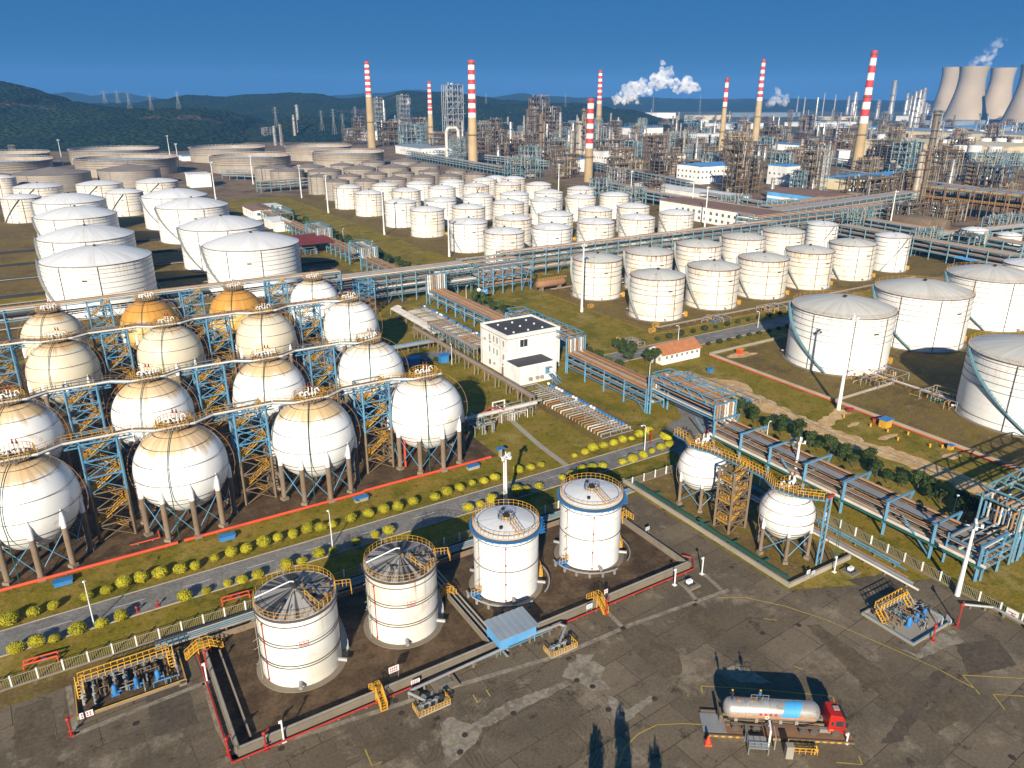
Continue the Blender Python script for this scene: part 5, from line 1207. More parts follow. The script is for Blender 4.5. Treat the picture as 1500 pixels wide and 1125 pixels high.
def manifold(label, u0, u1, v0, v1, n, seed, dirn='u', blue=True, over='i'):
    """parallel pipe spools with actuated valves, running across u, stacked along v"""
    rr = random.Random(seed); t = thing('valve_manifold', label, 'valve manifold', (u0, v0, 0)); L, W = u1-u0, v1-v0
    for i in range(n):
        y = W*(i+.5)/n; mb = MB(); r_ = rr.choice([.11, .14, .2]); z = .8
        mb.path([(0, y, .1), (0, y, z), (L*.55, y, z), (L*.78, y, z), (L, y, z), (L, y, .1)], r_, 6)
        for q in (.60, .68, .86): mb.tube((L*q-.08, y, z), (L*q+.08, y, z), r_*1.9, 8)
        mb.obj('spool_pipe', rr.choice([insul, whitepipe, rustpipe2, insul, whitepipe]), t)
        if rr.random() < .8:
            mb = MB(); mb.tube((L*.74, y, z), (L*.74, y, z+1.1), .09, 6); mb.mat(1); mb.lathe([(.30, 0), (.42, .15), (.42, .45), (.1, .65)], 10, L*.74, y, z+1.0)
            mb.obj('actuator', [greypipe, dark_blue if (blue and rr.random() < .75) else white_p], t)
    for k, m_ in enumerate((greypipe, silver, rustpipe, greypipe)):
        mb = MB(); x = L*(.38+.09*k); mb.tube((x, -1, 1.25+.1*(k%2)), (x, W+1, 1.25+.1*(k%2)), .11, 6); mb.obj('header_pipe', m_, t)
    mb = MB()
    for i in range(0, n, 4): y = W*(i+.3)/n; mb.bar((L*.3, y, 0), (L*.3, y, 1.25), .15); mb.bar((L*.68, y, 0), (L*.68, y, 1.25), .15); mb.bar((L*.3, y, 1.1), (L*.68, y, 1.1), .15)
    mb.box(-.3, L+.3, -.2, 0, 0, .2); mb.obj('support_frame', greysteel, t); return t
sheet('concrete_slab', rect(110, 120, 196, 256), .0, soil); sheet('concrete_slab', rect(101, 115, 125, 163), .0, soil)
manifold('long valve manifold with a row of blue actuators left of the brown-piped rack', 110, 118.5, 200, 255, 42, 4)
manifold('white pipe manifold with blue actuators between the annex and shrub row', 103.5, 112.5, 127.5, 161, 26, 6)
pipeline('pair of grey header pipes over the white pipe manifold', [(100, 163, 1.6), (108, 163, 1.6), (108, 127, 1.6)], .18, greypipe)
# white L-shaped pipe cover, wide pipe, cable trestle by the building
t = thing('pipe_gallery', 'white L-shaped bundle of pipes on short posts before the blue valve row', 'pipe gallery', (0,0,0))
for k in range(7): y = 103.6+.55*k; mb = MB(); mb.path([(108, 257.4+.5*k-1.6, 2.3), (y, 257.4+.5*k-1.6, 2.3), (y, 219, 2.3)], .2, 6); mb.obj('pipe', whitepipe, t)
for k in range(6): MB().bar((103, 220+7*k, 2.0), (107.6, 220+7*k, 2.0), .2).bar((103.2, 220+7*k, 0), (103.2, 220+7*k, 2.0), .2).bar((107.4, 220+7*k, 0), (107.4, 220+7*k, 2.0), .2).obj('support', greysteel, t)
for nm, u, v0_, v1_, z in (('long grey cable trestle running in front of the white building', 99.3, 152, 226, 3.2), ('blue-braced pipe trestle between valve row and white building', 103.5, 190, 222, 5)):
    t = thing('cable_trestle', nm, 'cable trestle', (u, v0_, 0)); L = v1_-v0_
    MB().box(-.9, .9, 0, L, z, z+.12).obj('tray', concrete, t)
    for k in range(5): MB().tube((-.7+.35*k, 0, z+.25), (-.7+.35*k, L, z+.25), .10, 6).obj('pipe', [rustpipe2, insul, greypipe, rustpipe2, greypipe][k], t)
    for k in range(int(L/6)+1): MB().bar((-.6, 6*k, 0), (-.6, 6*k, z), .28).bar((.6, 6*k, 0), (.6, 6*k, z), .28).bar((-.9, 6*k, z-.1), (.9, 6*k, z-.1), .22).obj('post', concrete, t)
    mb = MB()
    for s in (-.9, .9): mb.bar((s, 0, z+.5), (s, L, z+.5), .08); 
    if z > 4:
        k = int(L/2)
        for s in (-.9, .9):
            for i in range(k): mb.bar((s, L*i/k, z-(1.4 if i%2 else .1)), (s, L*(i+1)/k, z-(.1 if i%2 else 1.4)), .13)
            mb.bar((s, 0, z-1.4), (s, L, z-1.4), .15)
    mb.obj('tray_rail', steel_blue if z > 4 else brownsteel, t)
pipeline('wide pale pipe on low frames leading right from the spheres to the pipe junction', [(72, 149.5, 2.6), (99, 149.5, 2.6)], .5, whitepipe); pipeline('second pale pipe beside the wide one leading from the spheres', [(72, 151.5, 2.0), (102, 151.5, 2.0)], .35, insul)
pipeline('wide pale pipe leaving the far end of the sphere yard', [(78, 211, 2.4), (103, 211, 2.4)], .55, silver); pipeline('blue-grey pipe beside the wide silver pipe from the sphere yard', [(78, 214, 2), (103, 214, 2)], .3, steel_blue)
pipeline('white loop pipe standing on the pipe junction near the spheres', [(88, 153, 0), (88, 153, 3.6), (91.5, 153, 3.6), (91.5, 153, 0)], .22, whitepipe, sup=False)
pipeline('rusty red pipe stub slanting over the pale pipe', [(85, 154.5, .4), (86.5, 152, 2.9), (89, 149, 3.0)], .22, red_p, sup=False)
def junk(label, u, v, ru, rv, n, seed, mats, hmax=2.6, name='pipe_junction'):
    rr = random.Random(seed); t = thing(name, label, 'pipework', (u, v, 0))
    for i in range(n):
        mb = MB(); x, y = rr.uniform(-ru, ru), rr.uniform(-rv, rv); z = rr.uniform(.4, hmax); l = rr.uniform(1, 4); a = rr.choice([0, math.pi/2, math.pi]); x2, y2 = x+l*math.cos(a), y+l*math.sin(a)
        mb.path([(x, y, 0), (x, y, z), (x2, y2, z), (x2, y2, 0)], rr.uniform(.07, .18), 6); mb.obj('bent_pipe', rr.choice(mats), t)
    mb = MB()
    for x in (-ru, 0, ru):
        for y in (-rv, rv): mb.bar((x, y, 0), (x, y, hmax), .16)
        mb.bar((x, -rv, hmax), (x, rv, hmax), .14)
    for y in (-rv, rv): mb.bar((-ru, y, hmax), (ru, y, hmax), .14)
    mb.obj('frame', greysteel, t); return t
junk('tangle of grey pipes and yellow rail left of the grass lawn', 80.5, 147, 2.6, 3, 16, 1, [greypipe, steel_blue, insul, greysteel]); junk('pipe junction with small valves at the corner of the lawn', 92, 150, 4.5, 2.6, 22, 2, [greypipe, rustpipe, insul, whitepipe])
junk('pipe heap with coloured valves on the sandy ground', *at(1050, 572), 2.5, 13, 26, 3, [greypipe, green_p, dark_blue, insul, greypipe], 1.2)
junk('bundle of bends beside the big white tank at the yard divider', 196, 118, 7, 5, 26, 4, [greypipe, rustpipe2, insul, yellow, brownsteel], 2.2); junk('yellow-railed valve cluster left of the huge right-edge tank', 196, 98, 4, 5, 20, 5, [greypipe, green_p, rustpipe2, yellow], 2.4)
junk('low pipework before the front rust-rimmed tank', *at(925, 475+30), 3, 3, 14, 6, [greypipe, yellow, red_p], 1.4); junk('yellow pipework between the rust-rimmed tanks and road', *at(1050, 470), 4, 3, 14, 7, [yellow, greypipe, dark_blue], 1.4); junk('yellow and grey pipework beyond the road end', *at(1130, 455), 5, 3, 16, 8, [yellow, greypipe, rustpipe], 1.8)
junk('blue pipework beneath the sphere yard end', *at(428, 372), 10, 8, 36, 9, [steel_blue, greypipe, dark_blue, insul], 4)
for x, y, L in ((1250,440,'yellow valve platform between the two tank groups'),(1200,445,'yellow valve platform left of the nearest big tank'),(960,480,'orange valve box at the front rust-rimmed tank'),(865,452,'orange box at the foot of the left rust-rimmed tank'),(955,488,'orange box on the lawn edge by the road')):
    u, v = at(x, y); t = thing('valve_box', L, 'valve box', (u, v, 0)); MB().box(-1.1, 1.1, -.6, .6, .5, .65).obj('platform', yellow, t); MB().rail([(-1.1,-.6,.6),(1.1,-.6,.6),(1.1,.6,.6),(-1.1,.6,.6)], 1, .7, .1, True).obj('rail', yellow_rail, t); MB().tube((-1.2,0,.3), (1.2,0,.3), .25, 8).obj('pipe', greypipe, t)
for x, y, m1, m2, L, s in ((1296,625,yellow,dark_blue,'yellow box with blue roof beside the yard wall',1.2),(1392,658,yellow,dark_blue,'small yellow post with blue roof by the yard wall',.6),(1282,618,orange_red,orange_red,'orange hose cabinet near the yellow box',.5),(1040,545,dark_blue,dark_blue,'small blue box on the sandy ground',.7),(1083,518,orange_red,yellow,'orange and yellow machine at the yard wall corner',.9),(650,505+25,dark_blue,dark_blue,'blue container in the shadow left of the white building',1.3),(607,548-12,dark_blue,dark_blue,'blue container behind the sphere at the pad edge',1.5)):
    u, v = at(x, y); t = thing('cabinet', L, 'cabinet', (u, v, 0)); MB().box(-s, s, -s*.8, s*.8, 0, s*1.7).obj('body', m1, t); MB().box(-s*1.25, s*1.25, -s, s, s*1.7, s*1.85).obj('roof', m2, t)
its = []
for x, y in ((1330,637),(1315,645),(1236,612),(1275,625),(1362,655),(1300,633),(1380,690-34)):
    u, v = at(x, y); o = MB().lathe([(.22, 0), (.22, .7), (.05, .95)], 8).obj('marker_post', yellow, None, (u, v, 0)); tag(o, '', 'marker post', 'small yellow marker posts on the grass'); its.append((x, o))
label_rows(its, 'small yellow marker post', 'on the grass beside the dirt path')
u, v = at(1302, 565); t = thing('fire_cart', 'red and green fire equipment at the foot of the tall mast', 'fire equipment', (*at(1245, 603), 0)); MB().box(-1,1,-.4,.4,.2,.9).obj('cabinet', red_p, t); MB().box(-1,1,-.4,.4,0,.2).obj('base', green_p, t)
u, v = at(710, 440); t = thing('road_sign', 'blue direction sign with round white sign beside the brown-piped rack', 'road sign', (u, v, 0), R(-25))
MB().box(-1.3,1.3,-.06,.06,2.6,4.6).obj('panel', dark_blue, t); MB().bar((0,.1,0),(0,.1,4.6),.15).obj('post', greysteel, t)
mb = MB(); mb.box(-.06,.06,-.075,-.065,3.0,4.1); mb.box(-.5,.5,-.075,-.065,3.7,3.82); mb.box(-.9,-.5,-.075,-.065,4.15,4.3); mb.box(.5,.9,-.075,-.065,4.15,4.3); mb.obj('arrow', white_p, t)
MB().lathex([(.01,-.03),(.7,-.03),(.7,.03),(.01,.03)], 20, -2.3, 0, 4.4, 'y').obj('round_sign', white_p, t); MB().bar((-2.3,.1,0),(-2.3,.1,4.4),.1).obj('post', greysteel, t)
# yard pipes linking the tanks, hose cabinets, little steps over pipes
for i, (v, u0, u1) in enumerate(((196, 176, 330), (262, 176, 330))):
    for k in range(3): pipeline('%s pipe of the run %s the rust-rimmed tanks' % (['rusty', 'grey', 'pale'][k], 'in front of' if i == 0 else 'behind'), [(u0, v-7+.6*k, .5), (u1, v-7+.6*k, .5)], .14, [rustpipe, greypipe, insul][k])
for k in range(3): pipeline('%s pipe of the run crossing the big tank yard' % ['rusty', 'grey', 'white'][k], [(197+.6*k, 66, .5), (197+.6*k, 150, .5)], .16, [rustpipe, greypipe, whitepipe][k])
for i, v in enumerate((312, 352, 402)):
    for k in range(2): pipeline('%s pipe between the huge domed tanks, %s run from the spheres' % (['grey', 'rusty'][k], rn[i]), [(-60, v-6+.7*k, .6), (112, v-6+.7*k, .6)], .2, [greypipe, rustpipe][k])
# ------------------------------------------------------------------ buildings near by
def windows(parent, face, items, th=.12):
    """face: ('u' or 'v', fixed coordinate, outward sign); items (along, z, w, h)"""
    ax, c, s = face
    for (a, z, w_, h_) in items:
        mb = MB(); gl = MB()
        if ax == 'v':   # wall facing -v or +v, runs along u
            y0, y1 = sorted((c+s*.02, c+s*.10))
            for q in ((a-w_/2-.08, a-w_/2, z, z+h_), (a+w_/2, a+w_/2+.08, z, z+h_), (a-w_/2-.08, a+w_/2+.08, z+h_, z+h_+.08), (a-w_/2-.14, a+w_/2+.14, z-.10, z), (a-.03, a+.03, z, z+h_)): mb.box(q[0], q[1], y0, y1, q[2], q[3])
            y0, y1 = sorted((c+s*.004, c+s*.035)); gl.box(a-w_/2, a+w_/2, y0, y1, z, z+h_)
        else:
            x0, x1 = sorted((c+s*.02, c+s*.10))
            for q in ((a-w_/2-.08, a-w_/2, z, z+h_), (a+w_/2, a+w_/2+.08, z, z+h_), (a-w_/2-.08, a+w_/2+.08, z+h_, z+h_+.08), (a-w_/2-.14, a+w_/2+.14, z-.10, z), (a-.03, a+.03, z, z+h_)): mb.box(x0, x1, q[0], q[1], q[2], q[3])
            x0, x1 = sorted((c+s*.004, c+s*.035)); gl.box(x0, x1, a-w_/2, a+w_/2, z, z+h_)
        o = mb.obj('window', white_p, parent); gl.obj('pane', glassm, o)
t = thing('office_building', 'white three-storey office block with flat dark roof and low annex', 'building', (106, 175.6, 0))
# local x = u (18.6 wide), y = v (15.8 deep)
MB().box(0, 18.4, 0, 15.6, -.2, 11.7).obj('wall', whitewall, t)
mb = MB()
for a in ((-.05,18.45,-.05,.3),(-.05,18.45,15.3,15.65),(-.05,.3,.303,15.297),(18.1,18.45,.303,15.297)): mb.box(*a, 11.7, 12.5)
mb.obj('parapet', whitewall, t); mb = MB(); mb.box(.31, 18.09, .31, 15.29, 11.7, 11.95); mb.obj('roof', darkroof, t)
mb = MB()
for i in range(3):
    for j in range(3): mb.box(4+5*i-.2, 4+5*i+.2, 3+4.5*j-.2, 3+4.5*j+.2, 11.95, 12.35)
mb.obj('roof_vents', white_p, t)
windows(t, ('v', 0, -1), [(5.6, 8.3, 2.6, 2.2)])
windows(t, ('u', 0, -1), [(2.0,8.6,1.0,1.9),(5.6,8.6,1.0,2.0),(7.6,8.6,1.0,2.0),(10,8.6,1.1,2.0),(2.0,4.6,1.0,1.7),(5.6,4.9,1.0,1.9),(7.6,4.9,1.0,1.9),(10,4.9,1.0,2.0),(9.9,1.0,1.2,1.6)])
MB().box(-.08, -.003, 2.0, 3.1, 0, 2.3).obj('door', rustpipe, t)
for x, y in ((3.2, -.1), (17.6, -.1), (-.1, 14.6), (-.1, 3.9)): MB().tube((x, y, 0), (x, y, 11.6), .08, 6).obj('downpipe', conc_light, t)
for a in ((-.12, 18.52, -.12, -.004), (-.12, -.004, 0.003, 15.6)): MB().box(*a, 11.15, 11.35).obj('cornice', conc_light, t)
for a in ((-.02, -.004, 0, 15.6, 3.9, 3.96), (-.02, -.004, 0, 15.6, 7.8, 7.86), (0, 18.4, -.02, -.004, 7.8, 7.86)): MB().box(*a).obj('floor_line', conc_light, t)
for y, z in ((1.6,3.0),(12.2,8.2),(9,8.0),(6.6,1.9)): MB().box(-.5, -.01, y, y+.7, z, z+.5).obj('air_conditioner', conc_light, t)
t = thing('annex_building', 'low white annex with dark flat roof in front of the office block', 'building', (104.7, 167.6, 0))
MB().box(0, 13.0, 0, 7.9, -.2, 5.0).obj('wall', whitewall, t); mb = MB()
for a in ((-.04,13.04,-.04,.2),(-.04,13.04,7.7,7.94),(-.04,.2,.203,7.697),(12.8,13.04,.203,7.697)): mb.box(*a, 5.0, 5.5)
mb.obj('parapet', whitewall, t); MB().box(.21,12.79,.21,7.69,5.0,5.2).obj('roof', darkroof, t)
MB().box(9.2, 10.6, -.08, -.003, 1.9, 3.9).obj('door', steel_blue, t); mb = MB(); mb.box(8.8, 11, -1.2, -.09, 4.0, 4.1); mb.obj('canopy', greysteel, t)
mb = MB()
for x in (.2, 6.6, 12.6): mb.tube((x, -.1, 0), (x, -.1, 5.2), .07, 6)
mb.obj('downpipe', conc_light, t)
for x, z in ((3.5,1.0),(5.8,1.0),(7.4,.9)): MB().box(x, x+1.0, -.6, -.01, z, z+.9).obj('air_conditioner', conc_light, t)
t = thing('outdoor_stair', 'pale blue covered steel stair leaving the annex door', 'stair', (114.6, 167, 0)); mb = MB()
for s in (0, 1.4): mb.bar((s, 0, 1.9), (s, -4.5, .2), .2); mb.bar((s, 0, 3.0), (s, -4.5, 1.3), .12); mb.bar((s, -2, 0), (s, -2, 2), .2)
mb.obj('stringer', steel_blue, t); MB().add([(0,0,1.95),(1.4,0,1.95),(1.4,-4.5,.25),(0,-4.5,.25)], [(3,2,1,0)]).obj('steps', grate, t)
t = thing('guard_house', 'small white house with rusty corrugated gable roof by the grassy road', 'house', (151.4, 159.7, 0)); Lh, Wh = 15.5, 7.0
mb = MB(); mb.box(0, Lh, 0, Wh, -.1, 3.3); mb.add([(0,0,3.3),(0,Wh,3.3),(0,Wh/2,5.3)], [(0,2,1)]); mb.add([(Lh,0,3.3),(Lh,Wh,3.3),(Lh,Wh/2,5.3)], [(0,1,2)]); mb.obj('wall', whitewall, t)
mb = MB(); n = 46
for i in range(n):
    x0, x1 = -.4+(Lh+.8)*i/n, -.4+(Lh+.8)*(i+1)/n; z = .06 if i % 2 else 0
    for y0, z0, y1, z1 in ((-.5, 3.15, Wh/2, 5.45), (Wh/2, 5.45, Wh+.5, 3.15)): mb.add([(x0,y0,z0+z),(x1,y0,z0+z),(x1,y1,z1+z),(x0,y1,z1+z),(x0,y0,z0-.1),(x1,y0,z0-.1),(x1,y1,z1-.1),(x0,y1,z1-.1)], [(0,1,2,3),(7,6,5,4),(0,4,5,1),(2,6,7,3),(0,3,7,4),(1,5,6,2)])
mb.obj('roof', paint('rusty_corrugated', (.40,.16,.065), .8, 0, (.18,.12,.09), .8, 1.2), t, smooth=0)
windows(t, ('v', 0, -1), [(1.6+2.1*i, 1.7, .9, .9) for i in range(7)]); windows(t, ('u', 0, -1), [(1.3,1.0,.9,1.2),(3.3,1.0,1.0,1.2),(5.2,1.0,.9,1.2)])
# ------------------------------------------------------------------ vegetation
def leafmat(name, cols, rough=.75):
    m, t_, b_ = nodes(name, rough, 0, .25); N = NT(t_); c = cols[0]; v_ = N.coord('Object'); g = N.n('NewGeometry')
    c = N.mix(N.ramp(g.outputs['Random Per Island'], .2, .8), cols[0], cols[1]); c = N.mix(N.math('MULTIPLY', N.ramp(N.noise(v_, .7, 3), .45, .62), .7), c, cols[2])
    oi = N.n('ObjectInfo'); k = N.math('ADD', N.math('MULTIPLY', oi.outputs['Random'], .35), .82); N.lk(N.mix(1, c, k, 'MULTIPLY'), b_.inputs['Base Color']); MATS[name] = m; return m
yleaf = leafmat('yellow_green_leaves', [(.34,.32,.018),(.50,.42,.022),(.13,.16,.015)]); gleaf = leafmat('dark_green_leaves', [(.028,.052,.014),(.060,.090,.022),(.018,.032,.010)]); mleaf = leafmat('mid_green_leaves', [(.06,.10,.02),(.10,.14,.03),(.04,.07,.02)]); bleaf = leafmat('dark_bush_leaves', [(.030,.040,.018),(.050,.060,.025),(.02,.028,.014)])
bark = paint('bark', (.09,.065,.045), .9)
def leafball(mb, c, r, n, s, rr, sz=1.0, shell=.75):
    for _ in range(n):
        z = rr.uniform(-1, 1); a = rr.uniform(0, 6.2832); q = math.sqrt(1-z*z); k = r*rr.uniform(shell, 1.04)
        nrm = Vector((q*math.cos(a), q*math.sin(a), z)); p = Vector(c)+Vector((nrm.x*k, nrm.y*k, nrm.z*k*sz))
        if p.z < .05: continue
        d = (nrm+Vector((rr.uniform(-.9, .9), rr.uniform(-.9, .9), rr.uniform(-.5, .9)))).normalized(); x = d.orthogonal().normalized(); y = d.cross(x)
        ang = rr.uniform(0, 3.14); x, y = x*math.cos(ang)+y*math.sin(ang), y*math.cos(ang)-x*math.sin(ang); w_, h_ = s*rr.uniform(.6, 1.2), s*rr.uniform(.5, .9)
        mb.add([tuple(p-x*w_-y*h_), tuple(p+x*w_-y*h_*.3), tuple(p+x*w_*.3+y*h_), tuple(p-x*w_*.8+y*h_*.7)], [(0,1,2,3)])
def shrub_meshes(mat_, k, r=1.25, n=1900, s=.11, seed=0):
    out = []
    for i in range(k):
        rr = random.Random(seed+i); mb = MB(); mb.ball(0, 0, r*.80, r*.80, 16, 10, .84)
        for j in range(5): a = rr.uniform(0, 6.28); leafball(mb, (.22*r*math.cos(a), .22*r*math.sin(a), r*.84), r*rr.uniform(.82, .92), n//5, s, rr, .84, .86)
        out.append(mb.mesh('shrub_foliage', mat_, smooth=0))
    return out
YS = shrub_meshes(yleaf, 4, seed=3); BS = shrub_meshes(bleaf, 3, 1.0, 700, .13, seed=30)
stem_me = MB().tube((0,0,0), (0,0,.6), .12, 6).mesh('stem', bark)
def shrubs(pix, what, where, group, meshes, zoff=0, szr=(.70, .95), name='round_shrub', cat='shrub'):
    its = []
    for p in pix:
        u, v = at(p[0], p[1]); s = random.uniform(*szr)*random.choice([1, 1, 1.12, .82])*(p[2] if len(p) > 2 else 1); t = thing(name, '', cat, (u, v, 0), random.uniform(0, 6), group); t.scale = (s*random.uniform(.9, 1.15), s*random.uniform(.9, 1.1), s*random.uniform(.8, 1.1))
        place('foliage', random.choice(meshes), t); place('stem', stem_me, t); its.append((p[0], t))
    label_rows(its, what, where)
G1 = 'clipped yellow-green shrubs lining the road'
shrubs([(15,913),(50,902),(80,891),(128,878),(157,868),(183,859),(208,852),(236,845),(265,836+3),(287,834),(315,822),(340,814),(362,809),(387,800),(408,793),(430,787)], 'yellow-green shrub', 'in the left half of the far roadside row', G1, YS)
shrubs([(452,780),(470,778-1),(487,772),(515,764),(540,756),(563,751),(583,747),(606,739),(637,732),(655,724),(674,718),(692,711),(709,708),(725,703)], 'yellow-green shrub', 'in the middle of the far roadside row', G1, YS)
shrubs([(759,692),(777,688),(793,684),(842,670),(857,665),(869,660),(884,656),(899,653),(912,648),(925,645),(937,640),(950,636)], 'bright yellow shrub', 'at the right end of the far roadside row', G1, YS)
shrubs([(25,955),(55,946),(81,940),(115,927),(150,917),(179,908),(271,879),(303,869),(334,858),(355,853),(378,846),(421,833),(443,826),(468,816),(489,810),(522,797),(550,788),(570,782)], 'yellow-green shrub', 'in the left half of the near roadside row', G1, YS)
shrubs([(686,748),(703,742),(721,736),(741,730),(757,725),(771,721),(790,716),(824,703),(838,700),(853,696),(868,691),(883,686),(912,680),(926,677),(941,671),(955,664),(968,659),(980,654)], 'yellow-green shrub', 'in the right half of the near roadside row', G1, YS)
def roadbush(u0, u1, v, n, where): shrubs([(*proj(u0+(u1-u0)*i/(n-1)+random.uniform(-.3, .3), v)[:2],) for i in range(n)], 'small dark round bush', where, 'small dark bushes beside the grassy road', BS, szr=(.85, 1.05), name='round_bush', cat='bush')
roadbush(158, 236, 166.5, 17, 'on the near side of the grassy road'); roadbush(150, 250, 179.5, 19, 'on the far side of the grassy road')
roadbush(84, 100, 199, 4, 'on the small road left of the office')
def lumpy(mats_, k, seed, H=6, Rr=2.6, n=1500, s=.24, lobes=9, trunk=True):
    out = []
    for i in range(k):
        rr = random.Random(seed+i); mb = MB(); tb = MB(); tb.tube((0,0,-.2), (0,0,H*.55), .22, 7, .12)
        for j in range(lobes):
            a = rr.uniform(0, 6.28); d = Rr*rr.uniform(.15, .65); z = H*rr.uniform(.40, .86); rad = Rr*rr.uniform(.32, .52); c = (d*math.cos(a), d*math.sin(a), z)
            leafball(mb, c, rad, n//lobes, s, rr, .8, .35); tb.tube((0, 0, H*rr.uniform(.2, .5)), c, .09, 5, .03)
        out.append((mb.mesh('crown', mats_, smooth=0), tb.mesh('trunk', bark)))
    return out
TG = lumpy(gleaf, 4, 100); TM = lumpy(mleaf, 3, 140, 6.5, 3.0)
def trees(pts, what, where, group, protos, hs=(.8, 1.15), name='tree'):
    its = []
    for u, v in pts:
        c, tr = random.choice(protos); s = random.uniform(*hs); t = thing(name, '', 'tree', (u, v, 0), random.uniform(0, 6), group); t.scale = (s, s, s*random.uniform(.85, 1.1)); place('crown', c, t); place('trunk', tr, t); its.append((proj(u, v)[0], t))
    for i in range(0, len(its), 20): label_rows(its[i:i+20], what, where if len(its) <= 20 else where+(', far half', ', near half', ', near end')[i//20])
rj = lambda a: random.uniform(-a, a)
trees([(142.5+rj(2.0), 124-i*1.95+rj(.8)) for i in range(34)], 'dark leafy tree', 'in the dark right-hand hedge', 'trees of the dark hedge', TG, (.42, .82))
trees([(139.5+rj(1.5), 62-i*4+rj(1)) for i in range(4)], 'shaded dark tree', 'by the corner pipe rack', 'shaded hedge trees', TG, (.8, 1))
trees([(139+rj(2.6), 200+i*3.3+rj(1)) for i in range(18)], 'green leafy tree', 'in the hedge along the tank lawn', 'trees along the lawn hedge', TG+TM, (.55, .95))
trees([(134+rj(2), 152+i*4.4+rj(1)) for i in range(9)], 'dark green tree', 'behind the office block along the rack', 'trees behind the office block', TG+TM, (.55, .95))
trees([(147+rj(2.5), 160+i*3+rj(1)) for i in range(7)], 'dark green tree', 'left of the rusty-roofed house', 'trees by the rusty-roofed house', TG, (.6, 1.05))
trees([(139+rj(3), 292+i*6+rj(2)) for i in range(20)], 'dark green tree', 'beside the stepped rack', 'trees beside the stepped rack', TG, (.6, 1.0))
trees([(140+rj(4), 420+i*9+rj(3)) for i in range(16)], 'small green tree', 'beyond the stepped rack near the masts', 'far trees beside the stepped rack', TG+TM, (.7, 1.0))
trees([(172+rj(3)+i*4, 318+rj(1.5)) for i in range(12)], 'low yellow-green bush', 'before the middle tank cluster', 'hedge bushes before the tank cluster', [(YS[0], stem_me), (YS[1], stem_me)], (1.0, 1.5), 'hedge_bush')
u, v = at(985, 655); o = place('round_shrub', YS[0], None, (u+2, v+4, 0)); o.scale = (1.4, 1.4, .9); tag(o, 'yellow-green bush on the small island under the truss bridge', 'shrub')
# trees just outside the lower frame whose shadows fall on the apron
for k, (x, y, s) in enumerate(((872,1150,1.3),(912,1158,1.45),(962,1160,1.15))):
    u, v = at(x, y); su, sv = u-13*math.sin(SUN_HEAD), v-13*math.cos(SUN_HEAD)
    t = thing('tall_tree', 'tall narrow tree below the frame, %s of three casting shadows on the apron' % ('left','middle','right')[k], 'tree', (su, sv, 0)); c, tr = TG[k]; a = place('crown', c, t); a.scale = (.5, .5, 1.3*s); b2 = place('trunk', tr, t); b2.scale = (.6, .6, 1.3*s)
# ------------------------------------------------------------------ tanker lorry on its loading stand
A = at(1057, 1072); B = at(1236, 1082); ang = math.atan2(B[1]-A[1], B[0]-A[0]); tu, tv = (A[0]+B[0])/2-math.sin(ang)*1.25, (A[1]+B[1])/2+math.cos(ang)*1.25; TL = math.hypot(B[0]-A[0], B[1]-A[1])
truckred = paint('lorry_red', (.48,.02,.012), .35, 0, (.16,.05,.03), .6, 1.5); tanksil = paint('tank_silver', (.60,.56,.50), .33, .55, (.34,.20,.09), .75, .7, 1.8); tyre = paint('tyre', (.075,.065,.055), .9); rimm = paint('wheel_rim', (.42,.37,.30), .7, .1); stripe_o = paint('orange_stripe', (.70,.22,.05), .5); panel_b = paint('light_blue_panel', (.06,.36,.70), .5, 0, (.2,.3,.4), .15)
t = thing('tanker_lorry', 'tanker lorry with silver tank, blue panel and red cab on the apron', 'tanker lorry', (tu, tv, .2), ang); X0, X1 = -TL/2, TL/2
zc = 2.75; rr_ = 1.28; x0, x1 = X0+.1, X1-3.0
prof = [(.01, x0)]+[(rr_*math.sin(R(a)), x0+1.0-1.0*math.cos(R(a))) for a in range(15, 91, 15)]+[(rr_*math.sin(R(a)), x1-1.0-1.0*math.cos(R(a))) for a in range(90, 166, 15)]+[(.01, x1)]
MB().lathex(prof, 40, 0, 0, zc).obj('tank', tanksil, t)
def wrap(x_a, x_b, a0, a1, slant, r, m, name):
    mb = MB(); n = 14
    for i in range(n):
        p, q = R(a0+(a1-a0)*i/n), R(a0+(a1-a0)*(i+1)/n); s0, s1 = slant*(i/n), slant*((i+1)/n)
        mb.add([(x_a+s0, -r*math.cos(p), zc+r*math.sin(p)), (x_b+s0, -r*math.cos(p), zc+r*math.sin(p)), (x_b+s1, -r*math.cos(q), zc+r*math.sin(q)), (x_a+s1, -r*math.cos(q), zc+r*math.sin(q))], [(0,1,2,3)])
    mb.obj(name, m, t)
wrap(x0+6.9, x0+9.0, -14, 100, .9, rr_+.012, panel_b, 'blue_panel'); wrap(x0+.8, x1-.9, -12, -3, 0, rr_+.012, stripe_o, 'orange_band')
for k in range(4): wrap(x0+4.3+.62*k, x0+4.65+.62*k, 4, 17, 0, rr_+.014, red_p, 'red_character')
mb = MB(); mb.ring(0,0,0,.22,.05,16,4); o = mb.obj('round_emblem', white_p, t, (x0+5.3, -rr_*math.cos(R(-8))-.03, zc+rr_*math.sin(R(-8)))); o.rotation_euler = (math.pi/2, 0, 0)
mb = MB()
for y in (-.45, .45): mb.box(X0+.3, X1-2.4, y-.09, y+.09, .95, 1.25)
mb.box(X0+.5, X0+1.0, -1.15, 1.15, .8, 1.0); mb.obj('chassis', brownsteel, t)
mb = MB()
for x in (x0+1.6, x0+4.2, x0+7.2, x0+9.2): mb.box(x-.2, x+.2, -.9, .9, 1.25, 1.75)
mb.obj('saddle', tanksil, t)
wheelx = [X0+1.7, X0+3.0, X0+4.3, X1-5.1, X1-3.75, X1-1.05]
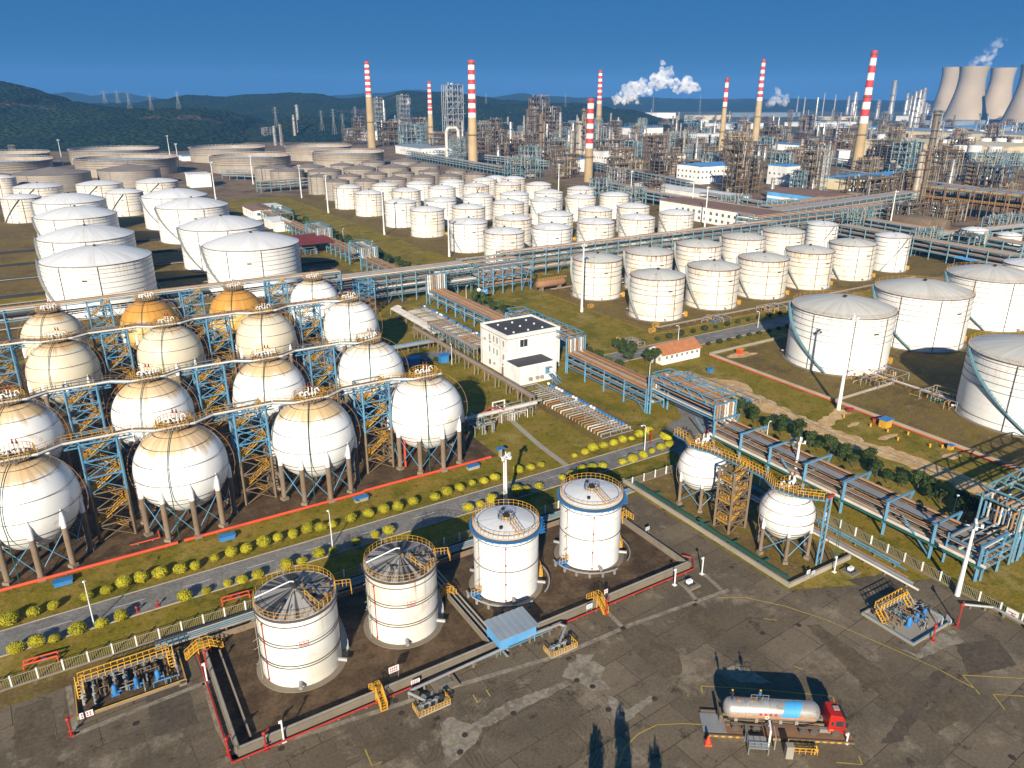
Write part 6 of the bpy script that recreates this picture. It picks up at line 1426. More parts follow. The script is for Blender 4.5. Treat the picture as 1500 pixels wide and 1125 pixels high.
wt = MB().lathex([(.25,-.15),(.48,-.17),(.52,-.12),(.52,.12),(.48,.17),(.25,.15)], 24, 0, 0, 0, 'y').mesh('tyre', tyre); wr = MB().lathex([(.01,-.12),(.14,-.13),(.16,-.06),(.28,-.05),(.30,-.16),(.30,.16),(.28,.05),(.01,.1)], 20, 0, 0, 0, 'y').mesh('rim', rimm)
for x in wheelx:
    for s in (-1, 1): w_ = MB().tube((0,-.1,0),(0,.1,0),.1,6).obj('wheel', dark, t, (x, s*1.12, .52)); place('tyre', wt, w_); place('rim', wr, w_)
mb = MB()
for xs in ((wheelx[0]-.65, wheelx[2]+.65), (wheelx[3]-.65, wheelx[4]+.65)):
    for s in (-1, 1): mb.box(xs[0], xs[1], s*1.05-.24, s*1.05+.24, 1.12, 1.18)
mb.obj('mudguard', brownsteel, t); mb = MB(); mb.box(X1-3.1, X1-1.7, -1.2, -.75, .5, 1.05); mb.box(X1-3.0, X1-1.75, .75, 1.2, .5, 1.05); mb.obj('fuel_tank', silver, t)
cx0, cx1 = X1-2.15, X1-.02
mb = MB(); P = [(cx0, .75), (cx1-.05, .55), (cx1, 1.5), (cx1-.25, 2.75), (cx1-.55, 3.25), (cx0+.1, 3.4), (cx0, 3.0)]
vs = [(x, y, z) for y in (-1.22, 1.22) for x, z in P]; n = len(P); mb.add(vs, [tuple(range(n)), tuple(reversed(range(n, 2*n)))]+[(i, i+n, (i+1)%n+n, (i+1)%n) for i in range(n)])
cab = mb.obj('cab', truckred, t, smooth=0)
bv = cab.modifiers.new('bevel', 'BEVEL'); bv.width = .07; bv.segments = 2
mb = MB(); mb.add([(cx1-.005, -1.05, 1.62), (cx1-.005, 1.05, 1.62), (cx1-.235, 1.0, 2.66), (cx1-.235, -1.0, 2.66)], [(0,1,2,3)]); mb.obj('windscreen', glassm, t, (.02, 0, 0))
for s in (-1, 1): MB().box(cx0+.85, cx1-.35, s*1.225-.008, s*1.225+.008, 1.65, 2.5).obj('side_window', glassm, t); MB().box(cx0+.3, cx0+.6, s*1.225-.008, s*1.225+.008, 1.75, 2.4).obj('side_window', glassm, t); MB().box(cx1-.03, cx1+.04, s*.95-.2, s*.95+.2, .75, 1.0).obj('headlight', silver, t); MB().box(cx1-.1, cx1+.15, s*1.4-.1, s*1.4+.1, 1.8, 2.4).obj('mirror', dark, t)
mb = MB(); mb.box(cx1-.75, cx1-.1, -1.15, 1.15, 2.95, 3.05); mb.obj('sun_visor', dark, t)
for s in (-1, 1):
    mb = MB()
    for q in (cx0+.72, cx1-.28): mb.box(q-.015, q+.015, s*1.232-.006, s*1.232+.006, .8, 2.7)
    mb.box(cx0+.72, cx1-.28, s*1.232-.006, s*1.232+.006, 1.3, 1.36); mb.obj('door_seam', dark, t); mb = MB(); mb.box(cx0+.2, cx0+.7, s*1.232-.006, s*1.232+.006, .95, 1.15); mb.obj('side_marking', stripe_o, t)
mb = MB(); mb.path([(x0+.5, -1.25, 1.5), (x0+3, -1.3, 1.35), (x1-2, -1.3, 1.35), (x1-.6, -1.2, 1.6)], .06, 6); mb.path([(x0+4.8, -1.28, 1.4), (x0+4.8, -1.28, .6)], .08, 6); mb.obj('side_hose', dark, t)
for k in range(3):
    mb = MB(); mb.ring(0, 0, 0, rr_+.015, .02, 40); o = mb.obj('tank_seam', brownsteel, t, (x0+2.6+3.1*k, 0, zc)); o.rotation_euler = (0, math.pi/2, 0)
MB().box(cx0+.7, cx0+1.4, -.35, .35, 3.45, 3.54).obj('roof_hatch', conc_light, t); MB().box(cx1-.02, cx1+.06, -1.2, 1.2, .45, .75).obj('bumper', truckred, t); MB().box(cx1-.01, cx1+.03, -.9, .9, 1.05, 1.4).obj('grille', dark, t)
mb = MB(); mb.rail([(x0+3.4, .1, zc+rr_), (x0+5.6, .1, zc+rr_)], .8, .8, .05); mb.obj('top_rail', greysteel, t); mb = MB(); mb.lathe([(.3,0),(.3,.25),(.01,.3)], 14, x0+1.9, 0, zc+rr_-.05); mb.lathe([(.3,0),(.3,.2),(.01,.25)], 14, x0+3.6, 0, zc+rr_-.05); mb.obj('manhole', rustpipe, t)
mb = MB(); mb.box(X0-.35, X0, -.7, .7, .9, 2.0); mb.obj('valve_cabinet', brownsteel, t)
# loading stand under the lorry (weighbridge) and loading arms
t = thing('weighbridge', 'weighbridge ramp with rusty edge under the tanker lorry', 'weighbridge', (tu, tv, 0), ang)
MB().box(X0-2.2, X1+1.0, -1.9, 1.9, -.05, .2).obj('deck', rustpipe, t); MB().box(X0-2.4, X0+.6, -1.6, 1.6, .203, .23).obj('ramp_plate', greypipe, t)
mb = MB(); mb.box(X0-2.2, X1+1.0, -2.15, -1.93, -.05, .3); mb.box(X0-2.2, X1+1.0, 1.93, 2.15, -.05, .3); mb.obj('kerb', brownsteel, t)
mb = MB()
for k in range(20): mb.box(X0-2+.9*k, X0-1.55+.9*k, -2.158, -2.152, .02, .26)
mb.obj('yellow_stripes', yellow, t)
t = thing('loading_arm_stand', 'grey platform with white loading arm beside the tanker lorry', 'loading stand', (tu, tv, 0), ang)
mb = MB(); mb.box(-5.0, -2.6, -4.6, -2.6, .9, 1.0)
for x in (-5, -2.6):
    for y in (-4.6, -2.6): mb.bar((x, y, 0), (x, y, .9), .12)
mb.obj('platform', greysteel, t); mb = MB(); mb.rail([(-5,-2.6,1),(-5,-4.6,1),(-2.6,-4.6,1)], 1, .8, .07); mb.obj('rail', greysteel, t)
mb = MB(); mb.path([(-2.2,-3.2,0),(-2.2,-3.2,2.4),(-2.0,-1.6,2.6),(-2.0,-1.2,1.3)], .13, 8); mb.obj('loading_arm', white_p, t); mb = MB(); mb.path([(-1.6,-3.6,0),(-1.6,-3.6,1.8),(-1.4,-1.7,1.9)], .10, 8); mb.obj('vapour_arm', greypipe, t)
MB().box(-.6, .3, -5.0, -4.2, 0, 1.9).obj('control_cabinet', conc_light, t); mb = MB(); mb.path([(.5,-4.0,.9),(3.2,-4.0,.9),(3.2,-4.0,0)], .1, 6); mb.path([(.5,-3.2,.5),(3.6,-3.2,.5),(3.6,-3.6,0)], .1, 6); mb.rail([(.5,-4.3,.2),(3.4,-4.3,.2)], .9, .8, .07); mb.obj('yellow_pipes', yellow, t)
u, v = at(1037, 1090); t = thing('traffic_cone', 'orange warning cone on a square base left of the tanker lorry', 'traffic cone', (u, v, 0), ang); MB().box(-.42,.42,-.42,.42,0,.35).obj('base', orange_red, t); MB().lathe([(.34,.35),(.12,1.35),(.01,1.4)], 16).obj('cone', orange_red, t)
post(1240,1088,1.6,white_p,'white bollard lamp at the near end of the weighbridge','post'); 
def person(L, loc, rz, top, leg):
    t = thing('person', L, 'person', loc, rz); me = bpy.data.meshes.new('body')
    J = [(0,0,.95),(0,0,1.15),(0,.02,1.38),(0,.03,1.52),(0,.05,1.66),(.20,0,1.40),(.27,.08,1.14),(.22,.28,1.0),(-.20,0,1.40),(-.28,.06,1.14),(-.22,.27,.98),(.10,0,.90),(.12,.02,.50),(.12,-.02,.07),(.12,.14,.03),(-.10,0,.90),(-.12,.06,.50),(-.12,0,.07),(-.12,.16,.03)]
    E_ = [(0,1),(1,2),(2,3),(3,4),(2,5),(5,6),(6,7),(2,8),(8,9),(9,10),(0,11),(11,12),(12,13),(13,14),(0,15),(15,16),(16,17),(17,18)]
    me.from_pydata(J, E_, []); o = place('body', me, t); me.materials.append(leg); me.skin_vertices or o.modifiers.new('skin', 'SKIN')
    if not me.skin_vertices: bpy.context.view_layer.update()
    rad = [.14,.14,.15,.06,.10,.07,.05,.04,.07,.05,.04,.09,.065,.05,.045,.09,.065,.05,.045]
    sv = me.skin_vertices[0].data if me.skin_vertices else me.attributes
    for i, q in enumerate(rad): sv[i].radius = (q, q)
    sv[0].use_root = True; sb = o.modifiers.new('sub', 'SUBSURF'); sb.levels = sb.render_levels = 2
    MB().ball(0, .05, 1.76, .15, 12, 6, .75).obj('helmet', yellow, t); mb = MB(); mb.lathe([(.17,1.0),(.185,1.2),(.20,1.42),(.08,1.5)], 12); mb.obj('jacket', top, t); return t
hq = Vector((math.cos(ang), math.sin(ang), 0)); base = Vector((tu, tv, .2))+Vector((0,0,zc+rr_-.06))
for dx, L, m_, r_ in ((x0+1.0, 'person in dark work clothes and yellow helmet standing on the tanker\'s rear', dark, 2), (x0+4.4, 'person in blue work clothes bending by the tanker\'s middle manhole', dark_blue, 3.6)):
    p = base+hq*dx+Vector((0, 0, -.02 if dx > x0+2 else -.18)); person(L, tuple(p), ang+r_, m_, dark)
# ------------------------------------------------------------------ striped chimneys
def chimney(px, pb, pt, wt_, wb_, pr_, L, nb=12, h=None):
    u, v = at(px, pb); h = h or tall(px, pb, pt); d = proj(u, v)[2]; r0, r1 = wb_/2*d/FPX, wt_/2*proj(u, v, h)[2]/FPX
    t = thing('striped_chimney', L, 'chimney', (u, v, 0), R(random.uniform(0, 90))); rz = lambda z: r0+(r1-r0)*z/h
    zs = h*pr_; MB().lathe([(r0, -1), (rz(zs), zs)], 32).obj('concrete_shaft', chimconc, t)
    mb = MB()
    for k in range(nb):
        z0, z1 = zs+(h-zs)*k/nb, zs+(h-zs)*(k+1)/nb; mb.mat(k % 2); mb.lathe([(rz(z0), z0), (rz(z1), z1)], 32)
    mb.mat(2); mb.lathe([(rz(h)-.3, h), (rz(h)-.5, h-2), (.01, h-2.1)], 24)
    mb.obj('striped_shaft', [chimwhite, chimred, dark], t)
    mb = MB()
    for q in (.30, .62 if pr_ > .3 else .4, .97): z = h*q; mb.ring(0, 0, z, rz(z)+.5, .45, 28); mb.rail([((rz(z)+1)*math.cos(i*math.pi/8), (rz(z)+1)*math.sin(i*math.pi/8), z+.3) for i in range(17)], 1.2, 2, .12)
    mb.bar((0, -rz(0)-.4, 0), (0, -rz(h)-.4, h), .5); mb.obj('platform', brownsteel, t)
chimney(545,216,90,7,12,.60,'leftmost striped chimney, behind the wide open-topped tank'); chimney(632,214,119,5,9,.51,'slim striped chimney second from the left, before the grey tower block'); chimney(693,243,88,9.5,14,.47,'tall striped chimney third from the left, before the blue hills',12); chimney(876,199,103,5.5,9,.50,'thin striped chimney behind the thick one, near the white smoke'); chimney(861.5,266,144,9.5,13,.41,'thick low striped chimney right behind the white tanks',10)
chimney(1055,226,114,5,8.5,.63,'striped chimney with only few bands, right of the smoke',6); chimney(1106,206,87,5.5,11,.50,'striped chimney second from the right, by the small smoke puff'); chimney(1254,248,74,8.5,15,.40,'rightmost striped chimney, leaning tallest before the silver columns',10)
# ------------------------------------------------------------------ cooling towers
def cooling(pxt, ptop, wt_, L, D=2500, side=0):
    # distance D along the view direction; top rim centre at pixel (pxt, ptop)
    zt = 150.0
    for _ in range(30):
        u, v = at(pxt, ptop, zt) if False else (0, 0); a = (pxt-750)/FPX; b_ = (ptop-562.5)/FPX; hor = _c-b_*_s; dn = _s+b_*_c; tt = D/hor; X, Y = a*tt, D; zt = CH-dn*tt; break
    u, v = X*_cy+Y*_sy, -X*_sy+Y*_cy; r1 = wt_/2*proj(u, v, zt)[2]/FPX; rb = r1*1.62; rw = r1*.90; t = thing('cooling_tower', L, 'cooling tower', (u, v, 0))
    prof = []; zw = zt*.80
    for k in range(21):
        z = zt*.07+zt*.93*k/20; bq = zw/math.sqrt((rb/rw)**2-1) if z < zw else (zt-zw)/math.sqrt((r1/rw)**2-1); prof.append((rw*math.sqrt(1+((z-zw)/bq)**2), z))
    MB().lathe(prof+[(prof[-1][0]-1.2, zt), (prof[-5][0]-1.5, prof[-5][1])], 64).obj('shell', coolconc, t); mb = MB()
    for i in range(28): a = i*2*math.pi/28; rr2 = prof[0][0]; mb.bar((rr2*1.03*math.cos(a), rr2*1.03*math.sin(a), -1), (rr2*math.cos(a+.11), rr2*math.sin(a+.11), zt*.07), 1.2); mb.bar((rr2*1.03*math.cos(a+.22), rr2*1.03*math.sin(a+.22), -1), (rr2*math.cos(a+.11), rr2*math.sin(a+.11), zt*.07), 1.2)
    mb.obj('column_ring', coolconc, t); return u, v, zt, r1
c1 = cooling(1395.5, 98.5, 27, 'cooling tower farthest left, partly behind the steaming one', 2900); c2 = cooling(1428, 97.5, 40, 'wide steaming cooling tower, second from the left'); c3 = cooling(1471, 99.5, 34, 'cooling tower third from the left', 2600); c4 = cooling(1520, 94, 42, 'cooling tower cut by the right edge of the photo', 2250)
# ------------------------------------------------------------------ hills
class Nz:
    def __init__(s, seed): s.r = random.Random(seed); s.w = [(s.r.uniform(-1, 1), s.r.uniform(-1, 1), s.r.uniform(0, 6.28)) for _ in range(40)]
    def __call__(s, x, y, f):
        return sum(math.sin((a*x+b_*y)*f*(1+i*.13)+p) for i, (a, b_, p) in enumerate(s.w[:14]))/4.2
nz = Nz(5)
forest_, t_, b_ = nodes('forested_hill', .95, 0, .1); N = NT(t_); v_ = N.coord('Object')
vo = N.n('TexVoronoi'); vo.inputs['Scale'].default_value = .11; N.lk(v_, vo.inputs['Vector']); cc = N.mix(N.ramp(N.noise(v_, .008, 4), .4, .6), (.016,.042,.022), (.030,.058,.020))
cc = N.mix(N.math('MULTIPLY', N.ramp(N.noise(v_, .02, 5, .7), .60, .68), .5), cc, (.10,.085,.035)); cc = N.mix(N.math('MULTIPLY', N.ramp(N.noise(v_, .0035, 3), .63, .66), .7), cc, (.17,.12,.075))
cc = N.mix(1, cc, N.math('ADD', N.math('MULTIPLY', N.ramp(vo.outputs['Distance'], 0, .7, True), .9), .35), 'MULTIPLY'); N.lk(cc, b_.inputs['Base Color']); N.bump(N.math('SUBTRACT', 1, vo.outputs['Distance']), b_, 1.0, 5)
def hill(L, sil, D0, D1, z_extra, seed, name='hills', nx=150, ny=44):
    """sil: skyline in photo pixels, reached at view distance (D0+D1)/2; D0..D1 depth of the range"""
    nzz = Nz(seed); mb = MB(); xs0, xs1 = sil[0][0], sil[-1][0]; vs = []
    def sky_y(px):
        for (a, b1), (c, d) in zip(sil, sil[1:]):
            if a <= px <= c: q = (px-a)/(c-a); q = q*q*(3-2*q); return b1+(d-b1)*q
        return sil[-1][1]
    Dm = D0+(D1-D0)*.6
    for j in range(ny+1):
        q = j/ny; D = D0+(D1-D0)*q
        for i in range(nx+1):
            px = xs0+(xs1-xs0)*i/nx; X = (px-750)/FPX*Dm*.93*(.75+.25*D/Dm); e = (sky_y(px)-562.5)/FPX; top = CH-(_s+e*_c)*Dm/(_c-e*_s)
            prof = math.sin(min(1, q/.6)*math.pi/2)**1.1 if q < .6 else math.cos((q-.6)/.4*math.pi/2)**.8 if q < 1 else 0
            z = top*prof*(1+.16*nzz(X, D, .006)*math.sin(math.pi*min(1, q/.6)))+prof*2.2*nzz(X, D, .035)+prof*random.uniform(-1.3, 1.3)-1*(1-prof); vs.append((X*_cy+D*_sy, -X*_sy+D*_cy, max(-2, z)))
    fs = [(j*(nx+1)+i, j*(nx+1)+i+1, (j+1)*(nx+1)+i+1, (j+1)*(nx+1)+i) for j in range(ny) for i in range(nx)]
    mb.add(vs, fs); o = struct(mb.obj(name, forest_, smooth=180)); return o
hill('near', [(-260,112),(-60,118),(0,120),(30,127),(60,137),(80,147),(105,151),(140,156),(190,160),(260,158),(310,161),(350,172),(385,192),(410,206)], 1180, 2000, 0, 5, nx=220, ny=60)
hill('spur', [(330,190),(385,180),(430,171),(470,172),(505,178),(530,190),(548,204)], 1430, 1900, 0, 7, nx=120, ny=40)
hill('low', [(300,176),(340,161),(400,159),(470,163),(520,160),(600,166),(690,168),(760,166),(840,170),(920,172),(1000,176),(1060,182)], 1950, 2900, 0, 9, nx=240, ny=44)
hill('mid', [(60,152),(200,152),(262,147),(285,141),(330,143),(380,139),(450,136.5),(500,144),(560,142),(592,133.5),(640,135),(690,139),(740,147),(830,152),(910,160),(1000,180)], 1900, 3200, 0, 8, nx=220, ny=50)
hill('far', [(60,147),(82,137.5),(98,134.5),(120,142),(150,139),(172,135.5),(200,141),(240,145),(330,141),(420,143),(560,136),(600,131),(660,136),(720,142),(760,137),(800,141),(860,143),(930,142),(1010,145),(1100,145),(1220,147),(1400,148),(1560,147)], 4600, 6400, 0, 11, nx=240, ny=24)
for x, y, h in ((190,158,26),(222,160,26),(262,158,28),(154,150,20),(173,150,20),(405,185,34),(472,190,34),(490,196,44),(503,193,32),(521,178,26),(828,158,38),(956,166,45),(1024,172,60),(712,158,40)):
    px, py = x, y; D = 1500 if x < 600 else 2300; a = (px-750)/FPX; tt = D/(_c-(py-562.5)/FPX*_s); X = a*tt; zb = max(-1, CH-(_s+(py-562.5)/FPX*_c)*tt); u, v = X*_cy+D*_sy, -X*_sy+D*_cy; t = thing('pylon', '', 'pylon', (u, v, zb), R(20), 'electricity pylons before the hills'); mb = MB()
    for s in ((-1,-1),(1,-1),(1,1),(-1,1)): mb.bar((s[0]*3, s[1]*3, -2), (s[0]*.8, s[1]*.8, h*.7), .22); mb.bar((s[0]*.8, s[1]*.8, h*.7), (s[0]*.8, s[1]*.8, h), .2)
    for k in range(6): z = h*.7*k/6; q = 3-2.2*k/6; mb.bar((-q,-q,z), (q,-q,z+h*.11), .14); mb.bar((q,-q,z), (-q,-q,z+h*.11), .14)
    for z, l in ((h*.72, 7), (h*.85, 6), (h*.97, 5)): mb.bar((-l,0,z), (l,0,z), .3); mb.bar((-l,0,z), (0,0,z+2), .2); mb.bar((l,0,z), (0,0,z+2), .2)
    mb.obj('lattice', greysteel, t); t['_x'] = px
label_rows([(o['_x'], o) for o in COL.objects if o.get('category') == 'pylon'], 'grey lattice electricity pylon', 'before the hills')
for o in COL.objects:
    if '_x' in o: del o['_x']
# ------------------------------------------------------------------ refinery units
def steelframe(seed, nx, ny, nz_, bay, fh, mats, busy=1.0, taper=False):
    """open process structure: frame, floors, vessels and pipes as parts; returns list of (name, mesh)"""
    rr = random.Random(seed); fr = MB(); fl = MB(); W, D = nx*bay, ny*bay
    for i in range(nx+1):
        for j in range(ny+1):
            top = nz_ if not taper else max(2, nz_-int(abs(i-nx*.3)*nz_*.28)); fr.bar((i*bay-W/2, j*bay-D/2, 0), (i*bay-W/2, j*bay-D/2, top*fh), .55)
    for k in range(1, nz_+1):
        lim = nx if not taper else max(1, int(nx*(1-.7*k/nz_)+.6))
        for j in range(ny+1): fr.bar((-W/2, j*bay-D/2, k*fh), (-W/2+lim*bay, j*bay-D/2, k*fh), .45)
        for i in range(lim+1): fr.bar((i*bay-W/2, -D/2, k*fh), (i*bay-W/2, D/2, k*fh), .45)
        if k % 2 == 0 or rr.random() < .7: x1 = -W/2+lim*bay*rr.uniform(.5, 1); fl.box(-W/2, x1, -D/2+.3, D/2-.3, k*fh, k*fh+.25)
        i = rr.randrange(max(1, lim)); fr.bar((i*bay-W/2, -D/2, (k-1)*fh), ((i+1)*bay-W/2, -D/2, k*fh), .3); fr.bar(((i+1)*bay-W/2, -D/2, (k-1)*fh), (i*bay-W/2, -D/2, k*fh), .3)
    rl = MB()
    for k in range(1, nz_+1):
        if rr.random() < .7: rl.bar((-W/2, -D/2-.2, k*fh+1.1), (W/2 if not taper else 0, -D/2-.2, k*fh+1.1), .16)
    pi = [MB(), MB(), MB()]
    for _ in range(int(16*busy*nx)):
        mb = pi[rr.randrange(3)]; x, y, z = rr.uniform(-W/2, W/2), rr.uniform(-D/2-1, D/2), rr.uniform(1, nz_*fh*(.95 if not taper else .5)); r_ = rr.choice([.2, .3, .45])
        d = rr.choice(['x', 'z', 'z', 'y']); l = rr.uniform(4, 14)
        p = Vector((x, y, z)); q = p+Vector((l if d == 'x' else 0, l if d == 'y' else 0, min(l, nz_*fh-z+2) if d == 'z' else 0)); q.x = min(q.x, W/2+2); mb.tube(p, q, r_, 5)
    ve = MB()
    for _ in range(int(3*busy)+1):
        x, y, z = rr.uniform(-W/2+2, W/2-2), rr.uniform(-D/2+1, D/2-1), rr.choice(range(0, max(1, nz_-1)))*fh+.3; r_ = rr.uniform(1.0, 1.9); l = rr.uniform(5, 10)
        if rr.random() < .5: ve.lathe([(.01, 0), (r_*.8, .3), (r_, 1), (r_, l), (r_*.8, l+.7), (.01, l+1)], 12, x, y, z)
        else: ve.lathex([(.01, -l/2), (r_*.8, -l/2+.2), (r_, -l/2+.9), (r_, l/2-.9), (r_*.8, l/2-.2), (.01, l/2)], 12, x, y, z+r_+.3)
    out = [('frame', fr.mesh('frame', mats[0])), ('floor', fl.mesh('floor', grate)), ('handrail', rl.mesh('rail', mats[1])), ('vessel', ve.mesh('vessel', rr.choice([silver, insul, greypipe])))]
    out += [('piping', p.mesh('piping', m_)) for p, m_ in zip(pi, (mats[2], unitsteel, greypipe)) if p.v]; return out
def column(seed, h, r, mat_, plats=6, cage=True):
    rr = random.Random(seed); sh = MB(); pl = MB(); pi = MB()
    if h > 28: sh.lathe([(r*1.15, 0), (r*1.15, h*.32), (r, h*.36), (r, h-1), (r*.7, h-.3), (.01, h)], 18)
    else: sh.lathe([(r, 0), (r, h-r), (r*.7, h-r*.3), (.01, h)], 18)
    for k in range(plats):
        z = h*(k+1)/(plats+.4); a0 = rr.choice([0, 1.5, 3.1, 4.6]); n = 12
        for i in range(n):
            a, a2 = a0+i*.36, a0+(i+1)*.36; P = [((q*math.cos(x), q*math.sin(x), z)) for q in (r+.1, r+1.5) for x in (a, a2)]; pl.add(P, [(0,2,3,1)]); pl.add([(x, y, zz-.15) for x, y, zz in P], [(0,1,3,2)])
            pl.bar((P[2][0], P[2][1], z+1.1), (P[3][0], P[3][1], z+1.1), .12); pl.bar(P[2], (P[2][0], P[2][1], z+1.1), .10)
    a = rr.uniform(3.6, 5.8)
    for w_ in (-.3, .3): pl.bar(((r+.7)*math.cos(a)+w_, (r+.7)*math.sin(a), 0), ((r+.7)*math.cos(a)+w_, (r+.7)*math.sin(a), h-1), .12)
    for _ in range(3): a = rr.uniform(3.3, 6.1); q = r+.6; zz = h*rr.uniform(.5, .98); pi.path([((r*.5)*math.cos(a), (r*.5)*math.sin(a), zz), (q*math.cos(a), q*math.sin(a), zz), (q*math.cos(a), q*math.sin(a), 1)], rr.uniform(.15, .35), 6)
    return [('shell', sh.mesh('column_shell', mat_)), ('platform', pl.mesh('column_platforms', rr.choice([brownsteel, greysteel, rustpipe2]))), ('overhead_pipe', pi.mesh('column_pipe', rr.choice([insul, greypipe, silver])))]
BR = (unitsteel, yellow, brownsteel); BL = (teal_steel, greysteel, insul); GR = (greysteel, yellow, silver)
FR = {'brown': [steelframe(200+i, nx, ny, nk, 6, 4.6, BR, 1.5) for i, (nx, ny, nk) in enumerate(((4,2,5),(6,2,3),(3,3,7),(5,3,4),(7,2,2)))], 'blue': [steelframe(220+i, nx, ny, nk, 6, 4.6, BL, 1.3) for i, (nx, ny, nk) in enumerate(((4,2,4),(6,2,3),(3,2,6)))],
      'grey': [steelframe(240+i, nx, ny, nk, 6, 4.8, GR, 1.2) for i, (nx, ny, nk) in enumerate(((3,3,8),(5,2,4),(6,2,2)))]}
CO = {m_: [column(300+i+k*10, 40, r_, mm_) for i, r_ in enumerate((1.6, 2.1, 2.8))] for k, (m_, mm_) in enumerate((('silver', silver), ('beige', insul), ('brown', brownsteel), ('grey', greypipe)))}
BASEH = {}
def unit(parts, name, cat, u, v, rz, sc, desc, group):
    t = thing(name, desc, cat, (u, v, 0), rz, group); t.scale = sc
    for n_, me in parts: place(n_, me, t)
    return t
AUTO = []          # (object, description) named by landmark at the end
def frame_at(px, pb, pt, wpx, col, k=None, rz=None, group='open steel process structures'):
    u, v = at(px, pb); h = tall(px, pb, pt); d = proj(u, v)[2]; W = wpx*d/FPX; L_ = FR[col]; k = random.randrange(len(L_)) if k is None else k
    nx, ny, nk = {'brown': ((4,2,5),(6,2,3),(3,3,7),(5,3,4),(7,2,2)), 'blue': ((4,2,4),(6,2,3),(3,2,6)), 'grey': ((3,3,8),(5,2,4),(6,2,2))}[col][k]
    sx = W/(nx*6)*(.85 if rz is None else 1); sz = h/(nk*4.6); t = unit(L_[k], 'process_structure', 'process unit', u, v+ny*3*sx, 0 if rz is None else rz, (sx, min(1.6, max(.6, sx)), sz), '', group)
    AUTO.append((t, {'brown': 'brown steel structure', 'blue': 'blue steel structure', 'grey': 'grey steel structure'}[col])); return t
def col_at(px, pb, pt, wpx, m_, group='process columns of the refinery'):
    u, v = at(px, pb); h = tall(px, pb, pt); d = proj(u, v)[2]; r_ = wpx/2*d/FPX; k = random.randrange(3); rb = (1.6, 2.1, 2.8)[k]
    t = unit(CO[m_][k], 'process_column', 'column', u, v, random.uniform(-.6, .6), (r_/rb, r_/rb, h/40), '', group); AUTO.append((t, m_+' process column')); return t
# named ones, from the photo (base pixel, top pixel, width)
for e in ((558,198,146,14,'grey',0),(595,194,142,16,'grey',0),(670,194,127,30,'grey',0),(604,220,183,34,'blue',0),(622,214,181,16,'blue',2),(578,214,180,40,'brown',0),(530,206,172,18,'brown',2),(520,212,190,30,'brown',3),(645,226,196,30,'brown',3),(672,240,205,28,'blue',1),(708,228,183,24,'brown',2),(736,238,192,26,'brown',2),(729,222,175,18,'brown',2),
          (795,204,142,26,'brown',2),(812,204,158,26,'brown',2),(780,206,160,16,'brown',0),(760,232,205,36,'brown',0),(780,244,215,34,'blue',0),(770,262,232,60,'blue',1),(815,240,208,40,'brown',3),(828,262,236,40,'brown',4),(903,205,178,22,'brown',0),(900,235,206,44,'brown',3),(925,262,240,80,'brown',4),(962,240,200,22,'brown',2),(970,258,199,16,'brown',2),(1000,224,196,60,'blue',1),(985,252,228,60,'brown',3),(1022,262,236,50,'brown',0),(1046,250,226,30,'blue',0),
          (1085,286,208,30,'brown',2),(1108,284,232,26,'brown',2),(1075,268,225,22,'brown',0),(1135,216,186,40,'brown',0),(1150,250,225,36,'blue',0),(1165,240,220,40,'brown',4),(1190,288,212,22,'brown',2),(1204,284,216,20,'grey',0),(1172,290,250,24,'blue',2),(1235,236,208,50,'brown',0),(1250,216,188,50,'brown',1),(1300,234,206,40,'brown',3),(1320,240,212,44,'brown',2),(1275,262,236,60,'brown',4),(1290,300,262,90,'brown',3),(1330,290,255,60,'brown',1),(1355,250,222,36,'brown',0),(1400,250,225,44,'brown',3),(1385,236,214,30,'brown',0),(1425,280,238,18,'brown',2),(1440,262,240,50,'brown',1),(1475,282,245,60,'brown',3),(1490,250,228,40,'blue',0),
          (1340,335,300,60,'brown',3),(1395,328,300,70,'brown',1),(1475,300,275,70,'brown',4),(1475,350,318,80,'blue',1),(1360,372,338,60,'blue',1),(1430,378,345,70,'blue',0),(1262,344,310,60,'blue',1),(1150,318,296,70,'blue',1),(1080,312,288,60,'blue',1),(930,300,276,50,'blue',1),(960,292,264,40,'brown',0),(883,290,262,34,'blue',0),(905,272,248,30,'grey',1),(850,250,228,34,'brown',0),(20,230,214,10,'grey',1),(395,206,188,16,'grey',0)):
    frame_at(*e)
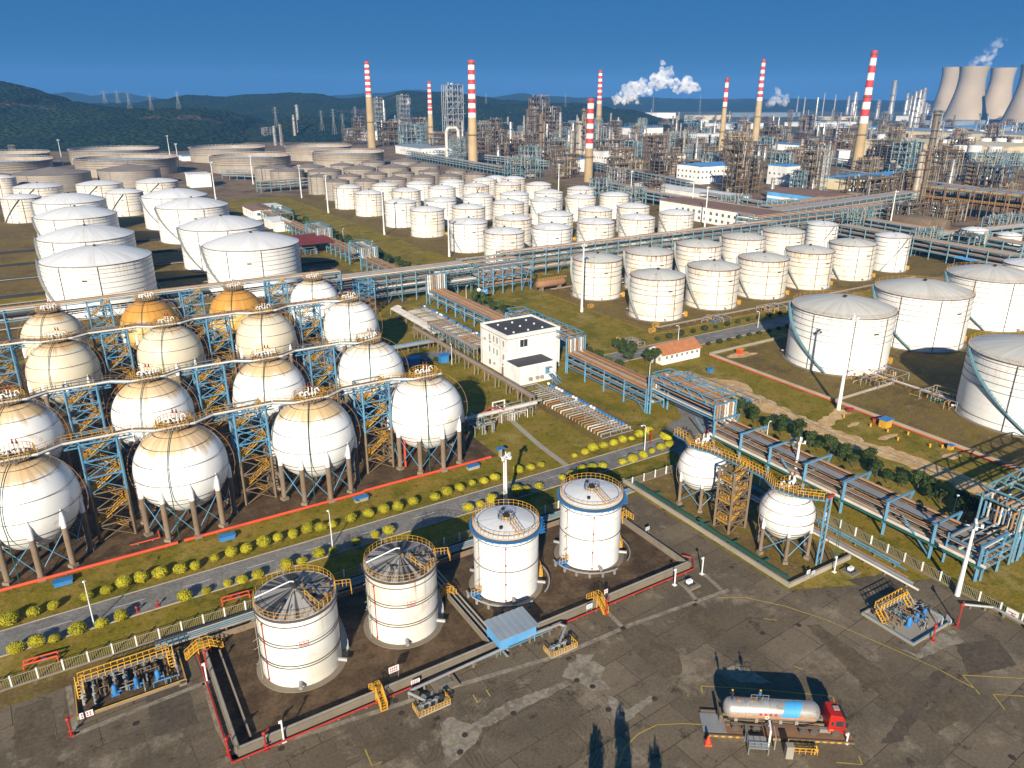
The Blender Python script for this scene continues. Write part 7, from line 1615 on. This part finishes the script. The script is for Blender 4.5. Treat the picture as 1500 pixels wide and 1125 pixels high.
for e in ((439,205,153,4.2,'grey'),(433,206,168,3,'grey'),(404,213,184,4,'grey'),(413,213,182,4,'beige'),(600,192,143,8,'silver'),(564,190,146,3,'silver'),(792,236,167,6.5,'brown'),(848,237,177,8.5,'beige'),(853,236,158,5,'brown'),(783,198,152,5,'beige'),(797,200,150,5,'silver'),(806,200,156,4,'silver'),(820,204,164,4,'silver'),(833,215,190,4,'silver'),(862,236,200,3,'silver'),(899,180,158,3.5,'grey'),(887,182,160,4,'beige'),(748,230,178,4.5,'silver'),(765,228,192,4,'beige'),(774,194,160,5,'brown'),(730,240,212,4,'silver'),
          (986,262,238,6,'beige'),(993,260,236,4,'silver'),(892,220,188,4,'silver'),(897,220,194,4,'beige'),(1091,230,177,6,'brown'),(1098,240,200,4,'beige'),(1110,236,214,4,'silver'),(1119,236,214,4,'silver'),(1068,206,190,3,'beige'),(1302,176,117,6.5,'silver'),(1249,170,134,6,'silver'),(1240,168,140,4,'silver'),(1246,172,150,4,'grey'),(1283,176,146,4.5,'silver'),(1324,174,136,5,'silver'),(1330,176,140,4,'silver'),(1333,188,133,6.5,'silver'),(1339,190,131,6,'silver'),(1346,182,128,5,'silver'),(1352,180,150,4,'silver'),(1358,168,152,4,'silver'),(1372,164,138,5,'silver'),(1388,170,140,6,'silver'),(1394,172,156,3,'silver'),(1438,174,128,5,'grey'),(1460,174,148,5,'grey'),(1452,174,150,3,'grey'),
          (1360,236,163,8,'brown'),(1396,228,188,7,'brown'),(1372,240,204,6,'brown'),(1378,232,210,4,'brown'),(1339,290,222,9,'beige'),(1348,300,216,5,'brown'),(1415,279,240,10,'brown'),(1200,284,222,5,'grey'),(1208,268,206,4,'silver'),(1172,232,203,4,'beige'),(1174,286,250,5,'silver'),(1188,288,262,5,'silver'),(1192,192,142,2,'silver'),(1129,292,260,5,'silver'),(1271,230,240-22,5,'beige'),(1112,220,200,3,'silver'),(1078,282,240,5,'silver'),(1166,170,140,1.5,'grey'),(1176,172,142,1.5,'grey'),(1204,170,136,1.5,'grey'),(1220,172,138,1.8,'silver'),(1218,180,160,3,'grey'),(1251,178,155,3,'silver')):
    col_at(*e)
# filler units on a jittered grid across the refinery, as dense as the photo shows it
rr = random.Random(77); used = [(o.location.x, o.location.y) for o, _ in AUTO]+[(o.location.x, o.location.y) for o in COL.objects if o.get('category') == 'chimney']
lo = lambda px: 286 if px > 930 else 262 if px > 820 else 240 if px > 700 else 222
k = 0; py = 178.0
while py < 300:
    stp = max(20, 17+(py-150)*.42); px = 560+rr.uniform(0, 20)
    while px < 1520:
        qx, qy = px+rr.uniform(-8, 8), py+rr.uniform(-3, 3); u, v = at(qx, qy)
        if qy < lo(qx)-3 and min(math.hypot(u-a, v-b1) for a, b1 in used) > 22+ (qy < 200)*12 and not (1120 < qx < 1320 and 245 < qy < 305) and not (985 < qx < 1075 and 250 < qy < 275) and not (940 < qx < 1130 and qy > 272):
            used.append((u, v)); c_ = rr.choices(['brown', 'blue', 'grey'], [5, 2, 1])[0]; hh = rr.uniform(9, 24) if rr.random() < .8 else rr.uniform(24, 36); d = proj(u, v)[2]; W = rr.uniform(20, 42)
            frame_at(qx, qy, proj(u, v, hh)[1], W*FPX/d, c_)
            if rr.random() < .45: u2, v2 = u+rr.uniform(-14, 14), v-rr.uniform(8, 16); h2 = rr.uniform(18, 42); qx2, qy2, d2 = proj(u2, v2); col_at(qx2, qy2, proj(u2, v2, h2)[1], rr.uniform(2.2, 4.6)*FPX/d2, rr.choice(['silver', 'beige', 'brown', 'silver']))
        px += stp*rr.uniform(1.0, 1.5)
    py += max(4.5, (py-150)*.10)
# racks of the refinery (light ones): pipes bundled by colour
def farrack(L, p0, p1, z=9, w_=8, cols=None, steel=None, seed=1):
    u0, v0 = at(*p0); u1, v1 = at(*p1); a = math.atan2(v1-v0, u1-u0); Lg = math.hypot(u1-u0, v1-v0); t = thing('pipe_rack', L, 'pipe rack', (u0, v0, 0), a); rq = random.Random(seed); fr = MB(); n = max(2, int(Lg/9))
    for i in range(n+1):
        x = Lg*i/n
        for s in (-w_/2, w_/2): fr.bar((x, s, 0), (x, s, z+.3), .45)
        for zz in (z*.45, z*.72, z): fr.bar((x, -w_/2, zz-.3), (x, w_/2, zz-.3), .4)
    for zz in (z*.45, z*.72, z):
        for s in (-w_/2, w_/2): fr.bar((0, s, zz-.3), (Lg, s, zz-.3), .35)
    fr.obj('frame', steel or teal_steel, t); ms = [greypipe, insul, rustpipe, silver]; mbs = [MB() for _ in ms]
    for zz in (z*.45, z*.72, z):
        for j in range(9): mbs[rq.randrange(4)].tube((0, -w_/2+w_*(j+.5)/9, zz), (Lg, -w_/2+w_*(j+.5)/9, zz), rq.uniform(.2, .4), 5)
    for m_, mb in zip(ms, mbs):
        if mb.v: mb.obj('pipes', m_, t)
    return t
for i, e in enumerate((('grey pipe rack in front of the white hall with blue roof edge',(940,296),(1130,330)),('grey pipe rack behind the white cluster, running to the white shed',(870,278),(960,297)),('second grey pipe rack beyond the long brown-roofed building',(1030,300),(1130,318)),('broad grey pipe deck beside the blue shed',(1090,338),(1330,300)),('grey pipe deck rising behind the slim tanks',(1120,322),(1260,300)),
          ('blue-grey rack behind the slim tan-roofed tank, upper one',(1240,338),(1500,384)),('blue-grey rack behind the slim tan-roofed tank, lower one',(1230,352),(1480,402)),('rack crossing behind the big tanks at the right edge',(1330,372),(1500,352)),('pipe rack behind the brown tank cluster',(600,232),(760,262)),('pipe rack at the foot of the tall third chimney',(640,230),(800,248)),
          ('teal pipe rack left of the brown cluster',(330,262),(455,268)),('low pipe rack crossing before the brown tanks',(380,282),(450,276)),('pipe rack beyond the thick chimney',(870,250),(1010,282)),('pipe rack between thin chimneys',(900,212),(1110,240)),('pipe rack before the beige warehouses',(1230,262),(1480,300)),('far pipe rack under the rightmost chimney',(1120,232),(1300,252)))):
    farrack(*e, z=9 if i != 3 else 10, w_=8 if i not in (3, 4) else 12, seed=i)
def aircooler():
    u0, v0 = at(1345, 312); t = thing('air_cooler_bank', 'long brown elevated air-cooler deck with yellow railing at the right edge', 'air coolers', (u0, v0, 0), -math.pi/2); Lg, W = 190, 26
    for zz, nm in ((11, 'lower_deck'), (17, 'upper_deck')): MB().box(0, Lg, 0, W, zz, zz+.5).obj(nm, brownsteel, t)
    cm = MB().bar((0, 0, 0), (0, 0, 17), .6).mesh('deck_column', brownsteel)
    for i in range(24):
        for s in (0, W/2, W): place('column', cm, t, (Lg*i/23, s, 0))
    mb = MB()
    for i in range(0, 23, 3): mb.bar((Lg*i/23, 0, 0), (Lg*(i+1)/23, 0, 11), .4); mb.bar((Lg*(i+1)/23, 0, 0), (Lg*i/23, 0, 11), .4)
    mb.obj('bracing', brownsteel, t); mb = MB()
    for zz in (11.5, 17.5): mb.rail([(0, -.3, zz), (Lg, -.3, zz)], 1.2, 1.6, .16); mb.rail([(0, W+.3, zz), (Lg, W+.3, zz)], 1.2, 3, .14)
    mb.obj('railing', yellow, t); mb = MB()
    for i in range(30): mb.box(3+i*6.1, 7.6+i*6.1, 3, W-3, 17.5, 18.7)
    mb.obj('cooler_bundles', greysteel, t); mb = MB()
    for j in range(8): mb.tube((0, 2+3*j, 9.6), (Lg, 2+3*j, 9.6), .4, 6)
    for i in range(18): mb.path([(6+i*10, -.6, 2), (6+i*10, -.6, 19.5), (6+i*10, 3, 20.3), (6+i*10, 6, 18)], .3, 5)
    mb.obj('header_pipes', rustpipe, t)
aircooler()
# ------------------------------------------------------------------ refinery buildings
def hall(L, px, py, lu, lv, h, wm, rm, gable=0, win=None, band=None, name='industrial_hall'):
    """near-left corner on the ground at pixel (px, py); lu, lv = size along u and v"""
    u, v = at(px, py); t = thing(name, L, 'building', (u, v, 0)); MB().box(0, lu, 0, lv, -.3, h).obj('wall', wm, t); mb = MB(); o_ = .6
    if gable and lu >= lv: P = [(-o_, h), (lv/2, h+gable), (lv+o_, h)]; mb.add([(x, y, z) for x in (-o_, lu+o_) for y, z in P]+[(x, y, z-.3) for x in (-o_, lu+o_) for y, z in P], [(0,3,4,1),(1,4,5,2),(6,7,10,9),(7,8,11,10),(0,1,7,6),(1,2,8,7),(3,9,10,4),(4,10,11,5),(0,6,9,3),(2,5,11,8)]); mb.add([(0,0,h-.2),(0,lv,h-.2),(0,lv/2,h+gable-.3)],[(0,2,1)]).add([(lu,0,h-.2),(lu,lv,h-.2),(lu,lv/2,h+gable-.3)],[(0,1,2)])
    elif gable: P = [(-o_, h), (lu/2, h+gable), (lu+o_, h)]; mb.add([(x, y, z) for y in (-o_, lv+o_) for x, z in P]+[(x, y, z-.3) for y in (-o_, lv+o_) for x, z in P], [(0,1,4,3),(1,2,5,4),(6,9,10,7),(7,10,11,8),(0,6,7,1),(1,7,8,2),(3,4,10,9),(4,5,11,10),(0,3,9,6),(2,8,11,5)]); mb.add([(0,0,h-.2),(lu,0,h-.2),(lu/2,0,h+gable-.3)],[(0,1,2)])
    else: mb.box(-o_, lu+o_, -o_, lv+o_, h+.003, h+.6)
    mb.obj('roof', rm, t, smooth=0)
    if win:
        for z in win:
            n = int(lv/5); windows(t, ('u', 0, -1), [(lv*(i+.5)/n, z, 2.0, 1.8) for i in range(min(n, 14))]); n = int(lu/5); windows(t, ('v', 0, -1), [(lu*(i+.5)/n, z, 2.0, 1.8) for i in range(min(n, 14))])
    if band: mb = MB(); mb.box(-.06, lu+.06, -.06, lv+.06, h*.40, h*.60); mb.obj('white_band', white_p, t)
    return t
hall('blue-clad hall with rusty brown roof and white band', 1206, 308, 36, 52, 9, bluewall, brownroof, 1.5, None, True); hall('cream hall with pale blue roof left of the air coolers', 1237, 279, 95, 30, 9, creamwall, blueroof, 2)
hall('long white building with brown flat roof and two window rows', 1118, 342, 22, 92, 10, whitewall, brownroof, 0, (1.6, 5.6)); hall('long low white shed beyond the white tanks', 1066, 298, 22, 110, 5, whitewall, whiteroof, 1); hall('white hall with dark window bands and pale blue roof', 1025, 270, 56, 32, 16, whitewall, blueroof, 2, (5, 10))
hall('small white block with blue canopy roof between columns', 1150, 272, 18, 22, 17, whitewall, blueroof, 0, (9,)); hall('long white low building before the rightmost chimney', 1205, 224, 34, 120, 9, whitewall, blueroof, 1, (4,)); hall('white office building behind the brown units right of smoke', 1042, 210, 50, 60, 15, whitewall, whiteroof, 0, (4, 9)); hall('pale hall beyond the third striped chimney', 1198, 240, 60, 40, 14, whitewall, whiteroof, 1)
hall('beige warehouse with round white roof vents, nearer one', 1472, 241, 110, 200, 20, creamwall, creamwall, 0); hall('beige warehouse with round white roof vents, farther one', 1500, 214, 160, 260, 17, creamwall, greyroof, 0); hall('long building with bright blue roof left of the cooling towers', 1500, 206, 60, 420, 14, whitewall, blueroof, 1)
hall('white factory hall left of the first striped chimney', 524, 206, 40, 60, 16, whitewall, whiteroof, 0, (6,)); hall('white hut beside the masts behind the domed tanks', 280, 275, 18, 22, 11, whitewall, whiteroof, 0); hall('small white house with brown roof beside the stepped rack', 372, 322, 14, 30, 6, whitewall, brownroof, 1, (2.5,)); hall('blue-roofed shed at the forest edge', 268, 236, 30, 30, 6, whitewall, blueroof, 1); hall('long pale hall with steel frame behind the brown tank cluster', 618, 230, 50, 90, 11, whitewall, greyroof, 0, (5,))
hall('white box building beside the stepped rack and domed tanks', 404, 340, 10, 26, 5, whitewall, whiteroof, 0); hall('white hut at the left of the blue-grey racks', 392, 312, 10, 16, 4, whitewall, whiteroof, 0); hall('white wide shed behind the thick chimney', 884, 240, 40, 50, 14, whitewall, whiteroof, 0, (6,)); hall('white blue-roofed shed left of the thick chimney', 842, 252, 24, 34, 13, whitewall, blueroof, 1); hall('small teal-striped shed at the right among brown units', 1455, 266, 34, 30, 14, bluewall, blueroof, 0)
for i, (x, y, w_, d_, h, m1, m2, L) in enumerate(((938,183,110,60,16,greyroof,greyroof,'greenish grey long hall beyond the smoke stack'),(962,176,90,50,24,whitewall,whiteroof,'white hall on the rise beyond the smoke'),(1030,176,140,60,16,creamwall,greyroof,'pale tan hall beyond the smoke'),(1110,172,260,90,16,greyroof,greyroof,'long grey hall in the haze before the far hills'),(930,198,80,50,14,whitewall,blueroof,'pale blue hall behind the thin chimney'),(1190,186,200,60,10,whitewall,whiteroof,'white flat hall in the haze left of the silver columns'),(1350,178,130,60,16,whitewall,whiteroof,'white hall in front of the cooling towers'),(1430,196,260,60,12,greyroof,blueroof,'long blue-roofed hall in the haze at the right'),(1290,200,200,60,10,greyroof,greyroof,'grey hall in the haze behind the rightmost chimney'),(1400,184,300,60,12,greyroof,greyroof,'grey-blue hall below the cooling towers'),(1070,190,120,60,14,whitewall,greyroof,'pale hall left of the few-banded chimney'),(1460,176,300,60,14,creamwall,greyroof,'tan hall at the foot of the cooling towers'),(1225,176,160,50,12,creamwall,brownroof,'low tan hall beyond the rightmost chimney'))):
    hall(L, x, y, w_, d_*1.6, h, m1, m2, 0)
its = []
for i in range(6):
    u, v = at(978+4.6*i, 243); o = MB().lathe([(2.1, 0), (2.1, 13), (.01, 14)], 20).obj('silo', whitepipe, None, (u, v, 0)); tag(o, '', 'silo', 'row of six small white silos'); its.append((u, o))
for k, (_, o) in enumerate(its): o['label'] = 'small white upright silo, '+rank(k, 6)+' in the row of six'
its = []
for i, (x, y) in enumerate(((1405,222),(1427,222),(1456,224),(1378,212),(1394,212),(1420,208),(1443,210),(1465,210),(1488,212),(1375,194),(1392,195),(1408,195),(1424,195),(1440,196),(1460,196))):
    h = 20.7 if i < 3 else 17.7 if i < 9 else 13; u, v = at(x, y, h); r_ = 7 if i < 9 else 8; o = MB().lathe([(r_, -.2 if i < 9 else -h), (r_, 6), (r_*.9, 6.6), (.01, 7)], 20).obj('round_vent', whiteroof, None, (u, v, h)); tag(o, '', 'roof vent' , 'round white vents and tanks by the beige warehouses'); its.append((x+y/1000, o))
label_rows(its, 'round white vent', 'on and behind the beige warehouses')
for x, y, w_, h, L in ((1292,204,14,16,'pale domed tank behind the rightmost chimney'),(1008,182,12,12,'white dome roof in the haze, left one'),(1032,182,14,12,'white dome roof in the haze, right one'),(1438,362,0,0,''),(1228+200,345,36,12,'white tank tilted in light behind the blue-grey racks'),(1478,352,34,10,'white tank behind the racks at the right edge')):
    if w_: u, v, r_ = tankfit(x, y-6, w_, h); tank(u, v, r_, h, 'white_tank_shell', 'white_tank_roof', 'dome', None, 1, L, rail=False, pipes=0, sign=False)
for x, L in ((1364, 'left'), (1386, 'right')):
    u, v = at(x, 346); t = thing('horizontal_vessel', 'rusty horizontal drum behind the slim tanks, %s of two' % L, 'vessel', (u, v, 0)); MB().lathex([(.01,0),(3.2,.5),(4,2),(4,24),(3.2,26),(.01,26.5)], 24, 0, 0, 6, 'y').obj('shell', brownsteel, t); MB().box(-3,3,4,5,0,4).box(-3,3,20,21,0,4).obj('saddle', concrete, t)
u, v = at(806, 425); t = thing('horizontal_vessel', 'rusty horizontal drum on a yellow frame at the long rack', 'vessel', (u, v, 0)); MB().lathex([(.01,0),(1.2,.3),(1.6,1),(1.6,13),(1.2,14),(.01,14.3)], 20, -7, 0, 3.2).obj('shell', rustpipe, t); MB().box(-5,-4,-1,1,0,2.4).box(4,5,-1,1,0,2.4).obj('saddle', concrete, t); MB().rail([(-7,-1.6,4.9),(7,-1.6,4.9)],1,1.2,.1).obj('rail', yellow, t)
# white duct with U bend, dark red canopy
t = thing('flue_duct', 'big white inverted-U duct left of the tall third chimney', 'duct', (*at(655, 236), 0)); d = proj(*at(655, 236))[2]/FPX; MB().path([(0,0,0),(0,0,36),(2.5,0,40),(14,0,40),(17,0,36),(17,0,20)], 2.0, 12).obj('duct', whitepipe, t); MB().lathe([(2,20),(4.5,14),(4.5,8),(1,0)], 16, 17, 0).obj('cyclone', greypipe, t)
u, v = at(445, 376); canopy('dark red roofed open shed left of the stepped rack', u-2, u+17, v, v+24, 6, redroof, redroof, False, 1.2, 'open_shed')
u, v = at(1258, 384-4); canopy('small bright blue roofed shelter behind the big white tanks', *[at(1420, 395)[0]+q for q in (0, 12)], *[at(1420, 395)[1]+q for q in (0, 8)], 4, blueroof, blueroof, False, .5, 'shelter')
# names for the refinery units: by the landmark they stand next to
LMK = [(547, 'the first chimney'), (632, 'the second chimney'), (693, 'the third chimney'), (748, 'the chimney gap'), (862, 'the thick chimney'), (930, 'the white smoke plume'), (1000, 'the six small silos'), (1055, 'the few-banded chimney'), (1106, 'the puff-side chimney'), (1180, 'the blue rusty-roofed shed'), (1256, 'the last chimney'), (1345, 'the silver columns'), (1425, 'the cooling towers'), (1490, 'the photo\'s right edge'), (420, 'the brown tank cluster'), (20, 'the left edge of the photo')]
gr = {}
for o, ds in AUTO:
    x, y, _d = proj(o.location.x, o.location.y); lm = min(LMK, key=lambda l: abs(l[0]-x)); band = 'far' if y < 200 else 'middle-distance' if y < 240 else 'nearer'; gr.setdefault((ds, lm[1], band), []).append((x, o))
for (ds, lm, band), its in gr.items(): label_rows(its, band.replace('middle-distance', 'mid')+' '+ds, ('of %d ' % len(its) if len(its) > 1 else '')+'by '+lm)
# ------------------------------------------------------------------ smoke and steam
def plume(name, L, blobs, dens, seed, colr=(.95,.95,.96), nsc=.07):
    """blobs: (u, v, z, r); soft clouds as lumpy volumes"""
    rq = random.Random(seed); me = bpy.data.metaballs.new('plume'); me.resolution = 3.0; me.render_resolution = 3.0; me.threshold = .3
    c0 = Vector(blobs[0][:3]); ob = bpy.data.objects.new('plume_build', me); COL.objects.link(ob)
    for (u, v, z, r_) in blobs:
        for k in range(12):
            e = me.elements.new(); e.co = (u-c0.x+rq.uniform(-.8, .8)*r_, v-c0.y+rq.uniform(-.8, .8)*r_, z-c0.z+rq.uniform(-.8, .8)*r_); e.radius = r_*rq.uniform(.3, .85)
    bpy.context.view_layer.update(); dg = bpy.context.evaluated_depsgraph_get(); m2 = bpy.data.meshes.new_from_object(ob.evaluated_get(dg)); bpy.data.objects.remove(ob)
    o = place(name, m2, None, tuple(c0)); o['label'] = L; o['category'] = 'smoke'
    m_ = bpy.data.materials.new(name+'_volume'); m_.use_nodes = True; t = m_.node_tree; t.nodes.clear(); N = NT(t); out = N.n('OutputMaterial'); pv = N.n('VolumePrincipled'); pv.inputs['Color'].default_value = (*colr, 1); pv.inputs['Anisotropy'].default_value = -.35
    v_ = N.coord('Object'); n = N.ramp(N.noise(v_, nsc, 6, .65), .38, .72); N.lk(N.math('MULTIPLY', n, dens), pv.inputs['Density']); N.lk(pv.outputs[0], out.inputs['Volume']); m2.materials.clear(); m2.materials.append(m_); return o
def sky_pt(px, py, D):
    a = (px-750)/FPX; e = (py-562.5)/FPX; tt = D/(_c-e*_s); X = a*tt; return (X*_cy+D*_sy, -X*_sy+D*_cy, CH-(_s+e*_c)*tt)
D = 1850; K = D*1.07/FPX
plume('smoke_plume', 'thick white smoke drifting right from the flare stack', [(*sky_pt(x, y, D), r_*K) for x, y, r_ in ((899,153,3),(903,148,6),(910,141,8),(918,137,9),(926,134,10),(936,131,10),(946,127,10),(957,121,10),(966,117,10),(974,113,8),(972,104,6),(970,93,4),(979,104,6),(981,122,7),(990,129,6),(1000,127,8),(1010,124,9),(1018,127,6),(934,149,4),(915,150,5))], .13, 1)
plume('smoke_puff', 'small grey smoke puff beside the striped chimney right of centre', [(*sky_pt(x, y, D), r_*K) for x, y, r_ in ((1122,153,3),(1128,150,6),(1136,147,7),(1143,144,7),(1150,148,6),(1140,137,5),(1138,130,3),(1152,140,4))], .07, 2, (.8,.8,.84))
plume('steam', 'thin steam rising from the second cooling tower', [(*sky_pt(x, y, 2500), r_*2500*1.07/FPX) for x, y, r_ in ((1424,94,5),(1434,90,7),(1444,85,7),(1452,78,6),(1458,68,6),(1464,60,5),(1472,54,4),(1446,95,5))], .030, 3, nsc=.03)
# ------------------------------------------------------------------ haze: one even volume round everything
hz = bpy.data.materials.new('haze_air'); hz.use_nodes = True; t = hz.node_tree; t.nodes.clear(); N = NT(t); out = N.n('OutputMaterial'); pv = N.n('VolumePrincipled'); pv.inputs['Color'].default_value = (.16,.45,.95,1); pv.inputs['Density'].default_value = HAZE; pv.inputs['Anisotropy'].default_value = .0; N.lk(pv.outputs[0], out.inputs['Volume'])
o = MB().box(-7600, 9600, -2600, 9600, -1.3, 330).obj('haze', hz, smooth=0); o['kind'] = 'stuff'
SC.cycles.volume_bounces = 3; SC.cycles.volume_step_rate = 4; SC.cycles.max_bounces = 6; SC.cycles.transparent_max_bounces = 8
